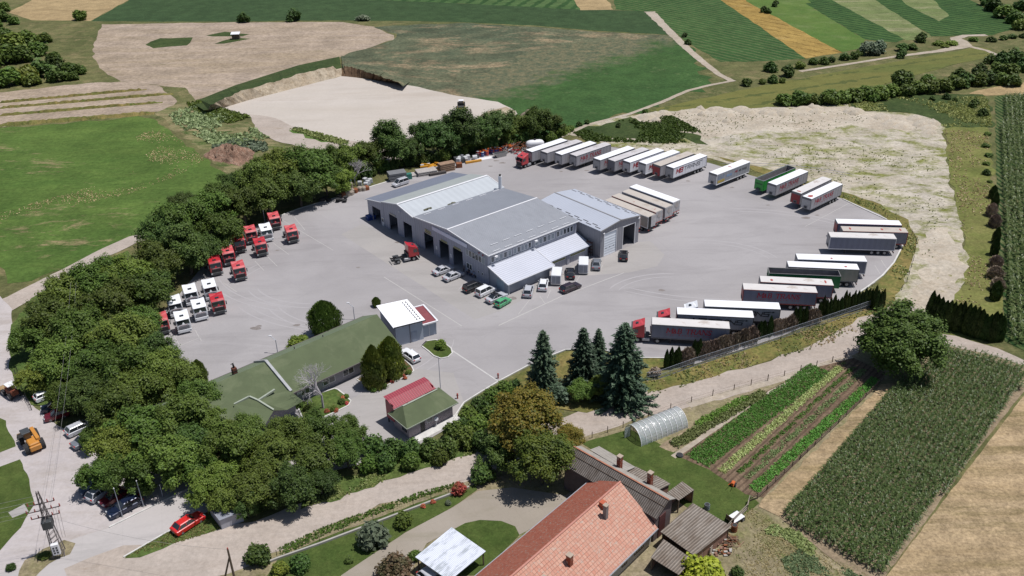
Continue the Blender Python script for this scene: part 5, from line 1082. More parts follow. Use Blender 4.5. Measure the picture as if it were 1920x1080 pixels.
# tractor units -----------------------------------------------------------------
def tractor_proto(paint, grille_white, roofp):
    r = empty('tractor_unit', (0, 0, 0), 0, 'x', 'truck')     # origin under the fifth wheel side; front at +x
    # front face at x = 2.9, cab back at 0.6, chassis tail at -3.0
    mb = MB(); prof_ = [(.65, 1.05), (2.95, 1.05), (3.0, 1.5), (3.0, 2.0), (2.72, 2.95), (2.3, 3.2), (1.4, 3.5), (.95, 3.72), (.65, 3.85)]
    rows = []
    for y, s in ((-1.25, .06), (-1.18, 0), (0, -.03), (1.18, 0), (1.25, .06)):
        cx_, cz_ = 1.8, 2.3; rows.append([(x + (cx_ - x) * s, y, z + (cz_ - z) * s - (.22 if abs(y) < .5 and z > 3.3 and x < 1.2 else 0)) for x, z in prof_])
    mb.ring(rows); mb.build('cab', paint, r)
    mb = MB(); mb.quad((3.02, -1.12, 2.02), (3.02, 1.12, 2.02), (2.78, 1.05, 2.88), (2.78, -1.05, 2.88)); mb.quad((2.9, -1.12, 2.02), (2.9, 1.12, 2.02), (2.7, 1.05, 2.88), (2.7, -1.05, 2.88)); mb.build('windscreen', m_screen, r)
    for y in (-1.262, 1.262):
        mb = MB(); d = .012 if y > 0 else -.012; P = [(2.7, y, 2.0), (1.75, y, 2.0), (1.75, y, 2.75), (2.55, y, 2.75)]; mb.poly(P); mb.poly([(p[0], p[1] + d, p[2]) for p in P]); mb.build('side_window', m_screen, r)
    mb = MB()
    mb.bbox(2.9, 3.12, -1.24, 1.24, .38, .95, .05); mb.build('bumper', m_whp if grille_white else m_plast, r)
    mb = MB(); mb.box(2.98, 3.06, -.95, .95, 1.0, 1.72)
    for z in (1.1, 1.3, 1.5): mb.box(3.06, 3.09, -.9, .9, z, z + .05)
    mb.build('grille', m_chas if not grille_white else pm('silver_grille', C(150, 150, 156), .5), r)
    mb = MB(); mb.box(3.0, 3.05, -.7, .7, 1.78, 1.9); mb.build('lettering', pm('pale_badge', C(226, 200, 200), .5), r)
    for y in (-1.18, .88): mb = MB(); mb.box(3.06, 3.14, y, y + .3, .65, .9); mb.build('headlight', m_head, r)
    mb = MB(); mb.box(1.7, 2.2, -.35, .35, 3.28, 3.42); mb.build('roof_hatch', m_screen, r)
    mb = MB(); mb.box(2.72, 3.0, -1.1, 1.1, 2.92, 2.96); mb.build('sun_visor', m_plast if not grille_white else paint, r)
    for y in (-1.55, 1.37): mb = MB(); mb.box(2.75, 2.9, y, y + .18, 1.95, 2.7); mb.build('mirror', m_plast, r)
    mb = MB()
    for y in (-.45, .33): mb.box(-2.9, 2.6, y, y + .12, .7, .98)
    mb.box(-1.9, -1.2, -.4, .4, .98, 1.2); mb.box(-2.95, -2.85, -1.1, 1.1, .6, .85); mb.build('chassis', m_chas, r)
    mb = MB(); mb.box(-.2, .55, -.9, .9, .95, 1.15); mb.box(.35, .6, -1.1, 1.1, 1.0, 1.9); mb.build('deck_plate', m_plast, r)
    for y in (-1.2, .72): mb = MB(); mb.bbox(-.4, 1.0, y, y + .48, .4, .95, .08); mb.build('fuel_tank', m_alum, r)
    for y in (-1.02, 1.02): put('wheel', W_TR, r, (1.75, y, .5))
    for y in (-.92, .92): put('wheel', W_TD, r, (-1.75, y, .5))
    for y in (-1.22, .62): mb = MB(); mb.box(-2.4, -1.1, y, y + .6, 1.02, 1.07); mb.build('mudguard', m_plast, r)
    return r
pr_red = tractor_proto(m_redp, False, m_redp); pr_fad = tractor_proto(m_redf, False, m_redf); pr_wh = tractor_proto(m_whp, True, m_whp)
def tractor(proto, x, y, yaw, label, group='parked tractor units'):
    c = copy_tree(proto); c.location = (x, y, ZY); c.rotation_euler = (0, 0, R(yaw)); c['label'] = label; c['group'] = group; return c
def park(proto, X, Y, ox, oy, yaw, label, s=8):      # X, Y: the roof hatch
    P = at(ox + X / s, oy + Y / s, 3.5); a = R(yaw); tractor(proto, P.x - 1.95 * math.cos(a), P.y - 1.95 * math.sin(a), yaw, label)
YW = -64
park(pr_fad, 1065, 195, 380, 380, YW, 'red tractor unit at the top end of the upper cluster, against the trees')
park(pr_fad, 1325, 388, 380, 380, YW, 'red tractor unit standing apart at the right of the upper cluster')
park(pr_wh, 940, 365, 380, 380, YW, 'single white tractor unit among the red ones')
park(pr_fad, 708, 398, 380, 380, YW, 'red tractor unit immediately left of the single white one')
park(pr_red, 855, 580, 380, 380, YW, 'red tractor unit parked just in front of the single white one')
park(pr_red, 530, 530, 380, 380, YW, 'bright red tractor unit third from the left in the back line of the upper cluster')
park(pr_fad, 370, 714, 380, 380, YW, 'pale red tractor unit second from the left in the back line of the upper cluster')
park(pr_red, 170, 858, 380, 380, YW, 'red tractor unit with white roof lamps at the lower left end of the upper cluster')
park(pr_fad, 530, 935, 380, 380, YW, 'pale red tractor unit standing forward at the lower end of the upper cluster')
park(pr_wh, 1052, 412, 260, 480, YW, 'white tractor unit furthest right of the lower group, behind a red one')
park(pr_wh, 762, 490, 260, 480, YW, 'white tractor unit in the middle of the back line of the lower group')
park(pr_wh, 525, 660, 260, 480, YW, 'white tractor unit at the left of the back line, under the tree edge')
park(pr_wh, 895, 712, 260, 480, YW, 'white tractor unit in the front line, beside the lone front red one')
park(pr_wh, 640, 893, 260, 480, YW, 'white tractor unit lowest of the white ones, next to the tree-shaded red one')
park(pr_red, 1170, 622, 260, 480, YW, 'bright red tractor unit at the right of the lower group')
park(pr_fad, 320, 920, 260, 480, YW, 'red tractor unit half hidden under overhanging tree branches')
def hitch(proto, t, label):
    x, y, yaw = D[t]; a = R(yaw); d = 7.35; return tractor(proto, x + d * math.cos(a), y + d * math.sin(a), yaw, label, 'tractor units hitched to trailers')
hitch(pr_fad, 'T1', 'red tractor unit coupled to the leftmost trailer of the far row')
hitch(pr_wh, 'T24', 'white tractor unit coupled to the arrow-logo trailer')
hitch(pr_fad, 'T25', 'red tractor unit coupled to the middle arrow-logo trailer')
hitch(pr_fad, 'T26', 'red tractor unit coupled to the trailer nearest the spruces')
P = at(776, 491, 0); Q_ = at(742, 500, 0)
a = math.atan2(P.y - Q_.y, P.x - Q_.x); c = (at(754, 495, 0) + at(776, 488, 0)) / 2
Pm = at(772.5, 458, 3.5)
tractor(pr_red, Pm.x - 1.95 * math.cos(R(25)), Pm.y - 1.95 * math.sin(R(25)), 25, 'lone red tractor unit seen from behind in front of the workshop doors')
for p in (pr_red, pr_fad, pr_wh): drop_tree(p)

# cars ------------------------------------------------------------------------------
def car_proto(kind, paint, roofm=None):
    r = empty('car', (0, 0, 0), 0, 'x', 'car'); cols = dict(sedan=(4.7, 1.82, 1.46), hatch=(3.75, 1.66, 1.42), wagon=(4.75, 1.82, 1.5), suv=(4.5, 1.86, 1.66), mpv=(4.55, 1.82, 1.75), van=(5.4, 2.0, 2.45), dark=(4.5, 1.8, 1.47))
    L, Wd, Hh = cols.get(kind, cols['sedan']); h = L / 2; bz = .95 if kind in ('suv', 'mpv') else (.88 if kind != 'van' else 1.2)
    # lower body: side outline lofted across the width
    if kind == 'van': up = [(-h, .45), (-h - .0, 1.3), (-h + .05, Hh - .1), (-h + .2, Hh), (h - 1.75, Hh), (h - 1.35, Hh - .12), (h - .75, 1.35), (h - .1, 1.1), (h, .7), (h - .05, .38)]
    elif kind == 'hatch': up = [(-h, .45), (-h - .0, .75), (-h + .12, bz + .05), (-h + .5, bz + .04), (h - 1.2, bz), (h - .25, .78), (h, .6), (h - .03, .32)]
    else: up = [(-h, .42), (-h, .75), (-h + .1, bz + .02), (-h + .6, bz + .03), (h - 1.25, bz), (h - .3, .8), (h, .62), (h - .03, .3)]
    def outline(k, dz=0): return [(x * k, z) for x, z in up] + [(h * k - .1, .25), (-h * k + .1, .25)]
    mb = MB(); rows = []
    for y, k, dz in ((-Wd / 2, .955, -.06), (-Wd / 2 + .12, .99, 0), (0, 1.0, .02), (Wd / 2 - .12, .99, 0), (Wd / 2, .955, -.06)):
        rows.append([(x, y, z + (dz if z > .5 else 0)) for x, z in outline(k)])
    mb.ring(rows)
    if kind != 'van':
        gs = dict(sedan=(-h + .75, -h + 1.5, h - 2.1, h - 1.3), hatch=(-h + .12, -h + .5, h - 1.75, h - 1.05), wagon=(-h + .15, -h + .6, h - 2.15, h - 1.35), suv=(-h + .15, -h + .6, h - 1.95, h - 1.15), mpv=(-h + .12, -h + .35, h - 1.75, h - .85), dark=(-h + .3, -h + .9, h - 2.0, h - 1.25))[kind if kind in ('sedan', 'hatch', 'wagon', 'suv', 'mpv', 'dark') else 'sedan']
        b0, r0, r1, b1 = gs; wb, wr = Wd / 2 - .1, Wd / 2 - .26
        # pillars and roof in body colour
        A = [(b0, bz), (r0, Hh - .06), (r1, Hh - .06), (b1, bz)]
        for s in (-1, 1):
            for (x0_, x1_) in ((b0, r0), (r1, b1)):
                z0_, z1_ = (bz, Hh - .06) if x0_ < x1_ and x0_ == b0 else (Hh - .06, bz)
                y0_ = wb if z0_ == bz else wr; y1_ = wr if z0_ == bz else wb
                mb.bar((x0_, s * y0_, z0_), (x1_, s * y1_, z1_), .09)
            mb.bar(((b0 + b1) / 2 - .1, s * (wb + .01), bz), ((b0 + b1) / 2 - .15, s * (wr + .01), Hh - .06), .07)
    body = mb.build('body', paint, r, smooth=False)
    if kind != 'van':
        mb = MB(); mb.ring([[(r0 - .03, -wr + .02, Hh - .07), (r0 - .03, wr - .02, Hh - .07), (r1 + .03, wr - .02, Hh - .07), (r1 + .03, -wr + .02, Hh - .07)], [(r0 + .08, -wr + .12, Hh), (r0 + .08, wr - .12, Hh), (r1 - .1, wr - .12, Hh), (r1 - .1, -wr + .12, Hh)]]); mb.build('roof', roofm or paint, r)
        mb = MB(); mb.ring([[(b0, -wb, bz - .02), (b0, wb, bz - .02), (b1, wb, bz - .02), (b1, -wb, bz - .02)], [(r0, -wr, Hh - .08), (r0, wr, Hh - .08), (r1, wr, Hh - .08), (r1, -wr, Hh - .08)]]); mb.build('windows', m_screen, r)
    else:
        mb = MB(); mb.quad((h - .72, -.85, 1.4), (h - .72, .85, 1.4), (h - 1.3, .8, Hh - .16), (h - 1.3, -.8, Hh - .16)); mb.quad((h - .8, -.85, 1.4), (h - .8, .85, 1.4), (h - 1.4, .8, Hh - .16), (h - 1.4, -.8, Hh - .16)); mb.build('windows', m_screen, r)
        for s in (-1, 1):
            mb = MB(); y = s * (Wd / 2 + .004); P = [(h - .95, y, 1.35), (h - 1.9, y, 1.35), (h - 1.9, y, 1.95), (h - 1.4, y, 1.95)]; mb.poly(P); mb.poly([(p[0], p[1] - s * .01, p[2]) for p in P]); mb.build('side_window', m_screen, r)
        mb = MB(); mb.box(-h - .03, -h + .01, -.85, -.03, .5, Hh - .25); mb.box(-h - .03, -h + .01, .03, .85, .5, Hh - .25); mb.build('rear_door', pm('van_grey', C(176, 180, 190), .5), r)
    wy = Wd / 2 - .12
    for x in (-h + .85, h - .88):
        for y in (-wy, wy): put('wheel', W_CAR, r, (x, y, .32))
    for y in (-Wd / 2 + .1, Wd / 2 - .42):
        mb = MB(); mb.box(h - .14, h - .0, y, y + .32, .6, .74); mb.build('headlight', m_head, r)
        mb = MB(); mb.box(-h - .01, -h + .12, y, y + .32, .72, .88); mb.build('tail_light', m_tail, r)
    mb = MB(); mb.box(-h - .02, -h + .02, -.26, .26, .5, .62); mb.build('number_plate', m_plate, r)
    for s in (-1, 1): mb = MB(); mb.box(h - 1.75, h - 1.6, s * (Wd / 2 + .12) - .09, s * (Wd / 2 + .12) + .09, bz - .02, bz + .13); mb.build('mirror', paint, r)
    return r
def cp_(n, c, coat=.6, metal=.25): return pm(n, c, .32, metal=metal, var=.02, coat=coat)
CM = dict(silver=cp_('car_silver', C(208, 210, 218, .72), metal=.05), white=cp_('car_white', C(244, 246, 250, .8), metal=0), black=cp_('car_black', (.014, .014, .018)), navy=cp_('car_navy', (.012, .02, .05)), brown=cp_('car_brown', (.035, .022, .03)), green=cp_('car_green', (.07, .34, .15), metal=0),
          red=cp_('car_red', (.55, .02, .02), metal=0), wine=cp_('car_wine', (.14, .01, .02)), grey=cp_('car_grey', C(136, 142, 152), metal=.05), blue=cp_('car_paleblue', C(170, 190, 214)))
_cars = {}
def car(kind, colr, p, q, label, roofm=None, z=ZY, cat='car'):
    """p: pixel of the ground point under the tail, q: under the nose"""
    k = (kind, colr, bool(roofm))
    if k not in _cars: _cars[k] = car_proto(kind, CM[colr], roofm)
    c = copy_tree(_cars[k]); A = at(*p); B = at(*q); m = (A + B) / 2; c.location = (m.x, m.y, z); c.rotation_euler = (0, 0, math.atan2(B.y - A.y, B.x - A.x)); c['label'] = label; c['category'] = cat; c['group'] = 'cars and vans parked about the site'
    if kind == 'van': c.name = 'van'
    return c
def w3(x, y): return (780 + x / 6, 400 + y / 6)
def w7(x, y): return (860 + x / 6, 470 + y / 6)
car('sedan', 'silver', w3(225, 700), w3(385, 640), 'silver saloon nearer the red tractor unit, of the two before the workshop door')
car('sedan', 'silver', w3(335, 770), w3(505, 700), 'silver saloon nearer the seated people, of the two before the workshop door')
car('mpv', 'black', w3(565, 895), w3(725, 830), 'black people carrier beside the white panel car at the annex')
car('mpv', 'white', w3(695, 950), w3(870, 865), 'white boxy car between the black people carrier and the silver saloon')
car('sedan', 'silver', w3(810, 1020), w3(1000, 935), 'silver saloon with a dark roof beside the green hatchback', roofm=CM['black'])
car('hatch', 'green', w3(920, 1065), w3(1030, 1000), 'bright green hatchback at the corner of the annex')
car('suv', 'silver', w7(770, 545), w7(800, 430), 'silver crossover first in the line along the annex wall')
car('suv', 'white', w7(940, 480), w7(965, 350), 'white crossover second in the line along the annex wall')
car('van', 'white', w7(1092, 405), w7(1115, 265), 'white panel van between the white crossover and a black car', cat='van')
car('dark', 'black', w7(1258, 330), w7(1250, 240), 'small black car between the two white vans')
car('van', 'white', w7(1400, 287), w7(1405, 140), 'white panel van nearest the hangar, beside a grey saloon', cat='van')
car('wagon', 'brown', w7(1170, 480), w7(1340, 410), 'dark brown estate parked crosswise behind the vans')
car('sedan', 'grey', w7(1545, 235), w7(1553, 130), 'grey saloon beside the hangar corner')
car('dark', 'black', (1169, 493), (1169, 475), 'black car alone in front of the hangar doors')
car('mpv', 'silver', (762, 344), (740, 351), 'silver people carrier by the scrap along the tree line')
car('wagon', 'white', (783, 682), (756, 662), 'white estate car in front of the pale blue office wall')
car('wagon', 'navy', (262, 943), (210, 970), 'navy estate with chrome window trim under the corner trees')
car('dark', 'red', (330, 1003), (378, 972), 'bright red crossover parked on the verge by the lower road')
car('wagon', 'silver', (182, 935), (205, 918), 'silver estate between two dark cars under the corner trees')
car('hatch', 'navy', (190, 912), (162, 926), 'dark blue hatchback left of the silver estate under the trees')
car('hatch', 'blue', (182, 893), (158, 903), 'pale blue car whose bonnet just shows at the edge of the tree shade')
car('hatch', 'wine', (228, 930), (200, 948), 'dark red hatchback between the silver and navy estates')
car('hatch', 'white', (76, 752), (100, 742), 'white hatchback nose-in under the belt trees by the street')
car('hatch', 'navy', (118, 765), (86, 772), 'near-black car in deep shade between the white and wine red cars')
car('hatch', 'wine', (122, 780), (94, 788), 'wine red hatchback in the shade of the belt trees')
car('wagon', 'silver', (138, 815), (170, 800), 'silver car half covered by a leafy branch beside the street')
car('sedan', 'grey', (150, 838), (180, 822), 'grey car almost wholly hidden beneath the low branch by the street')
car('wagon', 'silver', (797, 1083), (830, 1110), 'silver car whose tail sticks out from under the carport')
for p in _cars.values(): drop_tree(p)
# ---------------------------------------------------------------- vegetation
def nrm(a): return a / np.maximum(np.linalg.norm(a, axis=1, keepdims=True), 1e-9)
def leaf_mesh(name, Cn, U, Vv, mat, taper=.35):
    n = len(Cn); v = np.empty((n, 4, 3), 'f4'); v[:, 0] = Cn - U - Vv; v[:, 1] = Cn + U - Vv; v[:, 2] = Cn + U * taper + Vv; v[:, 3] = Cn - U * taper + Vv
    me = bpy.data.meshes.new(name); me.vertices.add(4 * n); me.vertices.foreach_set('co', v.ravel())
    me.loops.add(4 * n); me.loops.foreach_set('vertex_index', np.arange(4 * n, dtype='i4'))
    me.polygons.add(n); me.polygons.foreach_set('loop_start', np.arange(0, 4 * n, 4, dtype='i4')); me.polygons.foreach_set('loop_total', np.full(n, 4, 'i4'))
    me.materials.append(mat); me.update(); me.validate(); return me
def leaves(rng, Cn, Nn, size, spread=.8, aspect=1.0):
    n = len(Cn); d = nrm(Nn + rng.normal(0, spread, (n, 3))); t = nrm(np.cross(d, rng.normal(0, 1, (n, 3)))); b = np.cross(d, t)
    s = size * rng.uniform(.6, 1.3, (n, 1)) / 2; return t * s, b * s * aspect
def clump_points(rng, centres, radii, n, up=-.55, thick=.3):
    k = rng.choice(len(centres), n, p=(radii ** 2) / (radii ** 2).sum()); d = nrm(rng.normal(0, 1, (n, 3))); low = d[:, 2] < up; d[low, 2] *= -1
    rr = radii[k][:, None] * (1 - thick * rng.random((n, 1)) ** 1.5); rr *= 1 + .27 * rng.normal(0, 1, (n, 1)); return centres[k] + d * rr, d
LM = dict(
    oak=leafmat('leaves_mid', (.070, .112, .020), (.148, .205, .038), (.100, .138, .026)),
    dark=leafmat('leaves_dark', (.044, .080, .020), (.100, .152, .034), (.070, .108, .024)),
    lite=leafmat('leaves_light', (.13, .175, .028), (.21, .26, .045), (.16, .19, .034)),
    auto=leafmat('leaves_autumn', (.12, .15, .024), (.30, .23, .035), (.22, .18, .03)),
    yel=leafmat('leaves_yellow', (.40, .42, .03), (.58, .56, .07), (.26, .30, .03)),
    gold=leafmat('leaves_golden', (.11, .15, .024), (.20, .23, .035), (.075, .115, .024)),
    blue=leafmat('needles_blue', (.038, .065, .036), (.10, .145, .09), (.06, .09, .05), trans=.1),
    thuja=leafmat('thuja_scales', (.020, .040, .010), (.050, .080, .018), (.030, .055, .012), trans=.1),
    dead=leafmat('dead_scales', (.17, .12, .09), (.34, .26, .21), (.25, .19, .15), trans=.05),
    grey=leafmat('leaves_grey', (.11, .145, .09), (.18, .22, .14), (.14, .17, .11)),
    pink=leafmat('rose_petals', (.55, .06, .08), (.62, .16, .12), (.10, .16, .03)),
    cop=leafmat('leaves_copper', (.13, .11, .055), (.28, .19, .11), (.10, .13, .05)),
    weed=leafmat('weeds', (.19, .22, .06), (.30, .32, .12), (.24, .25, .09)),
    weedg=leafmat('weeds_grey', (.20, .27, .12), (.36, .42, .22), (.25, .32, .15)),
    straw=leafmat('dry_grass', (.46, .36, .19), (.62, .50, .30), (.30, .30, .12)),
    maize=leafmat('maize_leaves', (.075, .13, .03), (.22, .28, .10), (.11, .17, .045), trans=.25, rough=.4),
    pot=leafmat('potato_leaves', (.10, .20, .032), (.18, .32, .06), (.13, .25, .045)),
    let=leafmat('lettuce_leaves', (.26, .34, .12), (.48, .56, .24), (.32, .38, .14)))
m_bark = pm('bark', (.10, .08, .065), .95, var=.3, vs=3); m_barkp = pm('pale_bark', C(204, 198, 202), .9, var=.15, vs=3)
def trunk_mesh(name, h, r, rng, spread=2.0, mat=None):
    mb = MB(); z0 = 0; p = Vector((0, 0, -.2)); q = Vector((rng.uniform(-.2, .2), rng.uniform(-.2, .2), h * .35)); mb.tube(p, q, r, r * .7, 8)
    for k in range(5):
        a = k * 1.26 + rng.uniform(-.3, .3); e = q + Vector((math.cos(a) * spread * rng.uniform(.5, 1), math.sin(a) * spread * rng.uniform(.5, 1), h * rng.uniform(.3, .5))); mb.tube(q, e, r * .5, r * .15, 6)
        f = e + Vector((math.cos(a) * .8, math.sin(a) * .8, h * .12)); mb.tube(e, f, r * .15, r * .05, 5, cap=False)
    o = mb.build(name, mat or m_bark); me = o.data; bpy.data.objects.remove(o); return me
def broad(seed, n=21000, lf=.23, mat='oak', R0=4.5, H0=8.6, nc=85, lobes=7, thick=.55, squat=1.0):
    rng = np.random.default_rng(seed); i = np.arange(lobes); th = i * 2.399963 + rng.uniform(-.4, .4, lobes); rr0 = R0 * np.sqrt((i + .3) / lobes) * .62 * rng.uniform(.8, 1.15, lobes); hz = H0 * .5
    lc = np.c_[rr0 * np.cos(th), rr0 * np.sin(th), hz + H0 * .16 * (1 - rr0 / R0 * 1.5) + rng.normal(0, H0 * .07, lobes)]; lr = R0 * rng.uniform(.42, .56, lobes)
    k = rng.choice(lobes, nc, p=lr ** 2 / (lr ** 2).sum()); d = nrm(rng.normal(0, 1, (nc, 3)) + [0, 0, .25]); c = lc[k] + d * lr[k][:, None] * rng.uniform(.75, 1.08, (nc, 1)) * [1, 1, .9 * squat]
    c[:, 2] = np.maximum(c[:, 2], 1.0 + rng.random(nc)); r = R0 * rng.uniform(.12, .26, nc); P, dd = clump_points(rng, c, r, n, up=-.7, thick=thick); P[:, 2] = np.maximum(P[:, 2], .3)
    out = nrm(P - [0, 0, hz * .8]); U, V_ = leaves(rng, P, dd * .6 + out * .4 + np.array([0, 0, .75]), lf, .5); cm = leaf_mesh('crown', P, U, V_, LM[mat], .5)
    return cm, trunk_mesh('trunk', H0 * .85, .3, random.Random(seed), R0 * .4), R0, H0, hz
def shrubm(seed, n=3500, lf=.24, mat='dark', R0=1.6, H0=2.6, nc=22):
    rng = np.random.default_rng(seed); c = nrm(rng.normal(0, 1, (nc, 3))) * R0 * .55; c[:, 2] = np.abs(c[:, 2]) * H0 / R0 * .8 + H0 * .22; r = R0 * rng.uniform(.2, .42, nc)
    P, d = clump_points(rng, c, r, n, up=-.9); P[:, 2] = np.maximum(P[:, 2], .05); U, V_ = leaves(rng, P, d + np.array([0, 0, .6]), lf, .6)
    return leaf_mesh('crown', P, U, V_, LM[mat], .55), trunk_mesh('stem', H0, .09, random.Random(seed), R0 * .4), R0, H0, H0 * .5
def spruce(seed, H=13.0, R0=3.6, lf=.55, mat='blue', levels=30, droop=.35):
    rng = np.random.default_rng(seed); P = []; D = []; W = []
    for k in range(levels):
        f = k / levels; z = .6 + (H - 1.0) * f; L = R0 * (1 - f) ** .72 * rng.uniform(.75, 1.12) + .25; nb = int(9 + 9 * (1 - f)); a0 = rng.uniform(0, 6.28)
        for b in range(nb):
            a = a0 + 2 * math.pi * b / nb + rng.uniform(-.2, .2); l = L * rng.uniform(.7, 1.12); m = max(3, int(l / .16)); t = (np.arange(m) + .6) / m
            x = np.c_[np.cos(a) * t * l, np.sin(a) * t * l, z - droop * l * t ** 1.2 + .22 * l * t ** 3]
            for s in range(3): P.append(x + rng.normal(0, .10, x.shape)); D.append(np.tile([math.cos(a), math.sin(a), -.15], (m, 1)) + rng.normal(0, .55, (m, 3)) * [1, 1, .5])
    P = np.concatenate(P); D = nrm(np.concatenate(D)); n = len(P); up = nrm(np.c_[rng.normal(0, .35, (n, 2)), np.ones(n)]); side = nrm(np.cross(D, up)); s = lf * rng.uniform(.6, 1.2, (n, 1)) / 2
    cm = leaf_mesh('crown', P, side * s * .42, D * s, LM[mat], .3); mb = MB(); mb.tube((0, 0, -.2), (0, 0, H * .97), .28, .03, 8); o = mb.build('trunk', m_bark); tm = o.data; bpy.data.objects.remove(o)
    return cm, tm, R0, H, H * .4
def column(seed, H=3.6, R0=.62, n=1700, lf=.2, mat='thuja', tip=.9, base=.85, ragged=.08):
    rng = np.random.default_rng(seed); z = rng.random(n) ** .9; prof_ = np.where(z < .35, base + (1 - base) * z / .35, np.maximum(.02, (1 - ((z - .35) / .65) ** 2.1)) ** tip)
    a = rng.uniform(0, 6.28, n); r = R0 * prof_ * (1 + rng.normal(0, ragged, n)) * (1 + .12 * np.sin(a * 3 + seed) + .08 * np.sin(z * 17 + a * 2)); P = np.c_[np.cos(a) * r, np.sin(a) * r, .1 + z * (H - .1)]
    D = np.c_[np.cos(a), np.sin(a), np.full(n, .25)]; d = nrm(D + rng.normal(0, .35, (n, 3))); upv = nrm(np.c_[rng.normal(0, .25, (n, 2)), np.ones(n)] + D * .3); t = nrm(np.cross(d, upv)); s = lf * rng.uniform(.6, 1.2, (n, 1)) / 2
    cm = leaf_mesh('crown', P, t * s * .7, upv * s * 1.3, LM[mat], .3); mb = MB(); mb.tube((0, 0, -.1), (0, 0, H * .9), .08, .02, 6); o = mb.build('trunk', m_bark); tm = o.data; bpy.data.objects.remove(o)
    return cm, tm, R0, H, H / 2
def plant(pr, name, P, sxy, sz, label, cat='tree', group=None, rz=None, trunk='trunk'):
    r = empty(name, (P[0], P[1], 0), random.uniform(0, 6.28) if rz is None else rz, label, cat, group); r.scale = (sxy, sxy, sz)
    c = bpy.data.objects.new('crown', pr[0]); col.objects.link(c); c.parent = r
    t = bpy.data.objects.new(trunk, pr[1]); col.objects.link(t); t.parent = r; return r
def tree(pr, px, py, rpx, label, group, cat='tree', name='broadleaf_tree', hk=1.0):
    """crown centre pixel and crown radius in pixels -> a tree standing on the ground"""
    P = at(px, py, 6)
    for _ in range(3): r = rpx * depth(P) / FPX; zc = pr[4] / pr[2] * r * hk; P = at(px, py, zc)
    s = r / pr[2]
    if group and 'scrap' in group:      # keep the belt behind the row of scrap
        v = P - Vector((0, 0, CH)); v.z = -CH; dz = v.dot(_f); bx, by = 960 + FPX * v.dot(CR) / dz, 540 - FPX * v.dot(CU) / dz
        ly = np.interp(bx, (560, 640, 700, 800, 900, 1000, 1080), (372, 348, 326, 305, 284, 268, 262)) - .12 * rpx
        if by > ly: P = at(bx, ly)
    return plant(pr, name, P, s, s * hk, label, cat, group)
BR = [broad(s, mat=m) for s, m in ((1, 'oak'), (2, 'dark'), (3, 'oak'), (4, 'dark'), (5, 'lite'), (6, 'oak'))]
rt = random.Random(3)
def pick(k=None): return BR[k] if k is not None else BR[rt.choice((0, 1, 2, 3, 5, 0, 2, 1))]
BELT = [
 ('leafy tree in the belt behind the scrap heaps', 'trees behind the scrap heaps', [(735, 292, 40), (700, 300, 32), (768, 296, 24), (795, 262, 30), (820, 272, 38), (868, 262, 42), (905, 272, 30), (932, 266, 36), (975, 262, 30), (1005, 252, 30), (1035, 252, 24), (845, 290, 28), (890, 292, 24), (660, 312, 30), (632, 305, 28), (955, 280, 22), (1050, 262, 14)]),
 ('leafy tree in the belt above the upper cluster of tractor units', 'trees above the upper tractor units', [(580, 322, 46), (525, 318, 46), (482, 335, 38), (440, 348, 30), (560, 352, 38), (500, 365, 38), (610, 335, 34), (455, 385, 38), (420, 372, 34), (640, 338, 24)]),
 ('leafy tree in the belt left of the upper cluster of tractor units', 'trees left of the upper tractor units', [(395, 402, 42), (350, 420, 48), (415, 438, 36), (310, 440, 42), (350, 470, 44), (295, 490, 44), (378, 470, 34), (345, 385, 28)]),
 ('leafy tree in the broad grove left of the white tractor units', 'trees left of the white tractor units', [(235, 522, 48), (178, 532, 46), (120, 556, 46), (215, 575, 50), (270, 556, 44), (90, 604, 48), (150, 620, 50), (220, 640, 50), (60, 640, 36), (280, 530, 36), (262, 610, 34)]),
 ('leafy tree in the grove between the street and the paved yard', 'trees between street and yard', [(105, 676, 46), (175, 690, 50), (245, 695, 46), (80, 705, 34), (310, 700, 44), (270, 738, 50), (215, 760, 46), (160, 742, 40), (125, 745, 30), (300, 665, 36), (340, 715, 40)]),
 ('leafy tree in the corner grove by the parked cars', 'trees at the street corner', [(370, 745, 38), (345, 790, 50), (270, 812, 58), (215, 838, 46), (200, 885, 40), (250, 895, 44), (310, 868, 52), (225, 790, 36), (350, 835, 46), (172, 822, 22), (400, 800, 34)]),
 ('leafy tree in the grove in front of the green-roofed office', 'trees in front of the office', [(470, 814, 42), (538, 812, 42), (595, 800, 40), (645, 812, 36), (430, 848, 52), (510, 862, 54), (585, 862, 50), (650, 846, 36), (405, 905, 48), (475, 918, 50), (545, 922, 46), (440, 816, 34), (380, 880, 38), (600, 905, 34), (425, 935, 34), (462, 948, 30), (395, 930, 26)])]
for lab, grp, L in BELT:
    for q in L: tree(pick(4 if (q[0] * 7 + q[1]) % 11 == 0 else None), q[0], q[1] - (4 if 'scrap' in grp else 0), q[2] * (.98 if 'office' in lab else 1.1), lab, grp, hk=rt.uniform(.9, 1.2))
SH = [shrubm(s, mat=m) for s, m in ((21, 'dark'), (22, 'oak'), (23, 'dark'))]
for i in range(30):
    x = 655 + i * 13.5; tree(SH[i % 3], x + rt.uniform(-3, 3), float(np.interp(x, (560, 640, 700, 800, 900, 1000, 1080), (362, 338, 317, 296, 275, 260, 254))) + rt.uniform(-5, 1), rt.uniform(9, 14), 'low dark undergrowth bush at the foot of the belt behind the scrap', 'undergrowth bushes', 'shrub', 'shrub', 1.3)
SHB = shrubm(24, 3000, .3, 'blue'); SHL = shrubm(25, 3000, .3, 'lite'); SHG = shrubm(26, 3000, .3, 'grey'); SHY = shrubm(27, 6000, .22, 'yel', nc=18); SHC = shrubm(28, 5000, .2, 'cop', nc=16); SHP = shrubm(29, 2500, .22, 'pink'); SHGO = shrubm(30, 3500, .22, 'gold')
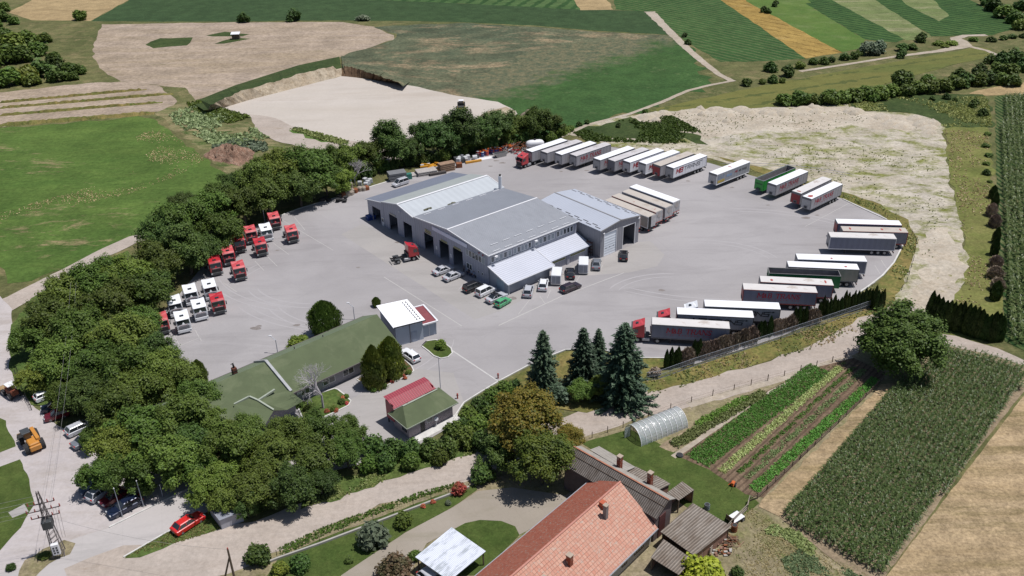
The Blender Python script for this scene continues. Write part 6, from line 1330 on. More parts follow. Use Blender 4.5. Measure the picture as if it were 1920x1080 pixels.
for q in [(700, 835, 26), (735, 838, 26), (770, 840, 24), (805, 836, 24), (838, 832, 22), (850, 806, 22), (872, 818, 24), (905, 824, 24), (880, 778, 22), (900, 760, 22), (920, 742, 22), (945, 728, 20), (868, 796, 18), (925, 775, 24), (720, 862, 22), (770, 862, 20), (825, 855, 18), (690, 868, 20), (965, 722, 16), (895, 795, 24)]:
    tree(SH[rt.choice((0, 1, 2))], *q, 'dense bush in the hedge between the gatehouse and the dirt track', 'bushes below the gatehouse', 'shrub', 'shrub', 1.2)
AUT = broad(41, 34000, .24, 'auto', nc=130, lobes=11, thick=.5, R0=5, H0=12)
AUT2 = broad(42, 28000, .24, 'gold', nc=110, lobes=10, thick=.5, R0=5, H0=11)
tree(AUT, 990, 792, 66, 'tall tree with yellowing orange-green foliage overhanging the garden drive', None)
tree(AUT2, 1016, 858, 60, 'olive-green tree crowded under the yellowing tall tree next to the barn', None)
tree(AUT, 1068, 820, 26, 'thin yellowish young tree between the dirt track and the barn', None)
tree(BR[3], 940, 850, 40, 'dark broadleaf tree left of the yellowing tall tree', None)
tree(SH[0], 905, 885, 26, 'dark bush at the foot of the yellowing tree above the garden wall', None, 'shrub', 'shrub')
WAL = broad(51, 42000, .22, 'oak', nc=140, lobes=12, R0=5, H0=8.6)
tree(WAL, 1690, 640, 82, 'large round walnut tree beside the cypress hedge and maize plot', None, name='walnut_tree', hk=.82)
SP = [spruce(61, R0=4), spruce(62, R0=3.6)]
def stand(pr, bx, by, tx, ty, rpx, label, name='spruce_tree', cat='tree', group=None):
    """base pixel, apex pixel and radius in pixels"""
    P = at(bx, by, 0); lo, hi = 0.5, 40
    for _ in range(30):
        m = (lo + hi) / 2; q = Vector((P.x, P.y, m)) - Vector((0, 0, CH)); y = 540 - FPX * q.dot(CU) / q.dot(_f)
        if y > ty: lo = m
        else: hi = m
    r = rpx * depth(P) / FPX; return plant(pr, name, P, r / pr[2], lo / pr[3], label, cat, group)
stand(SP[0], 1018, 738, 1023, 614, 38, 'blue spruce standing apart as the leftmost of the conifers by the yard kerb')
stand(SP[1], 1092, 722, 1090, 610, 36, 'slender blue spruce second from the left among the conifers')
stand(SP[1], 1120, 700, 1118, 612, 24, 'thin pale spruce squeezed between the two larger conifers')
stand(SP[0], 1165, 752, 1160, 600, 57, 'biggest and bushiest blue spruce, next to the steel fence end')
tree(SHB, 1042, 738, 26, 'grey-green juniper bush at the foot of the leftmost spruce', None, 'shrub', 'shrub')
tree(SHB, 1185, 738, 26, 'blue-green juniper bush under the biggest spruce', None, 'shrub', 'shrub')
tree(BR[0], 1092, 732, 26, 'round green bushy tree in front of the slender spruce', None, 'tree')
tree(BR[2], 1128, 722, 26, 'lighter green bushy tree between the slender and the biggest spruce', None, 'tree')
# columnar evergreens at the office
CT = column(71, 7.5, 1.7, 9000, .3, 'gold', tip=.8, base=.9, ragged=.12); CT2 = column(72, 6.5, 2.4, 9000, .3, 'oak', tip=.75, base=.7, ragged=.12)
stand(CT, 704, 724, 702, 648, 19, 'golden columnar cypress on the left of the pair in the flower bed', 'cypress_tree')
stand(CT, 735, 704, 728, 632, 21, 'golden columnar cypress on the right of the pair beside the white estate', 'cypress_tree')
stand(CT2, 612, 630, 610, 565, 26, 'dark egg-shaped conifer behind the office roof ridge', 'conifer_tree')
stand(CT2, 378, 720, 376, 675, 13, 'small dark conifer at the left end of the office roof', 'conifer_tree')
tree(SHGO, 560, 640, 26, 'spreading yellow-green juniper behind the office roof', None, 'shrub', 'shrub', .6)
tree(SHGO, 826, 645, 13, 'small golden bush at the top of the grass island', None, 'shrub', 'shrub')
stand(CT2, 706, 575, 710, 557, 7, 'small clipped evergreen behind the white block', 'shrub', 'shrub')
for q in [(560, 758, 9), (575, 764, 8), (757, 688, 7), (766, 697, 7), (748, 702, 7), (720, 722, 8), (700, 728, 8), (640, 752, 8), (625, 765, 8), (650, 742, 6)]:
    tree(SH[1], *q, 'low green bush in the flower beds before the office', 'bed bushes', 'shrub', 'shrub')
for q in [(612, 770, 6), (643, 745, 5), (650, 755, 5), (630, 768, 6), (735, 715, 5), (760, 708, 5)]:
    tree(SHP, *q, 'red flowering rose bush in the flower beds before the office', 'bed roses', 'shrub', 'rose_bush')
# bare tree in the office garden
def bare(seed):
    rr = random.Random(seed); mb = MB()
    def grow(p, d, L, r, dep):
        q = p + d * L; mb.tube(p, q, r * 1.25, r * .95, 5 if dep < 3 else 4, cap=False)
        if dep >= 6: return
        for k in range(rr.choice((2, 3, 3)) if dep < 5 else 2):
            a = Vector((rr.uniform(-1, 1), rr.uniform(-1, 1), rr.uniform(-.5, .8))).normalized(); grow(q, (d + a * .72).normalized(), L * rr.uniform(.62, .84), r * .62, dep + 1)
    grow(Vector((0, 0, -.1)), Vector((.02, 0, 1)), 2.6, .17, 0); return mb.build('branches', m_barkp)
P = at(606, 766, 0); r = empty('bare_tree', (P.x, P.y, 0), 0, 'leafless pale grey tree in the grassy bed before the office', 'tree'); b = bare(5); b.parent = r; b.scale = (1.0, 1.0, 1.05)
P = at(578, 765, 0); r = empty('bare_tree', (P.x, P.y, 0), 1, 'small leafless sapling left of the pale bare tree', 'tree'); b = bare(8); b.parent = r; b.scale = (.42, .42, .45)
P = at(666, 348, 0); r = empty('bare_tree', (P.x, P.y, 0), 1, 'dead grey tree in front of the belt by the white tanks', 'tree'); b = bare(9); b.parent = r; b.scale = (.8, .8, .85)
tree(broad(44, 2400, .3, 'gold', nc=30, lobes=5, thick=.5, R0=3, H0=7.5), 710, 308, 14, 'thin yellow-leaved young tree before the dark belt behind the scrap', None)
# thuja hedges
TH = [column(80 + k, H, .6, 2000, .2) for k, H in enumerate((3.4, 3.8, 3.2))]
TD = [column(90 + k, 2.4, .75, 1100, .28, 'dead', tip=.6, ragged=.25) for k in range(2)]
def hedge(row, pr, label, group, h=1.0, w=1.0, cat='tree', name='thuja_tree'):
    for i, (x, y) in enumerate(row):
        P = at(x, y); q = pr[i % len(pr)]; plant(q, name, P, w * rt.uniform(.9, 1.12), h * rt.uniform(.88, 1.1), label, cat, group)
def Fz(x, y): return (1180 + x / 6, 546 + y / 6)
def Ez(x, y): return (1370 + x / 6, 466 + y / 6)
hedge([Ez(*q) for q in [(985, 800), (1020, 792), (1060, 785), (1100, 775), (1140, 768), (1180, 758), (1220, 745), (1262, 732), (1300, 722), (1340, 712), (1368, 705), (1410, 695), (1450, 682), (1490, 672), (1530, 662), (1565, 655), (1600, 680), (1630, 690), (1665, 695), (1690, 690)]], TH, 'green columnar thuja in the unbroken right part of the fence hedge', 'thujas along the right part of the fence', 1.25, .74)
hedge([Ez(*q) for q in [(705, 895), (750, 885), (790, 878), (825, 865), (430, 990), (320, 1015), (360, 1002)]], TH, 'green columnar thuja among dead ones beside the fence', 'thujas among the dead hedge', 1.2, .8)
hedge([Fz(*q) for q in [(410, 880), (465, 870), (510, 855), (540, 850), (720, 780), (750, 770), (780, 760)]], TH, 'green columnar thuja at the left end of the fence hedge', 'thujas at the left end of the fence', 1.2, .8)
hedge([Fz(*q) for q in [(600, 825), (640, 815), (680, 795), (820, 750), (870, 735), (920, 720), (970, 700), (1020, 690), (1070, 670), (1120, 655), (1290, 595), (1330, 585), (1380, 570), (1190, 630)]], TD, 'brown dead thuja in the left part of the fence hedge', 'dead thujas in the left part of the fence', 1.2, 1.1, name='dead_thuja')
hedge([Ez(*q) for q in [(500, 955), (540, 945), (590, 930), (640, 915), (680, 902), (870, 845), (905, 838), (945, 828), (240, 1040), (200, 1050)]], TD, 'brown dead thuja between green ones beside the fence', 'dead thujas between green ones', 1.15, 1.0, name='dead_thuja')
tree(shrubm(95, 1500, .25, 'dead'), 1228, 695, 14, 'brown withered bush at the left end of the fence hedge', None, 'shrub', 'shrub')
def Hz(x, y): return (1700 + x / 6.75, 500 + y / 6.75)
THB = [column(100 + k, 5.6, .95, 3200, .28) for k in range(2)]
hedge([Hz(*q) for q in [(270, 660), (330, 690), (385, 720), (440, 760), (490, 780), (540, 790), (600, 810), (650, 815)]], THB, 'tall dark thuja in the left half of the short hedge by the walnut tree', 'tall thujas, left half', 1.0, .8)
hedge([Hz(*q) for q in [(720, 840), (775, 860), (830, 880), (885, 895), (940, 910), (995, 925), (1050, 935), (1105, 940), (1150, 930)]], THB, 'tall dark thuja in the right half of the short hedge next to the maize', 'tall thujas, right half', 1.0, .85)
DT = column(111, 4.0, 1.0, 2200, .4, 'dead', tip=.7, ragged=.25)
for (x, y) in [(1860, 372), (1862, 392), (1858, 405), (1864, 425), (1866, 455), (1862, 478), (1866, 500), (1864, 520), (1868, 545), (1864, 562)]:
    P = at(x, y); k = rt.random(); plant(DT if (490 < y < 560 or k < .15) else THB[0], 'thuja_tree', P, rt.uniform(.8, 1.2), rt.uniform(.6, .8), 'withered thuja in the straggling row along the east maize', 'tree', 'straggling thuja row')
# distant hedgerows and copses
FT = [shrubm(s, 2600, .85, m, R0=4.5, H0=6.5, nc=16) for s, m in ((121, 'dark'), (122, 'oak'), (123, 'grey'), (124, 'lite'))]
def far(L, label, group, prs=(0, 1), cat='tree', name='broadleaf_tree', hk=.9):
    for q in L: tree(FT[rt.choice(prs)], q[0], q[1], q[2] * (1.3 if len(L) > 8 else 1.0), label, group, cat, name, hk)
far([(20, 78, 22), (50, 72, 20), (10, 100, 22), (70, 90, 16), (35, 100, 20), (-15, 80, 24), (-20, 110, 22), (5, 62, 14), (82, 70, 12)], 'bushy tree in the upper thicket at the left edge', 'upper left thicket', (0, 1, 1))
far([(100, 118, 18), (130, 128, 16), (75, 128, 20), (45, 138, 20), (15, 142, 22), (105, 140, 16), (150, 130, 10), (-15, 145, 22), (60, 148, 14), (135, 142, 10), (100, 106, 12)], 'bushy tree in the lower thicket at the left edge', 'lower left thicket', (0, 1, 1, 3))
far([(5, 30, 16), (25, 38, 12), (-10, 42, 14), (5, 12, 14)], 'tree at the far top left corner', 'top left trees', (1, 0))
far([(150, 27, 15)], 'lone yellow-green tree at the edge of the pale field', None, (3,)); far([(456, 33, 14)], 'round dark bush at the foot of the long maize strip', None, (0,)); far([(553, 28, 17)], 'dark bush larger than its neighbour below the maize strip', None, (0,))
far([(680, 33, 15)], 'pale low bush on the edge of the patchy field', None, (2,), hk=.5)
far([(1432, 17, 9), (1440, 20, 8), (1455, 6, 9)], 'small dark tree on the far green slope', 'trees on the far slope', (0,))
far([(1285, 65, 7), (1290, 78, 8)], 'small bush at the top of the sandy path', 'bushes at the sandy path', (0,))
far([(1445, 124, 15), (1476, 132, 17), (1500, 121, 11), (1400, 153, 12), (1450, 147, 12), (1468, 150, 8), (1430, 152, 8)], 'tree in the cluster below the young maize field', 'cluster below the maize', (0, 1))
far([(1525, 114, 10), (1545, 113, 11), (1560, 111, 9), (1585, 106, 11), (1602, 103, 11), (1612, 98, 9)], 'small tree in the hedgerow along the pale track', 'hedgerow along the pale track', (0, 1))
far([(1628, 90, 20), (1650, 86, 18), (1642, 98, 10)], 'grey-green willow in the hedgerow by the pale track', 'grey willows', (2,))
far([(1690, 88, 16), (1710, 87, 13)], 'brownish bush right of the grey willows', 'bushes right of the willows', (2, 0), hk=.6)
far([(1729, 69, 14)], 'dark round tree rising from the hedgerow near the white track bend', None, (0,)); far([(1693, 101, 12)], 'small round tree standing before the hedgerow on the wheat side', None, (0,))
far([(1760, 80, 12), (1785, 80, 12), (1772, 86, 8)], 'yellow-green bush near the white track bend', 'bushes at the track bend', (3,), hk=.5)
far([(1826, 73, 10), (1858, 73, 11), (1880, 70, 10), (1900, 68, 10), (1920, 66, 10)], 'low bush right of the white track bend', 'bushes beyond the bend', (0, 1), hk=.6)
far([(1865, 8, 20), (1885, 20, 20), (1905, 30, 20), (1845, 0, 14), (1920, 12, 22), (1915, 45, 16), (1935, 30, 20)], 'tree in the wood at the top right corner', 'top right wood', (0, 1))
far([(1880, 108, 20), (1905, 105, 22), (1925, 118, 22), (1870, 125, 16), (1895, 130, 20), (1940, 100, 22), (1860, 110, 14)], 'big tree at the right end of the wheat band', 'trees at the right end of the wheat', (0, 1))
far([(1470, 185, 14), (1500, 182, 17), (1522, 184, 13), (1556, 180, 17), (1580, 180, 14), (1603, 176, 16), (1625, 172, 16), (1648, 172, 16), (1672, 168, 15), (1694, 146, 19), (1700, 168, 14), (1722, 162, 15), (1745, 160, 16), (1768, 158, 16), (1790, 152, 16), (1812, 148, 16), (1835, 146, 16), (1856, 146, 16), (1880, 146, 14), (1740, 148, 12), (1800, 138, 13), (1840, 130, 14), (1900, 150, 14), (1535, 188, 9), (1640, 182, 10)], 'tree in the long hedge between wheat band and spoil field', 'hedge above the spoil field', (0, 1, 1))
far([(1828, 193, 13), (1842, 210, 12), (1775, 180, 9), (1748, 184, 7), (1790, 186, 6)], 'bush on the grassy slope right of the spoil heaps', 'bushes on the east slope', (0,))
far([(1850, 322, 9)], 'single round bush half way down the grass strip', None, (0,))
far([(1852, 250, 8), (1848, 272, 9), (1854, 290, 9), (1850, 306, 8), (1856, 340, 6)], 'low bush in the strip beside the east maize', 'strip bushes', (1,), hk=.6)
far([(1070, 240, 9), (1085, 232, 7), (1100, 228, 7), (1190, 226, 7), (1210, 208, 7), (1160, 234, 7)], 'small bush beside the path at the yard corner', 'path bushes', (0, 1))
# garden shrubs at the bottom
tree(SH[0], 481, 1038, 27, 'round clipped bush beside the wooden pole', None, 'shrub', 'shrub'); tree(SHGO, 525, 1066, 20, 'yellowish bush next to the round clipped bush', None, 'shrub', 'shrub'); tree(SH[2], 562, 1052, 22, 'dark bush on the lawn edge right of the yellowish one', None, 'shrub', 'shrub')
tree(SHG, 700, 1000, 33, 'large grey-green bush on the front lawn', None, 'shrub', 'shrub'); tree(SH[1], 755, 972, 20, 'green bush uphill of the large grey-green bush', None, 'shrub', 'shrub')
tree(SHC, 738, 1062, 36, 'copper-tinged bush beside the carport', None, 'shrub', 'shrub'); tree(SH[1], 778, 1040, 14, 'small green bush between copper bush and carport', None, 'shrub', 'shrub')
tree(SHP, 862, 914, 17, 'red flowering bush on the garden fence', None, 'shrub', 'rose_bush'); tree(SHY, 1318, 1072, 46, 'bright yellow-green bush at the bottom edge by the sheds', None, 'shrub', 'shrub')
tree(SH[0], 1384, 1072, 15, 'small dark bush right of the bright yellow one', None, 'shrub', 'shrub'); tree(SH[2], 655, 1048, 10, 'small dark bush by the drive edge', None, 'shrub', 'shrub'); tree(SHG, 840, 942, 7, 'small pale bush on the upper lawn', None, 'shrub', 'shrub')
for q in ((793, 948, 6), (811, 940, 6)): tree(SHP, *q, 'little rose bush along the low garden wall', 'wall roses', 'shrub', 'rose_bush')

# ---- uncountable cover: tufts scattered over polygons -------------------------------
def inside(P, poly):
    x, y = P[:, 0], P[:, 1]; r = np.zeros(len(P), bool); n = len(poly)
    for i in range(n):
        x1, y1 = poly[i]; x2, y2 = poly[(i + 1) % n]; c = ((y1 > y) != (y2 > y)) & (x < (x2 - x1) * (y - y1) / (y2 - y1 + 1e-12) + x1); r ^= c
    return r
def scatter(name, px, n, mat, size=(.25, .6), label=None, cat='grass', seed=0, patch=None, per=5, flatness=.5, rad=.3, z=.1, hk=1.0):
    poly = [tuple(at(*p)[:2]) for p in px]; rng = np.random.default_rng(seed + 500); lo = np.min(poly, 0); hi = np.max(poly, 0); P = rng.uniform(lo, hi, (n * 4, 2)); P = P[inside(P, poly)]
    if patch:   # keep only where a cheap value noise is high
        f = sum(np.sin(P[:, 0] / patch * a + P[:, 1] / patch * b + c) for a, b, c in ((1.3, .7, 1), (-.8, 1.9, 2.3), (2.1, -1.1, .4), (.5, 2.7, 5), (3.3, 1.9, 3))); P = P[f > rng.uniform(-1.2, 2.2, len(P))]
    P = P[:n]; m = len(P); s = rng.uniform(*size, m); k = np.repeat(np.arange(m), per); nn = len(k)
    d = nrm(rng.normal(0, 1, (nn, 3))); d[:, 2] = np.abs(d[:, 2]); Cn = np.c_[P[k], np.full(nn, z)] + d * (s[k] * rad)[:, None] * [1, 1, hk] ; U, V_ = leaves(rng, Cn, d, 1.0, flatness); ss = s[k][:, None] * .5
    Cn[:, 2] += .05; me = leaf_mesh(name, Cn, U * ss, V_ * ss, LM[mat], .3); o = bpy.data.objects.new(name, me); col.objects.link(o); tag(o, label, cat, None, 'stuff'); return o
scatter('weeds', [(1215, 745), (1210, 718), (1300, 690), (1420, 652), (1560, 602), (1640, 575), (1700, 560), (1690, 595), (1560, 645), (1400, 690)], 3200, 'weed', (.25, .6), 'green weeds along the outside of the steel fence', 'weeds', 1, 6)
scatter('dry_grass', [(1215, 745), (1210, 716), (1300, 690), (1420, 652), (1560, 602), (1640, 575), (1700, 560), (1690, 595), (1560, 645), (1400, 690)], 2600, 'straw', (.2, .5), 'straw coloured dry grass along the outside of the steel fence', 'grass', 2, 5)
scatter('weeds', [(1640, 560), (1700, 520), (1722, 450), (1700, 410), (1600, 368), (1500, 345), (1400, 318), (1420, 330), (1580, 370), (1650, 400), (1704, 440), (1700, 470), (1660, 520), (1600, 560)], 2600, 'weed', (.3, .7), 'weeds on the bank around the curved kerb', 'weeds', 3, 7)
scatter('dry_grass', [(1640, 560), (1700, 520), (1722, 450), (1700, 410), (1600, 368), (1500, 345), (1400, 318), (1420, 330), (1580, 370), (1650, 400), (1704, 440), (1700, 470), (1660, 520), (1600, 560)], 1800, 'straw', (.3, .6), 'dry grass on the bank around the curved kerb', 'grass', 4, 6)
scatter('weeds', [(1070, 258), (1120, 235), (1230, 212), (1400, 208), (1560, 206), (1620, 214), (1740, 226), (1760, 300), (1780, 420), (1740, 500), (1690, 400), (1500, 340), (1300, 285), (1120, 270)], 1500, 'weed', (.25, .55), 'weeds dotted over the pale spoil field', 'weeds', 5, 14, per=4, hk=.5)
scatter('weeds', [(1075, 250), (1180, 222), (1260, 218), (1340, 262), (1260, 270), (1100, 265)], 2400, 'oak', (.6, 1.3), 'dark scrub at the yard end of the spoil field', 'scrub', 6, 10, per=5, hk=.8)
scatter('scrub', [(318, 214), (380, 196), (400, 206), (440, 222), (505, 260), (505, 285), (440, 290), (380, 262), (330, 235)], 1800, 'weedg', (.9, 1.9), 'pale green scrub between the meadow and the sand pad', 'scrub', 7, 8, per=6, hk=.9)
scatter('scrub', [(350, 195), (372, 190), (470, 220), (430, 232), (385, 222)], 600, 'oak', (.9, 1.8), 'dark green scrub at the corner of the sand pad', 'scrub', 8, None, per=6, hk=.9)
scatter('scrub', [(395, 278), (440, 262), (500, 270), (500, 285), (430, 285)], 260, 'grey', (1, 2), 'grey scrub behind the rubble heap', 'scrub', 9, None, per=6)
scatter('grass', [(545, 243), (560, 241), (655, 266), (640, 272), (590, 260)], 350, 'weed', (.8, 1.4), 'grass strip in the middle of the haul road', 'grass', 10, None)
scatter('grass', [(560, 955), (600, 910), (700, 880), (820, 845), (900, 842), (890, 852), (800, 880), (700, 912), (620, 940)], 3000, 'weed', (.2, .55), 'long grass between the front trees and the dirt track', 'grass', 11, 5)
scatter('grass', [(520, 1030), (600, 992), (700, 955), (800, 920), (860, 905), (862, 912), (800, 930), (700, 968), (600, 1008), (530, 1045)], 2600, 'oak', (.15, .45), 'green strip of grass along the garden fence', 'grass', 12, None)
scatter('grass', [(232, 1046), (312, 1000), (420, 950), (520, 905), (560, 930), (440, 985), (330, 1020)], 2400, 'weed', (.15, .35), 'tufty verge grass by the red crossover', 'grass', 13, 4, hk=.4)
scatter('grass', [(1770, 245), (1850, 240), (1862, 400), (1872, 520), (1878, 620), (1760, 625), (1720, 590), (1795, 562), (1818, 500), (1800, 400)], 4200, 'straw', (.3, .7), 'dry meadow grass in the strip beside the east maize', 'grass', 14, 9, hk=.4)
scatter('grass', [(1600, 195), (1700, 180), (1850, 182), (1860, 238), (1770, 238), (1745, 222), (1700, 212), (1610, 208)], 2200, 'weed', (.5, 1.1), 'rough grass on the slope above the spoil heaps', 'grass', 15, 12, hk=.5)
scatter('weeds', [(1290, 790), (1380, 755), (1480, 715), (1610, 670), (1700, 655), (1650, 690), (1560, 690), (1450, 722), (1350, 790)], 700, 'weed', (.15, .4), 'weeds by the garden fence along the track', 'weeds', 16, 4)
scatter('weeds', [(1400, 950), (1470, 985), (1560, 1050), (1640, 1085), (1500, 1100), (1330, 1100), (1340, 1020)], 2600, 'straw', (.1, .3), 'dry grass round the woodpile and maize corner', 'grass', 17, 4, hk=.4)
scatter('vegetables', [(1430, 1000), (1450, 985), (1500, 1000), (1530, 1030), (1520, 1045), (1470, 1010)], 420, 'let', (.3, .7), 'bright green vegetable patch at the near maize corner', 'vegetables', 18, None, hk=.8)
scatter('vegetables', [(1465, 1050), (1500, 1030), (1560, 1055), (1620, 1085), (1480, 1085)], 700, 'weedg', (.25, .6), 'greyish cabbage rows at the bottom by the maize', 'vegetables', 19, 2, hk=.6)
# maize ---------------------------------------------------------------------
def maize(name, px, ang_px, rowsp, step, label, seed=0, H=1.5, per=6, lw=.11, drop=.1, ll=.75):
    poly = [tuple(at(*p)[:2]) for p in px]; A = at(*ang_px[0]); B_ = at(*ang_px[1]); d = (B_ - A).normalized(); d = np.array([d.x, d.y]); n_ = np.array([-d[1], d[0]]); rng = np.random.default_rng(seed + 900)
    pp = np.array(poly); ud, vd = pp @ d, pp @ n_; us = np.arange(ud.min(), ud.max(), step); vs = np.arange(vd.min(), vd.max(), rowsp); uu, vv = np.meshgrid(us, vs); P = uu.ravel()[:, None] * d + vv.ravel()[:, None] * n_
    P += rng.normal(0, .05, P.shape); P = P[inside(P, poly)]; P = P[rng.random(len(P)) > drop]; m = len(P); k = np.repeat(np.arange(m), per); nn = len(k); hh = H * rng.uniform(.7, 1.2, m) * (1 + .16 * np.sin(P[:, 0] * .5) * np.cos(P[:, 1] * .37))
    a = rng.uniform(0, 6.28, nn); f = (np.tile(np.arange(per), m) + rng.random(nn)) / per; z = hh[k] * (.25 + .75 * f); L = ll * rng.uniform(.7, 1.2, nn) * (1 - .35 * f); o1 = np.c_[np.cos(a), np.sin(a), np.full(nn, .75)]; o2 = np.c_[np.cos(a), np.sin(a), np.full(nn, -.45)]
    b0 = np.c_[P[k], z]; mid = b0 + o1 * (L * .5)[:, None]; t = np.c_[-np.sin(a), np.cos(a), rng.normal(0, .3, nn)] * lw / 2
    C1 = (b0 + mid) / 2; V1 = (mid - b0) / 2; end = mid + o2 * (L * .5)[:, None]; C2 = (mid + end) / 2; V2 = (end - mid) / 2
    me = leaf_mesh(name, np.r_[C1, C2], np.r_[t, t * .8], np.r_[V1, V2], LM['maize'], .8); o = bpy.data.objects.new(name, me); col.objects.link(o); tag(o, label, 'maize', None, 'stuff'); return o
maize('maize_plants', [(1468, 972), (1500, 928), (1600, 815), (1690, 718), (1772, 655), (1850, 672), (1920, 694), (1916, 726), (1820, 858), (1736, 970), (1652, 1080), (1600, 1052), (1540, 1018), (1490, 990)], ((1468, 972), (1690, 718)), .8, .2, 'dense dark green maize crop in the near plot', 1, per=7, lw=.1, ll=.68)
maize('maize_plants', [(1880, 182), (2040, 180), (2200, 480), (2100, 680), (1960, 668), (1888, 636), (1882, 520), (1876, 380)], ((1900, 600), (1880, 200)), 1.3, .5, 'tall maize crop in the field along the right edge', 2, H=1.8, per=5, lw=.22, ll=.95)
def croprow(px0, px1, w, n, mat, label, seed, size=(.2, .45), hk=.9, name='vegetables'):
    A = at(*px0); B_ = at(*px1); d = (B_ - A).normalized(); q = Vector((-d.y, d.x, 0)) * w / 2; rng = np.random.default_rng(seed); u = rng.random(n); v = rng.uniform(-1, 1, n); P = np.array([[A.x, A.y]]) + u[:, None] * np.array([[B_.x - A.x, B_.y - A.y]]) + v[:, None] * np.array([[q.x, q.y]])
    keep = np.sin(u * (B_ - A).length * 1.1 + v * 2) + (w > 1) > -.8; P = P[keep]; s = rng.uniform(*size, len(P)); k = np.repeat(np.arange(len(P)), 6); dd = nrm(rng.normal(0, 1, (len(k), 3))); dd[:, 2] = abs(dd[:, 2]); Cn = np.c_[P[k], np.full(len(k), .12)] + dd * (s[k] * .7)[:, None] * [1, 1, hk]
    U, V_ = leaves(rng, Cn, dd, 1, .6); me = leaf_mesh(name, Cn, U * s[k][:, None] * .4, V_ * s[k][:, None] * .4, LM[mat], .5); o = bpy.data.objects.new(name, me); col.objects.link(o); tag(o, label, 'vegetables', None, 'stuff')
croprow((1306, 866), (1538, 692), 3.9, 4600, 'pot', 'broad bed of bright green potato plants in the vegetable plot', 1)
croprow((1352, 886), (1574, 690), 1.2, 1500, 'let', 'pale lettuce row right of the broad potato bed', 2)
croprow((1385, 888), (1600, 690), .6, 650, 'pot', 'thin dark green row between the two lettuce rows', 3)
croprow((1400, 898), (1620, 694), .9, 900, 'let', 'second pale lettuce row further right in the plot', 4)
croprow((1412, 920), (1642, 712), 1.5, 2000, 'pot', 'green bean row along the wooden fence', 5)
croprow((1262, 836), (1432, 738), 1.6, 1500, 'weed', 'greyish bean bed beside the polytunnel', 6, (.3, .6), 1.3)
croprow((1305, 800), (1400, 748), 1.2, 500, 'pot', 'tall green stakes of beans behind the polytunnel', 7, (.3, .6), 1.6)
scatter('dry_grass', [(0, 400), (120, 365), (230, 335), (280, 300), (250, 260), (300, 235), (385, 300), (330, 332), (250, 362), (60, 405), (0, 425)], 3200, 'straw', (.2, .5), 'bleached dry streaks crossing the left meadow', 'grass', 31, 7, per=4, hk=.2)
# ---------------------------------------------------------------- fences, poles, heaps, clutter
m_galv = pm('galvanised_steel', C(178, 186, 200), .45, metal=.2); m_post = pm('rusty_post', C(110, 84, 66), .9, var=.3, vs=4); m_conc = pm('concrete', C(190, 186, 180), .9, var=.1, vs=1)
def fpt(l): return [at(*p) for p in l]
# steel fence: panels between posts
L = [at(1212, 715), at(1233, 712), at(1300, 688), at(1418, 650), at(1530, 613), at(1632, 578)]
o0 = L[0]; r = empty('steel_fence', (o0.x, o0.y, 0), 0, 'long galvanised mesh fence on the far side of the dirt track', 'fence'); S_ = []
for a, b in zip(L, L[1:]):
    k = max(1, round((b - a).length / 2.9))
    for j in range(k): S_.append(a.lerp(b, j / k))
S_.append(L[-1]); HF = 1.75
for i, p in enumerate(S_):
    mb = MB(); q = p - o0; mb.bar((q.x, q.y, 0), (q.x, q.y, HF + .05), .07); mb.build('post', m_galv, r)
    if i:
        a = S_[i - 1] - o0; b = q; mb = MB(); d = b - a; n = int(d.length / .2)
        for z in (.12, .9, HF): mb.bar((a.x, a.y, z), (b.x, b.y, z), .05)
        for j in range(1, n): c = a + d * (j / n); mb.bar((c.x, c.y, .1), (c.x, c.y, HF), .014)
        for z in (.3, .5, .7, 1.1, 1.3, 1.5): mb.bar((a.x, a.y, z), (b.x, b.y, z), .012)
        mb.build('fence_panel', m_galv, r)
def rail_fence(name, pts, label, h=1.1, sp=2.6, rails=(.5, 1.0), pw=.09, rw=.04, mat=None, lean=0, board=None):
    P = fpt(pts); o0 = P[0]; r = empty(name, (o0.x, o0.y, 0), 0, label, 'fence'); Q = []; rr = random.Random(len(pts) * 7)
    for a, b in zip(P, P[1:]):
        k = max(1, round((b - a).length / sp))
        for j in range(k): Q.append(a.lerp(b, j / k) - o0)
    Q.append(P[-1] - o0)
    for i, q in enumerate(Q):
        mb = MB(); mb.bar((q.x, q.y, 0), (q.x + rr.uniform(-lean, lean), q.y + rr.uniform(-lean, lean), h * rr.uniform(.92, 1.1)), pw); mb.build('post', mat or m_post, r)
    mb = MB()
    for z in rails:
        for a, b in zip(Q, Q[1:]): mb.bar((a.x, a.y, z), (b.x, b.y, z), rw, board or rw)
    mb.build('rail', mat or m_post, r); return r
rail_fence('wire_fence', [(1096, 832), (1110, 822), (1139, 812), (1168, 803), (1215, 785), (1257, 769), (1296, 755), (1336, 743), (1376, 732), (1470, 706), (1560, 680), (1610, 664)], 'rusty post and wire fence between garden and dirt track', 1.3, 3.6, (.5, 1.0), .1, .015)
rail_fence('board_fence', [(1404, 942), (1420, 936), (1470, 890), (1540, 825), (1600, 768), (1655, 714)], 'weathered grey wooden fence beside the vegetable plot', 1.1, 2.4, (.35, .75), .1, .05, m_wood, .1, .16)
rail_fence('board_fence', [(1330, 1042), (1350, 1012), (1372, 986), (1400, 958), (1404, 942)], 'pale plank fence running from the big shed to the garden corner', 1.3, 1.8, (.3, .7, 1.15), .1, .05, pm('pale_wood', C(184, 172, 158), .9, var=.15), .1, .2)
rail_fence('wire_fence', [(505, 1052), (520, 1046), (561, 1032), (600, 1018), (645, 1000), (700, 978), (775, 948), (841, 924), (880, 908)], 'thin post and wire fence on the low wall of the front garden', 1.3, 3.2, (.6, 1.2), .06, .012, m_black)
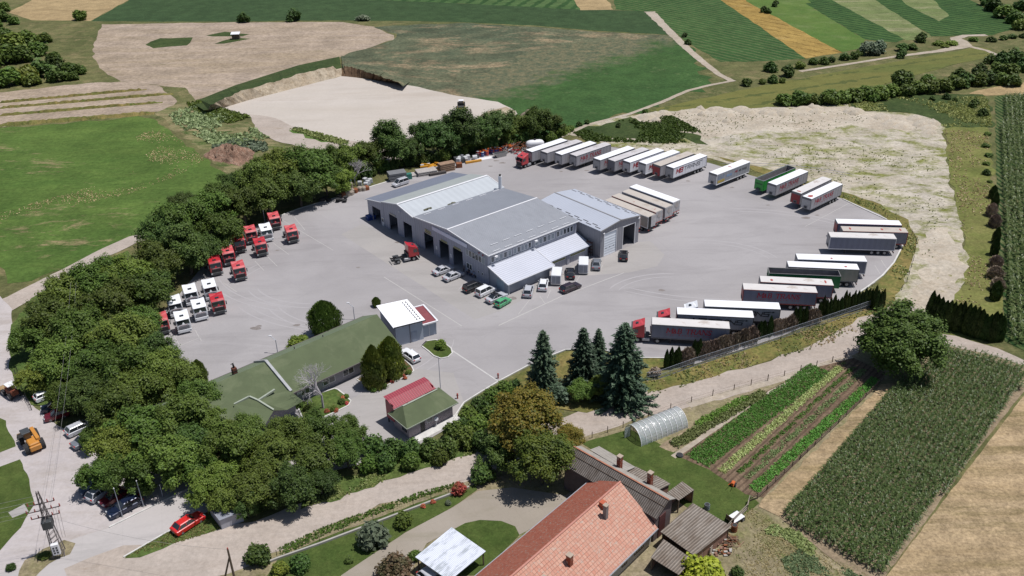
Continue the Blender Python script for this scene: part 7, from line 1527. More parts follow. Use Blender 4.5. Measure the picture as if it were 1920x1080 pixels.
rail_fence('wire_fence', [(1580, 372), (1640, 392), (1700, 430), (1718, 455), (1712, 490), (1700, 530), (1690, 545)], 'dark wire fence behind the curved kerb', 1.2, 4, (.5, 1.1), .08, .015, m_black)
r = rail_fence('wire_fence', [(60, 770), (46, 740), (30, 705), (34, 700)], 'short dark fence under the trees by the street', 1.3, 2, (.5, 1.1), .08, .04, m_black)
P = fpt([(490, 1062), (520, 1050), (600, 1022), (700, 984), (800, 946), (880, 916)])
mb = MB(); o0 = P[0]
for a, b in zip(P, P[1:]): a = a - o0; b = b - o0; mb.bar((a.x, a.y, .2), (b.x, b.y, .2), .25, .45)
o = mb.build('low_wall', m_conc); o.location = o0; tag(o, 'low concrete garden wall below the dirt track', 'wall')
# lamp posts, flag poles and wooden poles
def hgt(base, top):
    P = at(*base); lo, hi = .5, 30
    for _ in range(30):
        m = (lo + hi) / 2; q = Vector((P.x, P.y, m - CH)); y = 540 - FPX * q.dot(CU) / q.dot(_f)
        if y > top[1]: lo = m
        else: hi = m
    return P, lo
def lamp(base, top, label, arm=1.0, dirp=(-1, .3)):
    P, h = hgt(base, top); r = empty('street_lamp', (P.x, P.y, 0), 0, label, 'lamp'); d = Vector((dirp[0], dirp[1], 0)).normalized()
    mb = MB(); mb.tube((0, 0, 0), (0, 0, h * .8), .08, .06); mb.tube((0, 0, h * .8), (d.x * arm, d.y * arm, h), .05, .04); mb.build('pole', m_galv, r)
    mb = MB(); mb.ring([[(d.x * arm + dx * s, d.y * arm + dy * s, h + dz) for dx, dy in ((-.28, -.12), (.28, -.12), (.28, .12), (-.28, .12))] for s, dz in ((.6, .1), (1, 0), (.8, -.08))]); mb.build('lamp_head', m_white, r)
lamp((521, 663), (507, 631), 'street lamp behind the middle of the office roof'); lamp((665, 600), (654, 569), 'street lamp near the white block'); lamp((497, 418), (491, 377), 'lamp post among the belt trees above the tractor units')
def pole(base, top, label, r_=.07, name='flag_pole', cat='pole', mat=None):
    P, h = hgt(base, top); r = empty(name, (P.x, P.y, 0), 0, label, cat); mb = MB(); mb.tube((0, 0, 0), (0, 0, h), r_, r_ * .6, 8); mb.build('pole', mat or m_galv, r); mb = MB(); mb.tube((0, 0, h), (0, 0, h + .15), r_ * 1.3, r_ * .5); mb.build('finial', mat or m_white, r); mb = MB(); mb.tube((0, 0, 0), (0, 0, .15), r_ * 2.5); mb.build('base', m_conc, r); return P, h
pole((826, 729), (823, 670), 'tall slim pole between the grass island and the gatehouse')
pole((230, 970), (214, 916), 'pale pole rising from behind the navy estate'); pole((270, 951), (255, 902), 'pale pole beside the nose of the trees right of the navy estate'); pole((306, 933), (300, 910), 'short visible pole furthest right at the shaded kerb')
P, h = hgt((443, 1098), (430, 1030)); r = empty('utility_pole', (P.x, P.y, 0), 0, 'wooden A-frame utility pole at the bottom edge', 'pole'); mb = MB(); mb.tube((0, 0, 0), (0, 0, h), .17, .12); mb.build('pole', m_wood, r); mb = MB(); mb.tube((-1.6, -.3, 0), (0, 0, h * .8), .13, .1); mb.build('brace', m_wood, r); mb = MB(); mb.tube((0, 0, h - .3), (0, 0, h + .25), .09); mb.build('insulator', m_rust, r); UPT = Vector((P.x, P.y, h))
# lattice transformer pylon
P, h = hgt((112, 1040), (66, 922)); r = empty('lattice_pylon', (P.x, P.y, 0), R(20), 'lattice steel power pylon with insulators and a white switch box', 'pylon'); mb = MB(); m_pyl = pm('pylon_steel', C(120, 112, 112), .6, var=.2)
def pw(z): return .55 * (1 - z / h) + .12
n = 14
for i in range(n):
    z0, z1 = h * i / n, h * (i + 1) / n
    for sx, sy in ((1, 1), (1, -1), (-1, 1), (-1, -1)): mb.bar((sx * pw(z0), sy * pw(z0), z0), (sx * pw(z1), sy * pw(z1), z1), .08)
    for s in (1, -1): mb.bar((s * pw(z0), -pw(z0), z0), (s * pw(z1), pw(z1), z1), .05); mb.bar((-pw(z0), s * pw(z0), z0), (pw(z1), s * pw(z1), z1), .05)
mb.build('lattice', m_pyl, r)
for z, wd in ((h * .62, 1.6), (h * .72, 1.9), (h * .82, 1.5)):
    mb = MB(); mb.bar((-wd, 0, z), (wd, 0, z), .1); mb.bar((0, -wd * .7, z), (0, wd * .7, z), .08); ca = mb.build('crossarm', m_pyl, r)
    for x in (-wd, -wd * .5, wd * .5, wd): mb = MB(); mb.tube((x, 0, z), (x, 0, z + .45), .09, .06, 6); mb.build('insulator', m_rust, ca)
mb = MB(); mb.bbox(-.45, .45, -1.0, -.45, .9, 2.6, .04); bx = mb.build('switch_box', m_white, r); mb = MB()
for x in (-.28, .08):
    for z in (1.15, 1.55, 1.95): mb.box(x, x + .2, -1.03, -1.0, z, z + .25)
mb.build('vent', m_black, bx)
mb = MB(); mb.bbox(-.6, .6, -.9, .5, 5.2, 6.4, .08); mb.build('transformer', m_plast, r); PT = Vector((P.x, P.y, h))
mb = MB()
for k in range(3): mb.bar((.8 + k * .35, -.6, 3.2), (.8 + k * .35, .9, 7.0), .03)
mb.build('cable', m_pyl, r)
def wires(name, A, B_, offs, label, sag=.8):
    mb = MB(); o0 = Vector(A)
    for o in offs:
        pr = None
        for i in range(13): t = i / 12; q = Vector(A).lerp(Vector(B_), t) + Vector(o) - Vector((0, 0, sag * 4 * t * (1 - t))) - o0; mb.bar(pr, q, .02) if pr else None; pr = q
    ob = mb.build(name, pm('wire', C(170, 168, 166), .6)); ob.location = o0; tag(ob, label, 'cables')
wires('power_line', PT + Vector((0, 0, -2.4)), PT + Vector((-60, -16, -2.4)), [(0, 1.4, 0), (0, .5, 0), (0, -.5, 0), (0, -1.4, 0), (0, 0, 1), (0, 0, 1.8)], 'power cables running left from the pylon over the grass')
wires('power_line', PT + Vector((0, 0, -3)), PT + Vector((-22, 60, -2)), [(.5, 0, 0), (-.5, 0, 0)], 'pair of power cables running up the street from the pylon', 1.5)
wires('power_line', PT + Vector((0, 0, -4)), UPT, [(0, 0, 0)], 'single cable between pylon and wooden pole', 1.0)
# wheel loader and second machine
m_org = pm('loader_orange', C(226, 156, 70), .4, var=.06); m_bucket = pm('bucket_steel', C(180, 150, 110), .8, var=.3, vs=2)
a = at(30, 815, 0); b = at(72, 838, 0); mid = (at(42, 806) + at(70, 850)) / 2; hd = (at(44, 808) - at(70, 850)); ya = math.atan2(hd.y, hd.x)
P = at(61, 834); r = empty('wheel_loader', (P.x, P.y, 0), ya, 'orange wheel loader with an empty bucket on the street', 'loader')
mb = MB(); mb.bbox(-2.7, -.4, -.75, .75, .8, 1.9, .15); mb.bbox(-.4, 1.2, -.4, .4, .8, 1.3, .1); mb.bbox(-2.9, -2.5, -.8, .8, .7, 1.5, .1); mb.build('body', m_org, r)
mb = MB(); mb.box(-1.0, .3, -.1, .95, 1.9, 3.0); mb.build('cab', m_screen, r); mb = MB(); mb.bbox(-1.1, .4, -.2, 1.05, 3.0, 3.12, .05); mb.build('cab_roof', m_plast, r)
mb = MB(); mb.bar((-2.2, -.75, 2.0), (1.6, -.75, 1.9), .5, .45); mb.bar((1.5, -.75, 1.9), (2.5, -.6, 1.1), .35); mb.build('boom', m_org, r)
mb = MB(); mb.ring([[(2.4, y, 1.3), (2.4, y, .3), (3.5, y, .25), (3.5, y, .35), (2.6, y, .5), (2.55, y, 1.25)] for y in (-1.3, 1.3)]); mb.build('bucket', m_bucket, r)
for x in (-1.8, 1.3):
    for y in (-1.1, 1.1): put('wheel', W_BIG, r, (x, y, .85))
P = at(24, 742); r = empty('roller_machine', (P.x, P.y, 0), ya + .2, 'old road machine with a pale canopy in the dappled shade of the street', 'machine')
mb = MB(); mb.bbox(-1.5, 1.0, -.6, .6, .7, 1.6, .1); mb.build('body', pm('dull_orange', C(150, 84, 60), .7, var=.3, vs=3), r); mb = MB(); mb.box(-1.2, .3, -.7, .7, 2.5, 2.6); mb.build('canopy', m_white, r)
mb = MB()
for x in (-1.1, .2):
    for y in (-.6, .6): mb.bar((x, y, 1.6), (x, y, 2.5), .06)
mb.build('canopy_post', m_black, r); mb = MB(); mb.bbox(1.4, 3.0, -1.0, 1.0, .5, 1.0, .1); mb.build('hopper', m_bucket, r)
for x, y in ((-1.0, -.8), (-1.0, .8)): put('wheel', W_BIG, r, (x, y, .85), ())if False else None
for x in (-1.0, 1.2):
    for y in (-.8, .8): w_ = put('wheel', W_BIG, r, (x, y, .6)); w_.scale = (.7, .7, .7)
# compactor on the sand pad and the man beside it
P = at(865, 203); r = empty('soil_compactor', (P.x, P.y, 0), R(92), 'yellow and black soil compactor on the sand pad', 'roller')
mb = MB(); mb.tube((-2.0, -1.05, .75), (-2.0, 1.05, .75), .75, n=20); mb.build('drum', m_chas, r); mb = MB(); mb.bar((-2.9, -1.2, .8), (-1.0, -1.2, .8), .15, .3); mb.bar((-2.9, 1.2, .8), (-1.0, 1.2, .8), .15, .3); mb.bar((-2.95, -1.2, .8), (-2.95, 1.2, .8), .15, .3); mb.build('drum_frame', pm('roller_yellow', C(206, 170, 90), .5), r)
mb = MB(); mb.bbox(.8, 2.8, -.8, .8, .9, 1.9, .15); mb.build('body', pm('roller_yellow', C(206, 170, 90), .5), r); mb = MB(); mb.box(-.7, .7, -.75, .75, 1.1, 2.6); mb.build('cab', m_screen, r); mb = MB(); mb.bbox(-.8, .8, -.85, .85, 2.6, 2.75, .05); mb.build('cab_roof', m_white, r)
for y in (-.95, .95): put('wheel', W_BIG, r, (1.6, y, .85))
m_skin = pm('skin', C(200, 150, 124), .6, var=.04)
def person(P, rz, label, top, legs, sit=False, hair=(.03, .02, .015), h=1.76, arm=.3, cat='person'):
    r = empty('person', (P[0], P[1], ZY), rz, label, cat); k = h / 1.76
    if sit: J = dict(pel=(0, 0, .5), che=(-.05, 0, .95), nec=(-.03, 0, 1.13), hed=(0, 0, 1.25), top=(.0, 0, 1.38), hl=(.02, .1, .49), kl=(.45, .14, .5), al=(.47, .14, .09), tl=(.6, .15, .05), hr=(.02, -.1, .49), kr=(.45, -.14, .5), ar=(.47, -.14, .09), tr=(.6, -.15, .05), sl=(-.04, .2, 1.05), el=(.08, .28, .78), wl=(.3, .18, .62), fl=(.38, .15, .58), sr=(-.04, -.2, 1.05), er=(.08, -.28, .78), wr=(.3, -.18, .62), fr=(.38, -.15, .58))
    else: J = dict(pel=(0, 0, .95), che=(0, 0, 1.3), nec=(0, 0, 1.48), hed=(.02, 0, 1.6), top=(.02, 0, 1.73), hl=(0, .09, .92), kl=(.04, .11, .5), al=(-.02, .12, .09), tl=(.13, .13, .04), hr=(0, -.09, .92), kr=(.1, -.11, .5), ar=(.06, -.12, .09), tr=(.2, -.13, .04), sl=(0, .19, 1.42), el=(-.02, .26, 1.14), wl=(arm * .6, .26, .92), fl=(arm * .75, .25, .84), sr=(0, -.19, 1.42), er=(-.02, -.26, 1.14), wr=(arm * .5, -.26, .9), fr=(arm * .6, -.25, .81))
    rad = dict(pel=.15, che=.16, nec=.06, hed=.1, top=.075, hl=.1, kl=.065, al=.045, tl=.04, hr=.1, kr=.065, ar=.045, tr=.04, sl=.065, el=.045, wl=.032, fl=.035, sr=.065, er=.045, wr=.032, fr=.035)
    E_ = [('pel', 'che'), ('che', 'nec'), ('nec', 'hed'), ('hed', 'top'), ('pel', 'hl'), ('hl', 'kl'), ('kl', 'al'), ('al', 'tl'), ('pel', 'hr'), ('hr', 'kr'), ('kr', 'ar'), ('ar', 'tr'), ('che', 'sl'), ('sl', 'el'), ('el', 'wl'), ('wl', 'fl'), ('che', 'sr'), ('sr', 'er'), ('er', 'wr'), ('wr', 'fr')]
    ks = list(J); me = bpy.data.meshes.new('body'); me.from_pydata([tuple(c * k for c in J[n]) for n in ks], [(ks.index(a), ks.index(b)) for a, b in E_], [])
    o = bpy.data.objects.new('body', me); col.objects.link(o); sk = o.modifiers.new('s', 'SKIN'); sk.use_smooth_shade = True
    for i, n in enumerate(ks): v = me.skin_vertices[0].data[i]; v.radius = (rad[n] * k, rad[n] * k * (.72 if n in ('pel', 'che') else 1)); v.use_root = n == 'pel'
    o.modifiers.new('b', 'SUBSURF').levels = 1; dg = bpy.context.evaluated_depsgraph_get(); m2 = bpy.data.meshes.new_from_object(o.evaluated_get(dg)); bpy.data.objects.remove(o)
    ms = [pm('shirt_' + top[0], top[1], .8), pm('trousers_' + legs[0], legs[1], .8), m_skin, pm('hair_dark', hair, .8), m_black]
    for m in ms: m2.materials.append(m)
    hz = J['pel'][2] * k
    for p in m2.polygons:
        c = p.center
        if c.z > J['hed'][2] * k + .06 or (c.z > J['hed'][2] * k - .02 and c.x < -.02): i = 3
        elif c.z > J['nec'][2] * k: i = 2
        elif abs(c.y) > .22 * k and c.z < J['el'][2] * k or (sit and c.x > .2 and c.z > .56 * k): i = 2
        elif c.z < .1 * k: i = 4
        elif c.z < hz + .03 and (not sit or c.x > .05 or c.z < .5): i = 1
        else: i = 0
        p.material_index = i
    o = bpy.data.objects.new('body', m2); col.objects.link(o); o.parent = r; return r
navy = ('navy', C(50, 64, 110)); lt = ('pale', C(186, 200, 226)); dk = ('dark', (.02, .02, .025))
person(at(883, 214), R(200), 'workman in dark clothes standing on the sand near the compactor', dk, dk)
def qz(x, y): return (840 + x / 15.88, 480 + y / 15.88)
person(at(*qz(485, 500)), R(215), 'man standing at the edge of the third workshop door in a dark shirt', ('grey', C(120, 124, 134)), dk)
bench = at(*qz(700, 590)); br_ = empty('bench', (bench.x, bench.y, ZY), WF.a + R(90), 'dark bench against the workshop wall where people sit', 'bench'); mb = MB(); mb.box(-1.6, 1.6, -.2, .2, .4, .45); mb.build('seat', m_wood, br_)
for x in (-1.4, 0, 1.4): mb = MB(); mb.box(x - .04, x + .04, -.18, .18, 0, .4); mb.build('leg', m_black, br_)
for (x, y), t, lb in ((( 630, 560), dk, 'person in dark clothing seated furthest left on the bench'), ((700, 590), lt, 'person in a pale blue shirt seated in the middle of the bench'), ((775, 640), lt, 'person in a pale shirt seated at the right end of the bench')):
    p = at(*qz(x, y)); person(p, WF.a + R(180), lb, t, navy, sit=True)
# scrap and materials along the tree belt
def Sz(x, y): return (620 + x / 8, 270 + y / 8)
def Tz(x, y): return (780 + x / 8, 250 + y / 8)
def thing1(name, P, rz, mb, mat, label, cat, group=None):
    o = mb.build(name, mat); o.location = (P[0], P[1], .02); o.rotation_euler = (0, 0, rz); return tag(o, label, cat, group)
m_ibc = pm('ibc_white', C(222, 224, 228), .5); m_stone = pm('sack_beige', C(176, 164, 150), .9, var=.2, vs=2); m_blue = pm('drum_blue', C(40, 80, 160), .5); m_oran = pm('drum_orange', C(224, 110, 50), .5); m_yel = pm('yellow_plastic', C(236, 170, 50), .45); m_pal = pm('pallet_wood', C(170, 140, 116), .9, var=.2, vs=2); m_teal = pm('teal_bin', C(60, 140, 126), .5); m_scr = pm('scrap_steel', C(120, 104, 100), .7, var=.4, vs=2); m_rustb = pm('rusty_scrap', C(150, 92, 60), .9, var=.3, vs=2)
rc = random.Random(12)
for i, (x, y) in enumerate([(195, 790), (255, 780), (310, 765), (190, 715), (265, 705), (320, 740), (370, 730), (440, 705), (500, 700), (540, 690), (220, 660), (300, 655)]):
    mb = MB(); mb.bbox(-.5, .5, -.5, .5, 0, rc.uniform(.8, 1.0), .18); thing1('bulk_bag', at(*Sz(x, y)), rc.uniform(0, 3), mb, m_stone if i % 3 else m_rustb, 'bulging beige sack in the row below the white tanks', 'sack', 'beige sacks at the tree belt')
for i, (x, y) in enumerate([(530, 640), (520, 570), (595, 580), (440, 620), (560, 610)]):
    r = empty('liquid_tank', (*at(*Sz(x, y))[:2], 0), rc.uniform(0, 1), 'white caged liquid tank beside the dead grey tree', 'tank', 'white tanks'); mb = MB(); mb.bbox(-.55, .55, -.5, .5, .15, 1.15, .1); mb.build('tank', m_ibc, r); mb = MB()
    for z in (.3, .7, 1.1): mb.box(-.58, .58, -.53, -.51, z, z + .03); mb.box(-.58, .58, .51, .53, z, z + .03)
    mb.box(-.58, .58, -.53, .53, 0, .12); mb.build('cage', m_galv, r)
for i, (x, y) in enumerate([(225, 610), (260, 620), (295, 615)]): mb = MB(); mb.tube((0, 0, 0), (0, 0, .95), .32, n=12); mb.tube((0, 0, .3), (0, 0, .34), .34, n=12); mb.tube((0, 0, .62), (0, 0, .66), .34, n=12); thing1('blue_drum', at(*Sz(x, y)), 0, mb, m_blue, 'blue drum in the shade left of the white tanks', 'drum', 'blue drums')
def block_stack(P, rz, label, mat, lay, w, d, h, name='panel_stack', gap=.1):
    r = empty(name, (P[0], P[1], 0), rz, label, 'stack')
    for k in range(lay): mb = MB(); o = rc.uniform(-.12, .12); mb.bbox(-w / 2 + o, w / 2 + o, -d / 2, d / 2, k * (h + gap) + .02, k * (h + gap) + h, .03); mb.build('layer', mat, r)
block_stack(at(*Sz(1000, 535)), R(20), 'stack of grey steel tubs beside the silver people carrier', pm('tub_grey', C(136, 138, 142), .6), 3, 3.6, 2.2, .45)
block_stack(at(*Sz(1180, 525)), R(20), 'teal waste bin at the end of the grey tubs', m_teal, 1, 1.2, .9, 1.1, 'waste_bin'); block_stack(at(*Sz(1440, 450)), R(22), 'low heap of pale boards left of the yellow plastic heap', pm('pale_board', C(196, 190, 186), .7, var=.2, vs=2), 3, 4.2, 2.4, .22)
block_stack(at(*Sz(1260, 470)), R(22), 'scattered pale offcut sheets behind the teal bin', pm('pale_board', C(196, 190, 186), .7, var=.2, vs=2), 2, 3.4, 2, .12)
block_stack(at(*Sz(1740, 400)), R(28), 'stack of brown wooden pallets before the tree belt', m_pal, 5, 3.4, 1.6, .24); block_stack(at(*Sz(1600, 455)), R(24), 'dark flat steel bed lying left of the pallets', pm('dark_bed', C(84, 78, 76), .8), 1, 3.6, 1.2, .5, 'steel_bed')
block_stack(at(*Tz(650, 510)), R(10), 'short rusty round bin right of the pallets', m_rustb, 1, 1.2, 1.2, .9, 'rusty_bin')
P = at(*Sz(1560, 385)); r = empty('plastic_heap', (P.x, P.y, 0), 0, 'heap of bright yellow plastic mudguards and tubes', 'heap')
for k in range(22): mb = MB(); a = rc.uniform(-.5, .8); x, y, z = rc.uniform(-2.0, 2.0), rc.uniform(-1, 1), rc.uniform(.15, .9); mb.tube((x - math.cos(a), y - math.sin(a), z), (x + math.cos(a), y + math.sin(a), z + rc.uniform(-.2, .2)), .2, n=7); mb.build('tube', m_yel if k < 17 else m_ibc, r)
def appliance(P, label, group, mat, kind):
    mb = MB()
    if kind == 0: mb.bbox(-.45, .45, -.4, .4, 0, 1.0, .06)
    elif kind == 1: mb.tube((-.5, 0, .45), (.5, 0, .45), .42, .4, 12)
    else: mb.tube((0, 0, 0), (0, 0, .7), .45, .3, 12); mb.box(-.3, .3, -.3, .3, .7, .9)
    thing1('scrap_unit', P, rc.uniform(0, 3), mb, mat, label, 'scrap', group)
for i, (x, y) in enumerate([(600, 430), (640, 410), (690, 390), (640, 450), (700, 440), (760, 440), (780, 400), (880, 390), (920, 375), (740, 420)]): appliance(at(*Tz(x, y)), 'white scrapped tank or tub in the row right of the pallets', 'white scrap tubs', m_ibc if i % 4 else m_plast, i % 3)
block_stack(at(*Tz(865, 440)), R(24), 'long yellow beam lying before the white tubs', m_yel, 1, 3.6, .5, .45, 'yellow_beam'); block_stack(at(*Tz(1030, 380)), R(24), 'white flat sheet on the ground before the blue drums', m_white, 1, 4.2, 1.3, .08, 'white_sheet')
DR = []
for i in range(34):
    t = i / 33; x = 930 + t * 520 + rc.uniform(-10, 10); y = 345 - t * 110 + rc.uniform(-22, 22); mb = MB(); mb.tube((0, 0, 0), (0, 0, .9), .34, n=10); mb.mi = 1; mb.tube((0, 0, .9), (0, 0, .96), .36, n=10); mb.tube((0, 0, .45), (0, 0, .5), .36, n=10)
    P = at(*Tz(x, y)); o = mb.build('oil_drum', [m_blue if i % 3 else m_redp, m_oran if i % 4 else m_ibc]); o.location = (P.x, P.y, 0); tag(o, 'blue or red drum with an orange lid in the double row under the trees', 'drum', 'drums under the belt trees')
P = at(*Tz(1265, 350)); r = empty('skip', (P.x, P.y, 0), R(30), 'pale grey boat-shaped skip standing clear of the drums', 'skip'); mb = MB(); mb.ring([[(-1.2, y, 0), (1.2, y, 0), (2.1, y, 1.2), (-2.1, y, 1.2)] for y in (-.8, .8)]); mb.build('body', pm('skip_grey', C(170, 168, 166), .6), r); mb = MB(); mb.box(-1.9, 1.9, -.7, .7, 1.2, 1.22); mb.build('inside', m_plast, r)  # dark sheet across the top stands in for shade inside the skip
P = at(*Tz(1500, 260)); r = empty('scrap_heap', (P.x, P.y, 0), 0, 'tangled rust-orange scrap heap left of the red cab', 'heap')
for k in range(46): mb = MB(); p = Vector((rc.uniform(-2.6, 2.6), rc.uniform(-1.4, 1.4), rc.uniform(.1, 1.3))); d = Vector((rc.uniform(-1, 1), rc.uniform(-1, 1), rc.uniform(-.5, .5))) * .9; mb.bar(p - d, p + d, rc.uniform(.06, .22)); mb.build('piece', m_rustb if k % 3 else m_scr, r)
P = at(*Tz(1420, 300)); r = empty('scrap_heap', (P.x, P.y, 0), 0, 'dark metal odds and ends between the skip and the orange heap', 'heap')
for k in range(20): mb = MB(); p = Vector((rc.uniform(-1.5, 1.5), rc.uniform(-1, 1), rc.uniform(.1, .8))); d = Vector((rc.uniform(-1, 1), rc.uniform(-1, 1), rc.uniform(-.5, .5))) * .6; mb.bar(p - d, p + d, rc.uniform(.08, .3)); mb.build('piece', (m_scr, m_redp, m_ibc)[k % 3], r)
P = at(1003, 283); r = empty('tank_trailer', (P.x, P.y, 0), R(12), 'white rounded slurry tank behind the leftmost trailer', 'tank'); mb = MB(); rows = [[(x, 1.1 * s * math.cos(t), 2.2 + 1.1 * s * math.sin(t)) for t in [2 * math.pi * k / 14 for k in range(14)]] for x, s in ((-2.6, .35), (-2.2, .8), (-1.4, 1), (1.4, 1), (2.2, .8), (2.6, .35))]; mb.ring(rows); mb.build('tank', m_white, r, smooth=True); mb = MB(); mb.tube((0, 0, 3.2), (0, 0, 3.6), .3); mb.build('hatch', m_black, r); mb = MB(); mb.box(-2, 2, -.6, .6, .6, 1.1); mb.build('chassis', m_chas, r)
for x in (-.7, .7): [put('wheel', W_TR, r, (x, y, .5)) for y in (-1, 1)]
block_stack(at(695, 411.5), R(30), 'small heap of blue crates at the far left workshop corner', m_blue, 2, 1.6, 1.2, .35, 'crate_stack')
# brown scrub in yard edge: tyre heap left of sacks
P = at(*Sz(40, 850)); r = empty('tyre_heap', (P.x, P.y, 0), 0, 'heap of black tyres at the left end of the sack row', 'heap')
for k in range(14): mb = MB(); x, y, z = rc.uniform(-2.4, 2.4), rc.uniform(-1, 1), rc.uniform(0, .5); mb.tube((x, y, z), (x, y, z + .25), .45, n=12); mb.build('tyre', m_rub, r)
for o in list(col.objects):
    if o.parent is None and o.get('category') in ('scrap', 'stack', 'drum', 'sack', 'heap') and 150 < o.location.y < 300: o.scale = (1.3, 1.3, 1.45)
# mounds -------------------------------------------------------------------
def mound(px, h, mat, label=None, name='heap', seed=0, rough=.3, nr=9, structure=False, cat='heap', z0=0):
    P = [at(*p) for p in px]; c = sum(P, Vector()) / len(P); rr = random.Random(seed); D_ = densify(P, 0, 1, 1.5); n = len(D_); vs = []; fs = []
    for k in range(nr):
        f = k / nr
        for i, p in enumerate(D_):
            q = c + (p - c) * (1 - f); z = z0 + h * (1 - (1 - f) ** 1.6) * (1 + rough * math.sin(i * .9 + k * 1.7 + seed) * .6) + rr.uniform(-rough, rough) * h * .25 * (k > 0); vs.append((q.x - c.x + rr.uniform(-.2, .2) * rough, q.y - c.y + rr.uniform(-.2, .2) * rough, max(z, 0)))
    vs.append((0, 0, z0 + h))
    for k in range(nr - 1):
        for i in range(n): j = (i + 1) % n; fs.append((k * n + i, k * n + j, (k + 1) * n + j, (k + 1) * n + i))
    for i in range(n): fs.append(((nr - 1) * n + i, (nr - 1) * n + (i + 1) % n, nr * n))
    mb = MB(); mb.add(vs, fs); o = mb.build(name, mat, smooth=True); o.location = (c.x, c.y, 0)
    if structure: o['kind'] = 'structure'
    else: tag(o, label, cat)
    return o
m_rub2 = gmat('brick_rubble', C(176, 140, 120), C(140, 112, 96), C(200, 176, 156), big=4, mid=.9, fine=.4, fine_amp=.6, bump=1)
mound([(380, 292), (400, 278), (440, 275), (480, 283), (478, 300), (450, 312), (400, 302)], 2.0, m_rub2, 'brown heap of broken bricks left of the tree belt', 'rubble_heap', 1, .9, 12)
m_grav = gmat('gravel_heap', C(176, 160, 142), C(160, 144, 128), None, big=6, mid=1, fine=.3, bump=.5)
mound([(968, 222), (985, 212), (1010, 214), (1016, 220), (990, 228)], 2.4, m_grav, 'small grey gravel heap beyond the tree belt', 'gravel_heap', 2, .15)
mound([(890, 222), (915, 208), (950, 200), (968, 209), (966, 222), (930, 236), (900, 236)], 1.6, m_sandrough, None, 'sand_bank', 3, .2, 9, True)
rm = random.Random(4)
SPL = [(1200, 217), (1250, 211), (1300, 207), (1350, 207), (1400, 206), (1450, 205), (1500, 203), (1550, 201), (1590, 202), (1610, 213), (1650, 217), (1700, 221), (1740, 228), (1755, 240)]
for i in range(46):
    t = rm.random() * (len(SPL) - 1.01); k = int(t); x = SPL[k][0] + (SPL[k + 1][0] - SPL[k][0]) * (t - k); y = SPL[k][1] + (SPL[k + 1][1] - SPL[k][1]) * (t - k) + rm.uniform(-2, 10 if i % 2 else 22); w = rm.uniform(9, 20); hh = w * .22
    mound([(x - w, y), (x - w * .6, y - hh), (x, y - hh * 1.3), (x + w * .7, y - hh), (x + w, y + 1), (x + w * .5, y + hh * 1.2), (x - w * .4, y + hh * 1.2)], rm.uniform(.7, 1.5), m_spoilw, 'tipped heap of pale spoil along the far edge of the spoil field', 'spoil_heap', i, .18, 6)['group'] = 'spoil heaps'
# rim of the sand pad: cut bank on the left, dark earth face at the back
def bank(name, base, crest, back, h, mat, matb, seed=0, label=None):
    rr = random.Random(seed); n = 40
    def along(pts, z):
        P = [at(p[0], p[1], z) for p in pts]; T = []; tot = sum((b - a).length for a, b in zip(P, P[1:])); 
        for i in range(n + 1):
            s = tot * i / n; 
            for a, b in zip(P, P[1:]):
                l = (b - a).length
                if s <= l + 1e-6: T.append(a.lerp(b, min(1, s / l))); break
                s -= l
        return T
    A, B_, D_ = along(base, 0), along(crest, h), along(back, 0); mb = MB(); vs = []
    for i in range(n + 1):
        e = 1 if 0 < i < n else .25
        a = A[i]; b = B_[i] + Vector((rr.uniform(-.4, .4), rr.uniform(-.4, .4), rr.uniform(-.3, .2))); b.z *= (1 if 1 < i < n - 1 else .6); m = a.lerp(b, .5) + Vector((rr.uniform(-.5, .5), rr.uniform(-.5, .5), rr.uniform(-.3, .3)))
        vs.append((a, m, b, D_[i]))
    for i in range(n):
        p, q = vs[i], vs[i + 1]; mb.mi = 0; mb.quad(p[0], q[0], q[1], p[1]); mb.quad(p[1], q[1], q[2], p[2]); mb.mi = 1; mb.quad(p[2], q[2], q[3], p[3])
    o = mb.build(name, [mat, matb]); o['kind'] = 'structure'
m_earth = gmat('earth_face', C(124, 100, 80), C(104, 84, 66), C(150, 126, 100), big=10, mid=2, fine=.6, bump=.8)
bank('sand_bank', [(400, 208), (470, 187), (560, 164), (640, 143)], [(382, 200), (450, 172), (560, 139), (638, 121)], [(360, 192), (440, 160), (560, 122), (636, 106)], 3.2, m_sandrough, m_dkgreen, 1)
bank('earth_bank', [(640, 143), (680, 147), (720, 153), (757, 158)], [(640, 121), (680, 132), (720, 145), (757, 156)], [(640, 104), (690, 116), (740, 136), (770, 152)], 2.8, m_earth, m_mixed, 2)
# grassy terrace banks
for i, (a, b, w) in enumerate((((-10, 194), (275, 168), 2.2), ((-10, 204), (325, 176), 2.6), ((-10, 218), (305, 192), 2.4), ((-10, 236), (290, 212), 5))):
    A, B_ = at(*a), at(*b); d = (B_ - A).normalized(); nn_ = Vector((-d.y, d.x, 0)); k = 60; rr = random.Random(i); rows = []
    for j in range(k + 1): c = A.lerp(B_, j / k); hh = .7 * rr.uniform(.6, 1.2) * (1 if 2 < j < k - 2 else .2); ww = w * rr.uniform(.5, .95) / 2; rows.append([c - nn_ * ww, c - nn_ * ww * .3 + Vector((0, 0, hh)), c + nn_ * ww * .3 + Vector((0, 0, hh)), c + nn_ * ww])
    mb = MB(); mb.ring(rows); o = mb.build('grass_bank', m_verge); o['kind'] = 'structure'
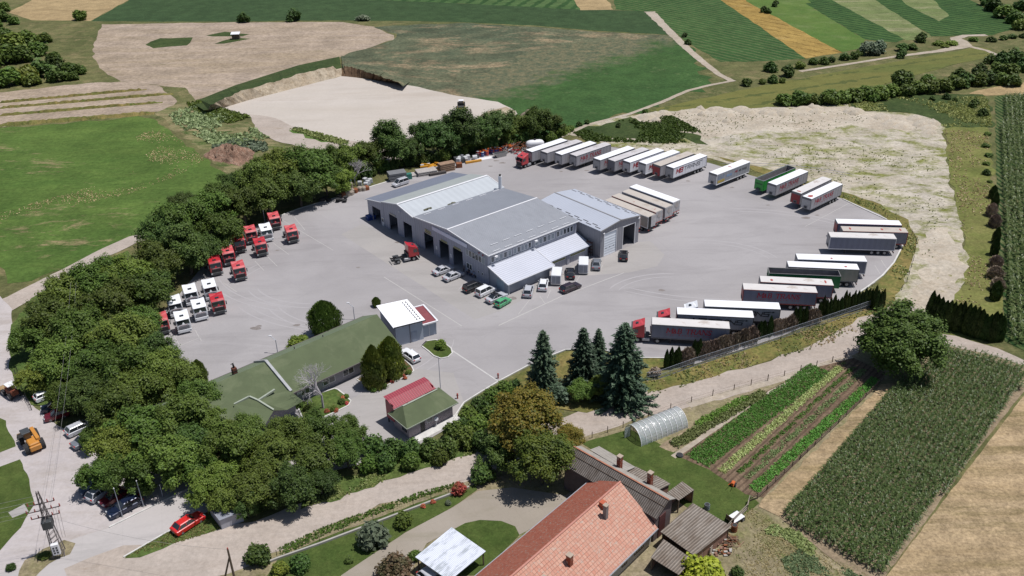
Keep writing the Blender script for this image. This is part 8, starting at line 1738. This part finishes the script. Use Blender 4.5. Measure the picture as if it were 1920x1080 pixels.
# field shelter, yard odds and ends, garden things
P = at(443, 73); r = empty('field_shelter', (P.x, P.y, 0), R(5), 'tiny white-roofed shelter in the mown field', 'shelter'); mb = MB(); slab(mb, [(-1.9, -1.5, 2.3), (1.9, -1.5, 2.3), (1.9, 1.5, 2.8), (-1.9, 1.5, 2.8)], .1); mb.build('roof', m_white, r); mb = MB(); mb.box(-1.6, 1.6, -.9, 1.3, 0, 1.9); mb.build('wall', m_wood, r)
P = at(1378, 976); r = empty('garden_cart', (P.x, P.y, 0), R(35), 'white topped cart parked against the plank fence', 'cart'); mb = MB(); mb.box(-1.1, 1.1, -.7, .7, .55, .65); mb.build('bed', m_white, r); mb = MB(); mb.box(-1.15, -1.1, -.7, .7, .65, 1.3); mb.build('tailboard', m_wood, r)
for x, y in ((-.7, -.75), (-.7, .75), (.7, -.75), (.7, .75)): w_ = put('wheel', W_CAR, r, (x, y, .32))
def barrel(px, label, mat, r_=.38, h=1.0, name='barrel'):
    P = at(*px); o = empty(name, (P.x, P.y, 0), 0, label, 'barrel'); mb = MB(); mb.tube((0, 0, 0), (0, 0, h), r_, n=14); mb.tube((0, 0, h * .3), (0, 0, h * .33), r_ * 1.05, n=14); mb.tube((0, 0, h * .65), (0, 0, h * .68), r_ * 1.05, n=14); mb.build('drum', mat, o); mb = MB(); mb.tube((0, 0, h - .02), (0, 0, h + .01), r_ * .85, n=14); mb.build('painted_opening', m_black, o)  # black disc on the closed top, painted for shade within
barrel((1325, 956), 'grey barrel on the lawn behind the large shed', pm('grey_barrel', C(130, 140, 150), .6)); barrel((1376, 996), 'rusty brown barrel outside the plank fence', m_rustb, .42, 1.1); barrel((1274, 856), 'dark tub with a pale lid at the corner of the vegetable plot', m_plast, .5, .4)
P = at(1372, 1018); r = empty('woodpile', (P.x, P.y, 0), 0, 'loose pile of branches and logs outside the plank fence', 'woodpile')
for k in range(60): mb = MB(); a = rc.uniform(0, 6.28); rr_ = rc.uniform(0, 1.3); p = Vector((rr_ * math.cos(a), rr_ * math.sin(a), (1.4 - rr_) * rc.uniform(.2, .7))); d = Vector((rc.uniform(-1, 1), rc.uniform(-1, 1), rc.uniform(-.3, .3))) * .7; mb.tube(p - d, p + d, rc.uniform(.02, .06), n=5); mb.build('log', (m_wood, m_rustb, m_pal)[k % 3], r)
P = at(1345, 1030); r = empty('rubble_pile', (P.x, P.y, 0), 0, 'heap of bricks and timber between the fence and the big shed', 'heap')
for k in range(40): mb = MB(); x, y, z = rc.uniform(-1.6, 1.6), rc.uniform(-1.4, 1.0), rc.uniform(0, .5); mb.bbox(x, x + rc.uniform(.15, .5), y, y + rc.uniform(.12, .4), z, z + rc.uniform(.1, .3), .02); mb.build('brick', (m_oldbrick, m_conc, m_rustb)[k % 3], r)
P = at(1374, 911); r = empty('tiller', (P.x, P.y, 0), R(60), 'small orange garden tiller at the foot of the vegetable rows', 'tiller'); mb = MB(); mb.bbox(-.4, .3, -.25, .25, .3, .8, .08); mb.build('engine', m_oran, r); mb = MB(); mb.bar((-.2, -.2, .7), (-1.4, -.35, 1.1), .05); mb.bar((-.2, .2, .7), (-1.4, .35, 1.1), .05); mb.build('handlebar', m_oran, r)
for y in (-.35, .35): w_ = put('wheel', W_CAR, r, (0, y, .3))
for px, lb in (((934, 710), 'red and white post at the end of the painted gate line'), ((858, 748), 'red bollard post on the kerb right of the gatehouse'), ((758, 712), 'small red hydrant at the flower bed tip')):
    P = at(*px); r = empty('hydrant', (P.x, P.y, .1), 0, lb, 'hydrant'); mb = MB(); mb.tube((0, 0, 0), (0, 0, .9), .13, .11, 10); mb.build('body', pm('hydrant_red', C(176, 70, 56), .6), r); mb = MB(); mb.tube((0, 0, .9), (0, 0, 1.0), .17, .08, 10); mb.build('cap', pm('hydrant_red', C(176, 70, 56), .6), r); mb = MB(); mb.tube((-.22, 0, .65), (.22, 0, .65), .06, n=8); mb.build('outlet', m_rust, r)
# flat white canvas shelter under the trees near the red crossover
Q4 = [at(*p, 1.9) for p in ((388, 946), (411, 976), (456, 958), (434, 928))]; c = sum(Q4, Vector()) / 4; mb = MB(); slab(mb, [q - Vector((c.x, c.y, 0)) for q in Q4], .1)
r = empty('bus_shelter', (c.x, c.y, 0), 0, 'small white-grey roofed hut half hidden by the front trees', 'hut'); o = mb.build('roof', pm('shaded_hut_roof', C(160, 164, 176), .8), r)  # roof colour darkened to grey-blue to carry the tree shade
mb = MB(); I = [(q - Vector((c.x, c.y, 0))) * .92 for q in Q4]
for k in range(4): a, b = I[k], I[(k + 1) % 4]; mb.quad((a.x, a.y, 0), (b.x, b.y, 0), (b.x, b.y, 1.8), (a.x, a.y, 1.8))
mb.build('wall', pm('hut_wall', C(200, 200, 210), .8), r)
P = at(18, 1062); tree(SH[0], 20, 1062, 10, 'small bush at the far bottom left', None, 'shrub', 'shrub')
tree(SH[1], 84, 1040, 14, 'dark bush in the traffic island left of the pylon', None, 'shrub', 'shrub', .5)
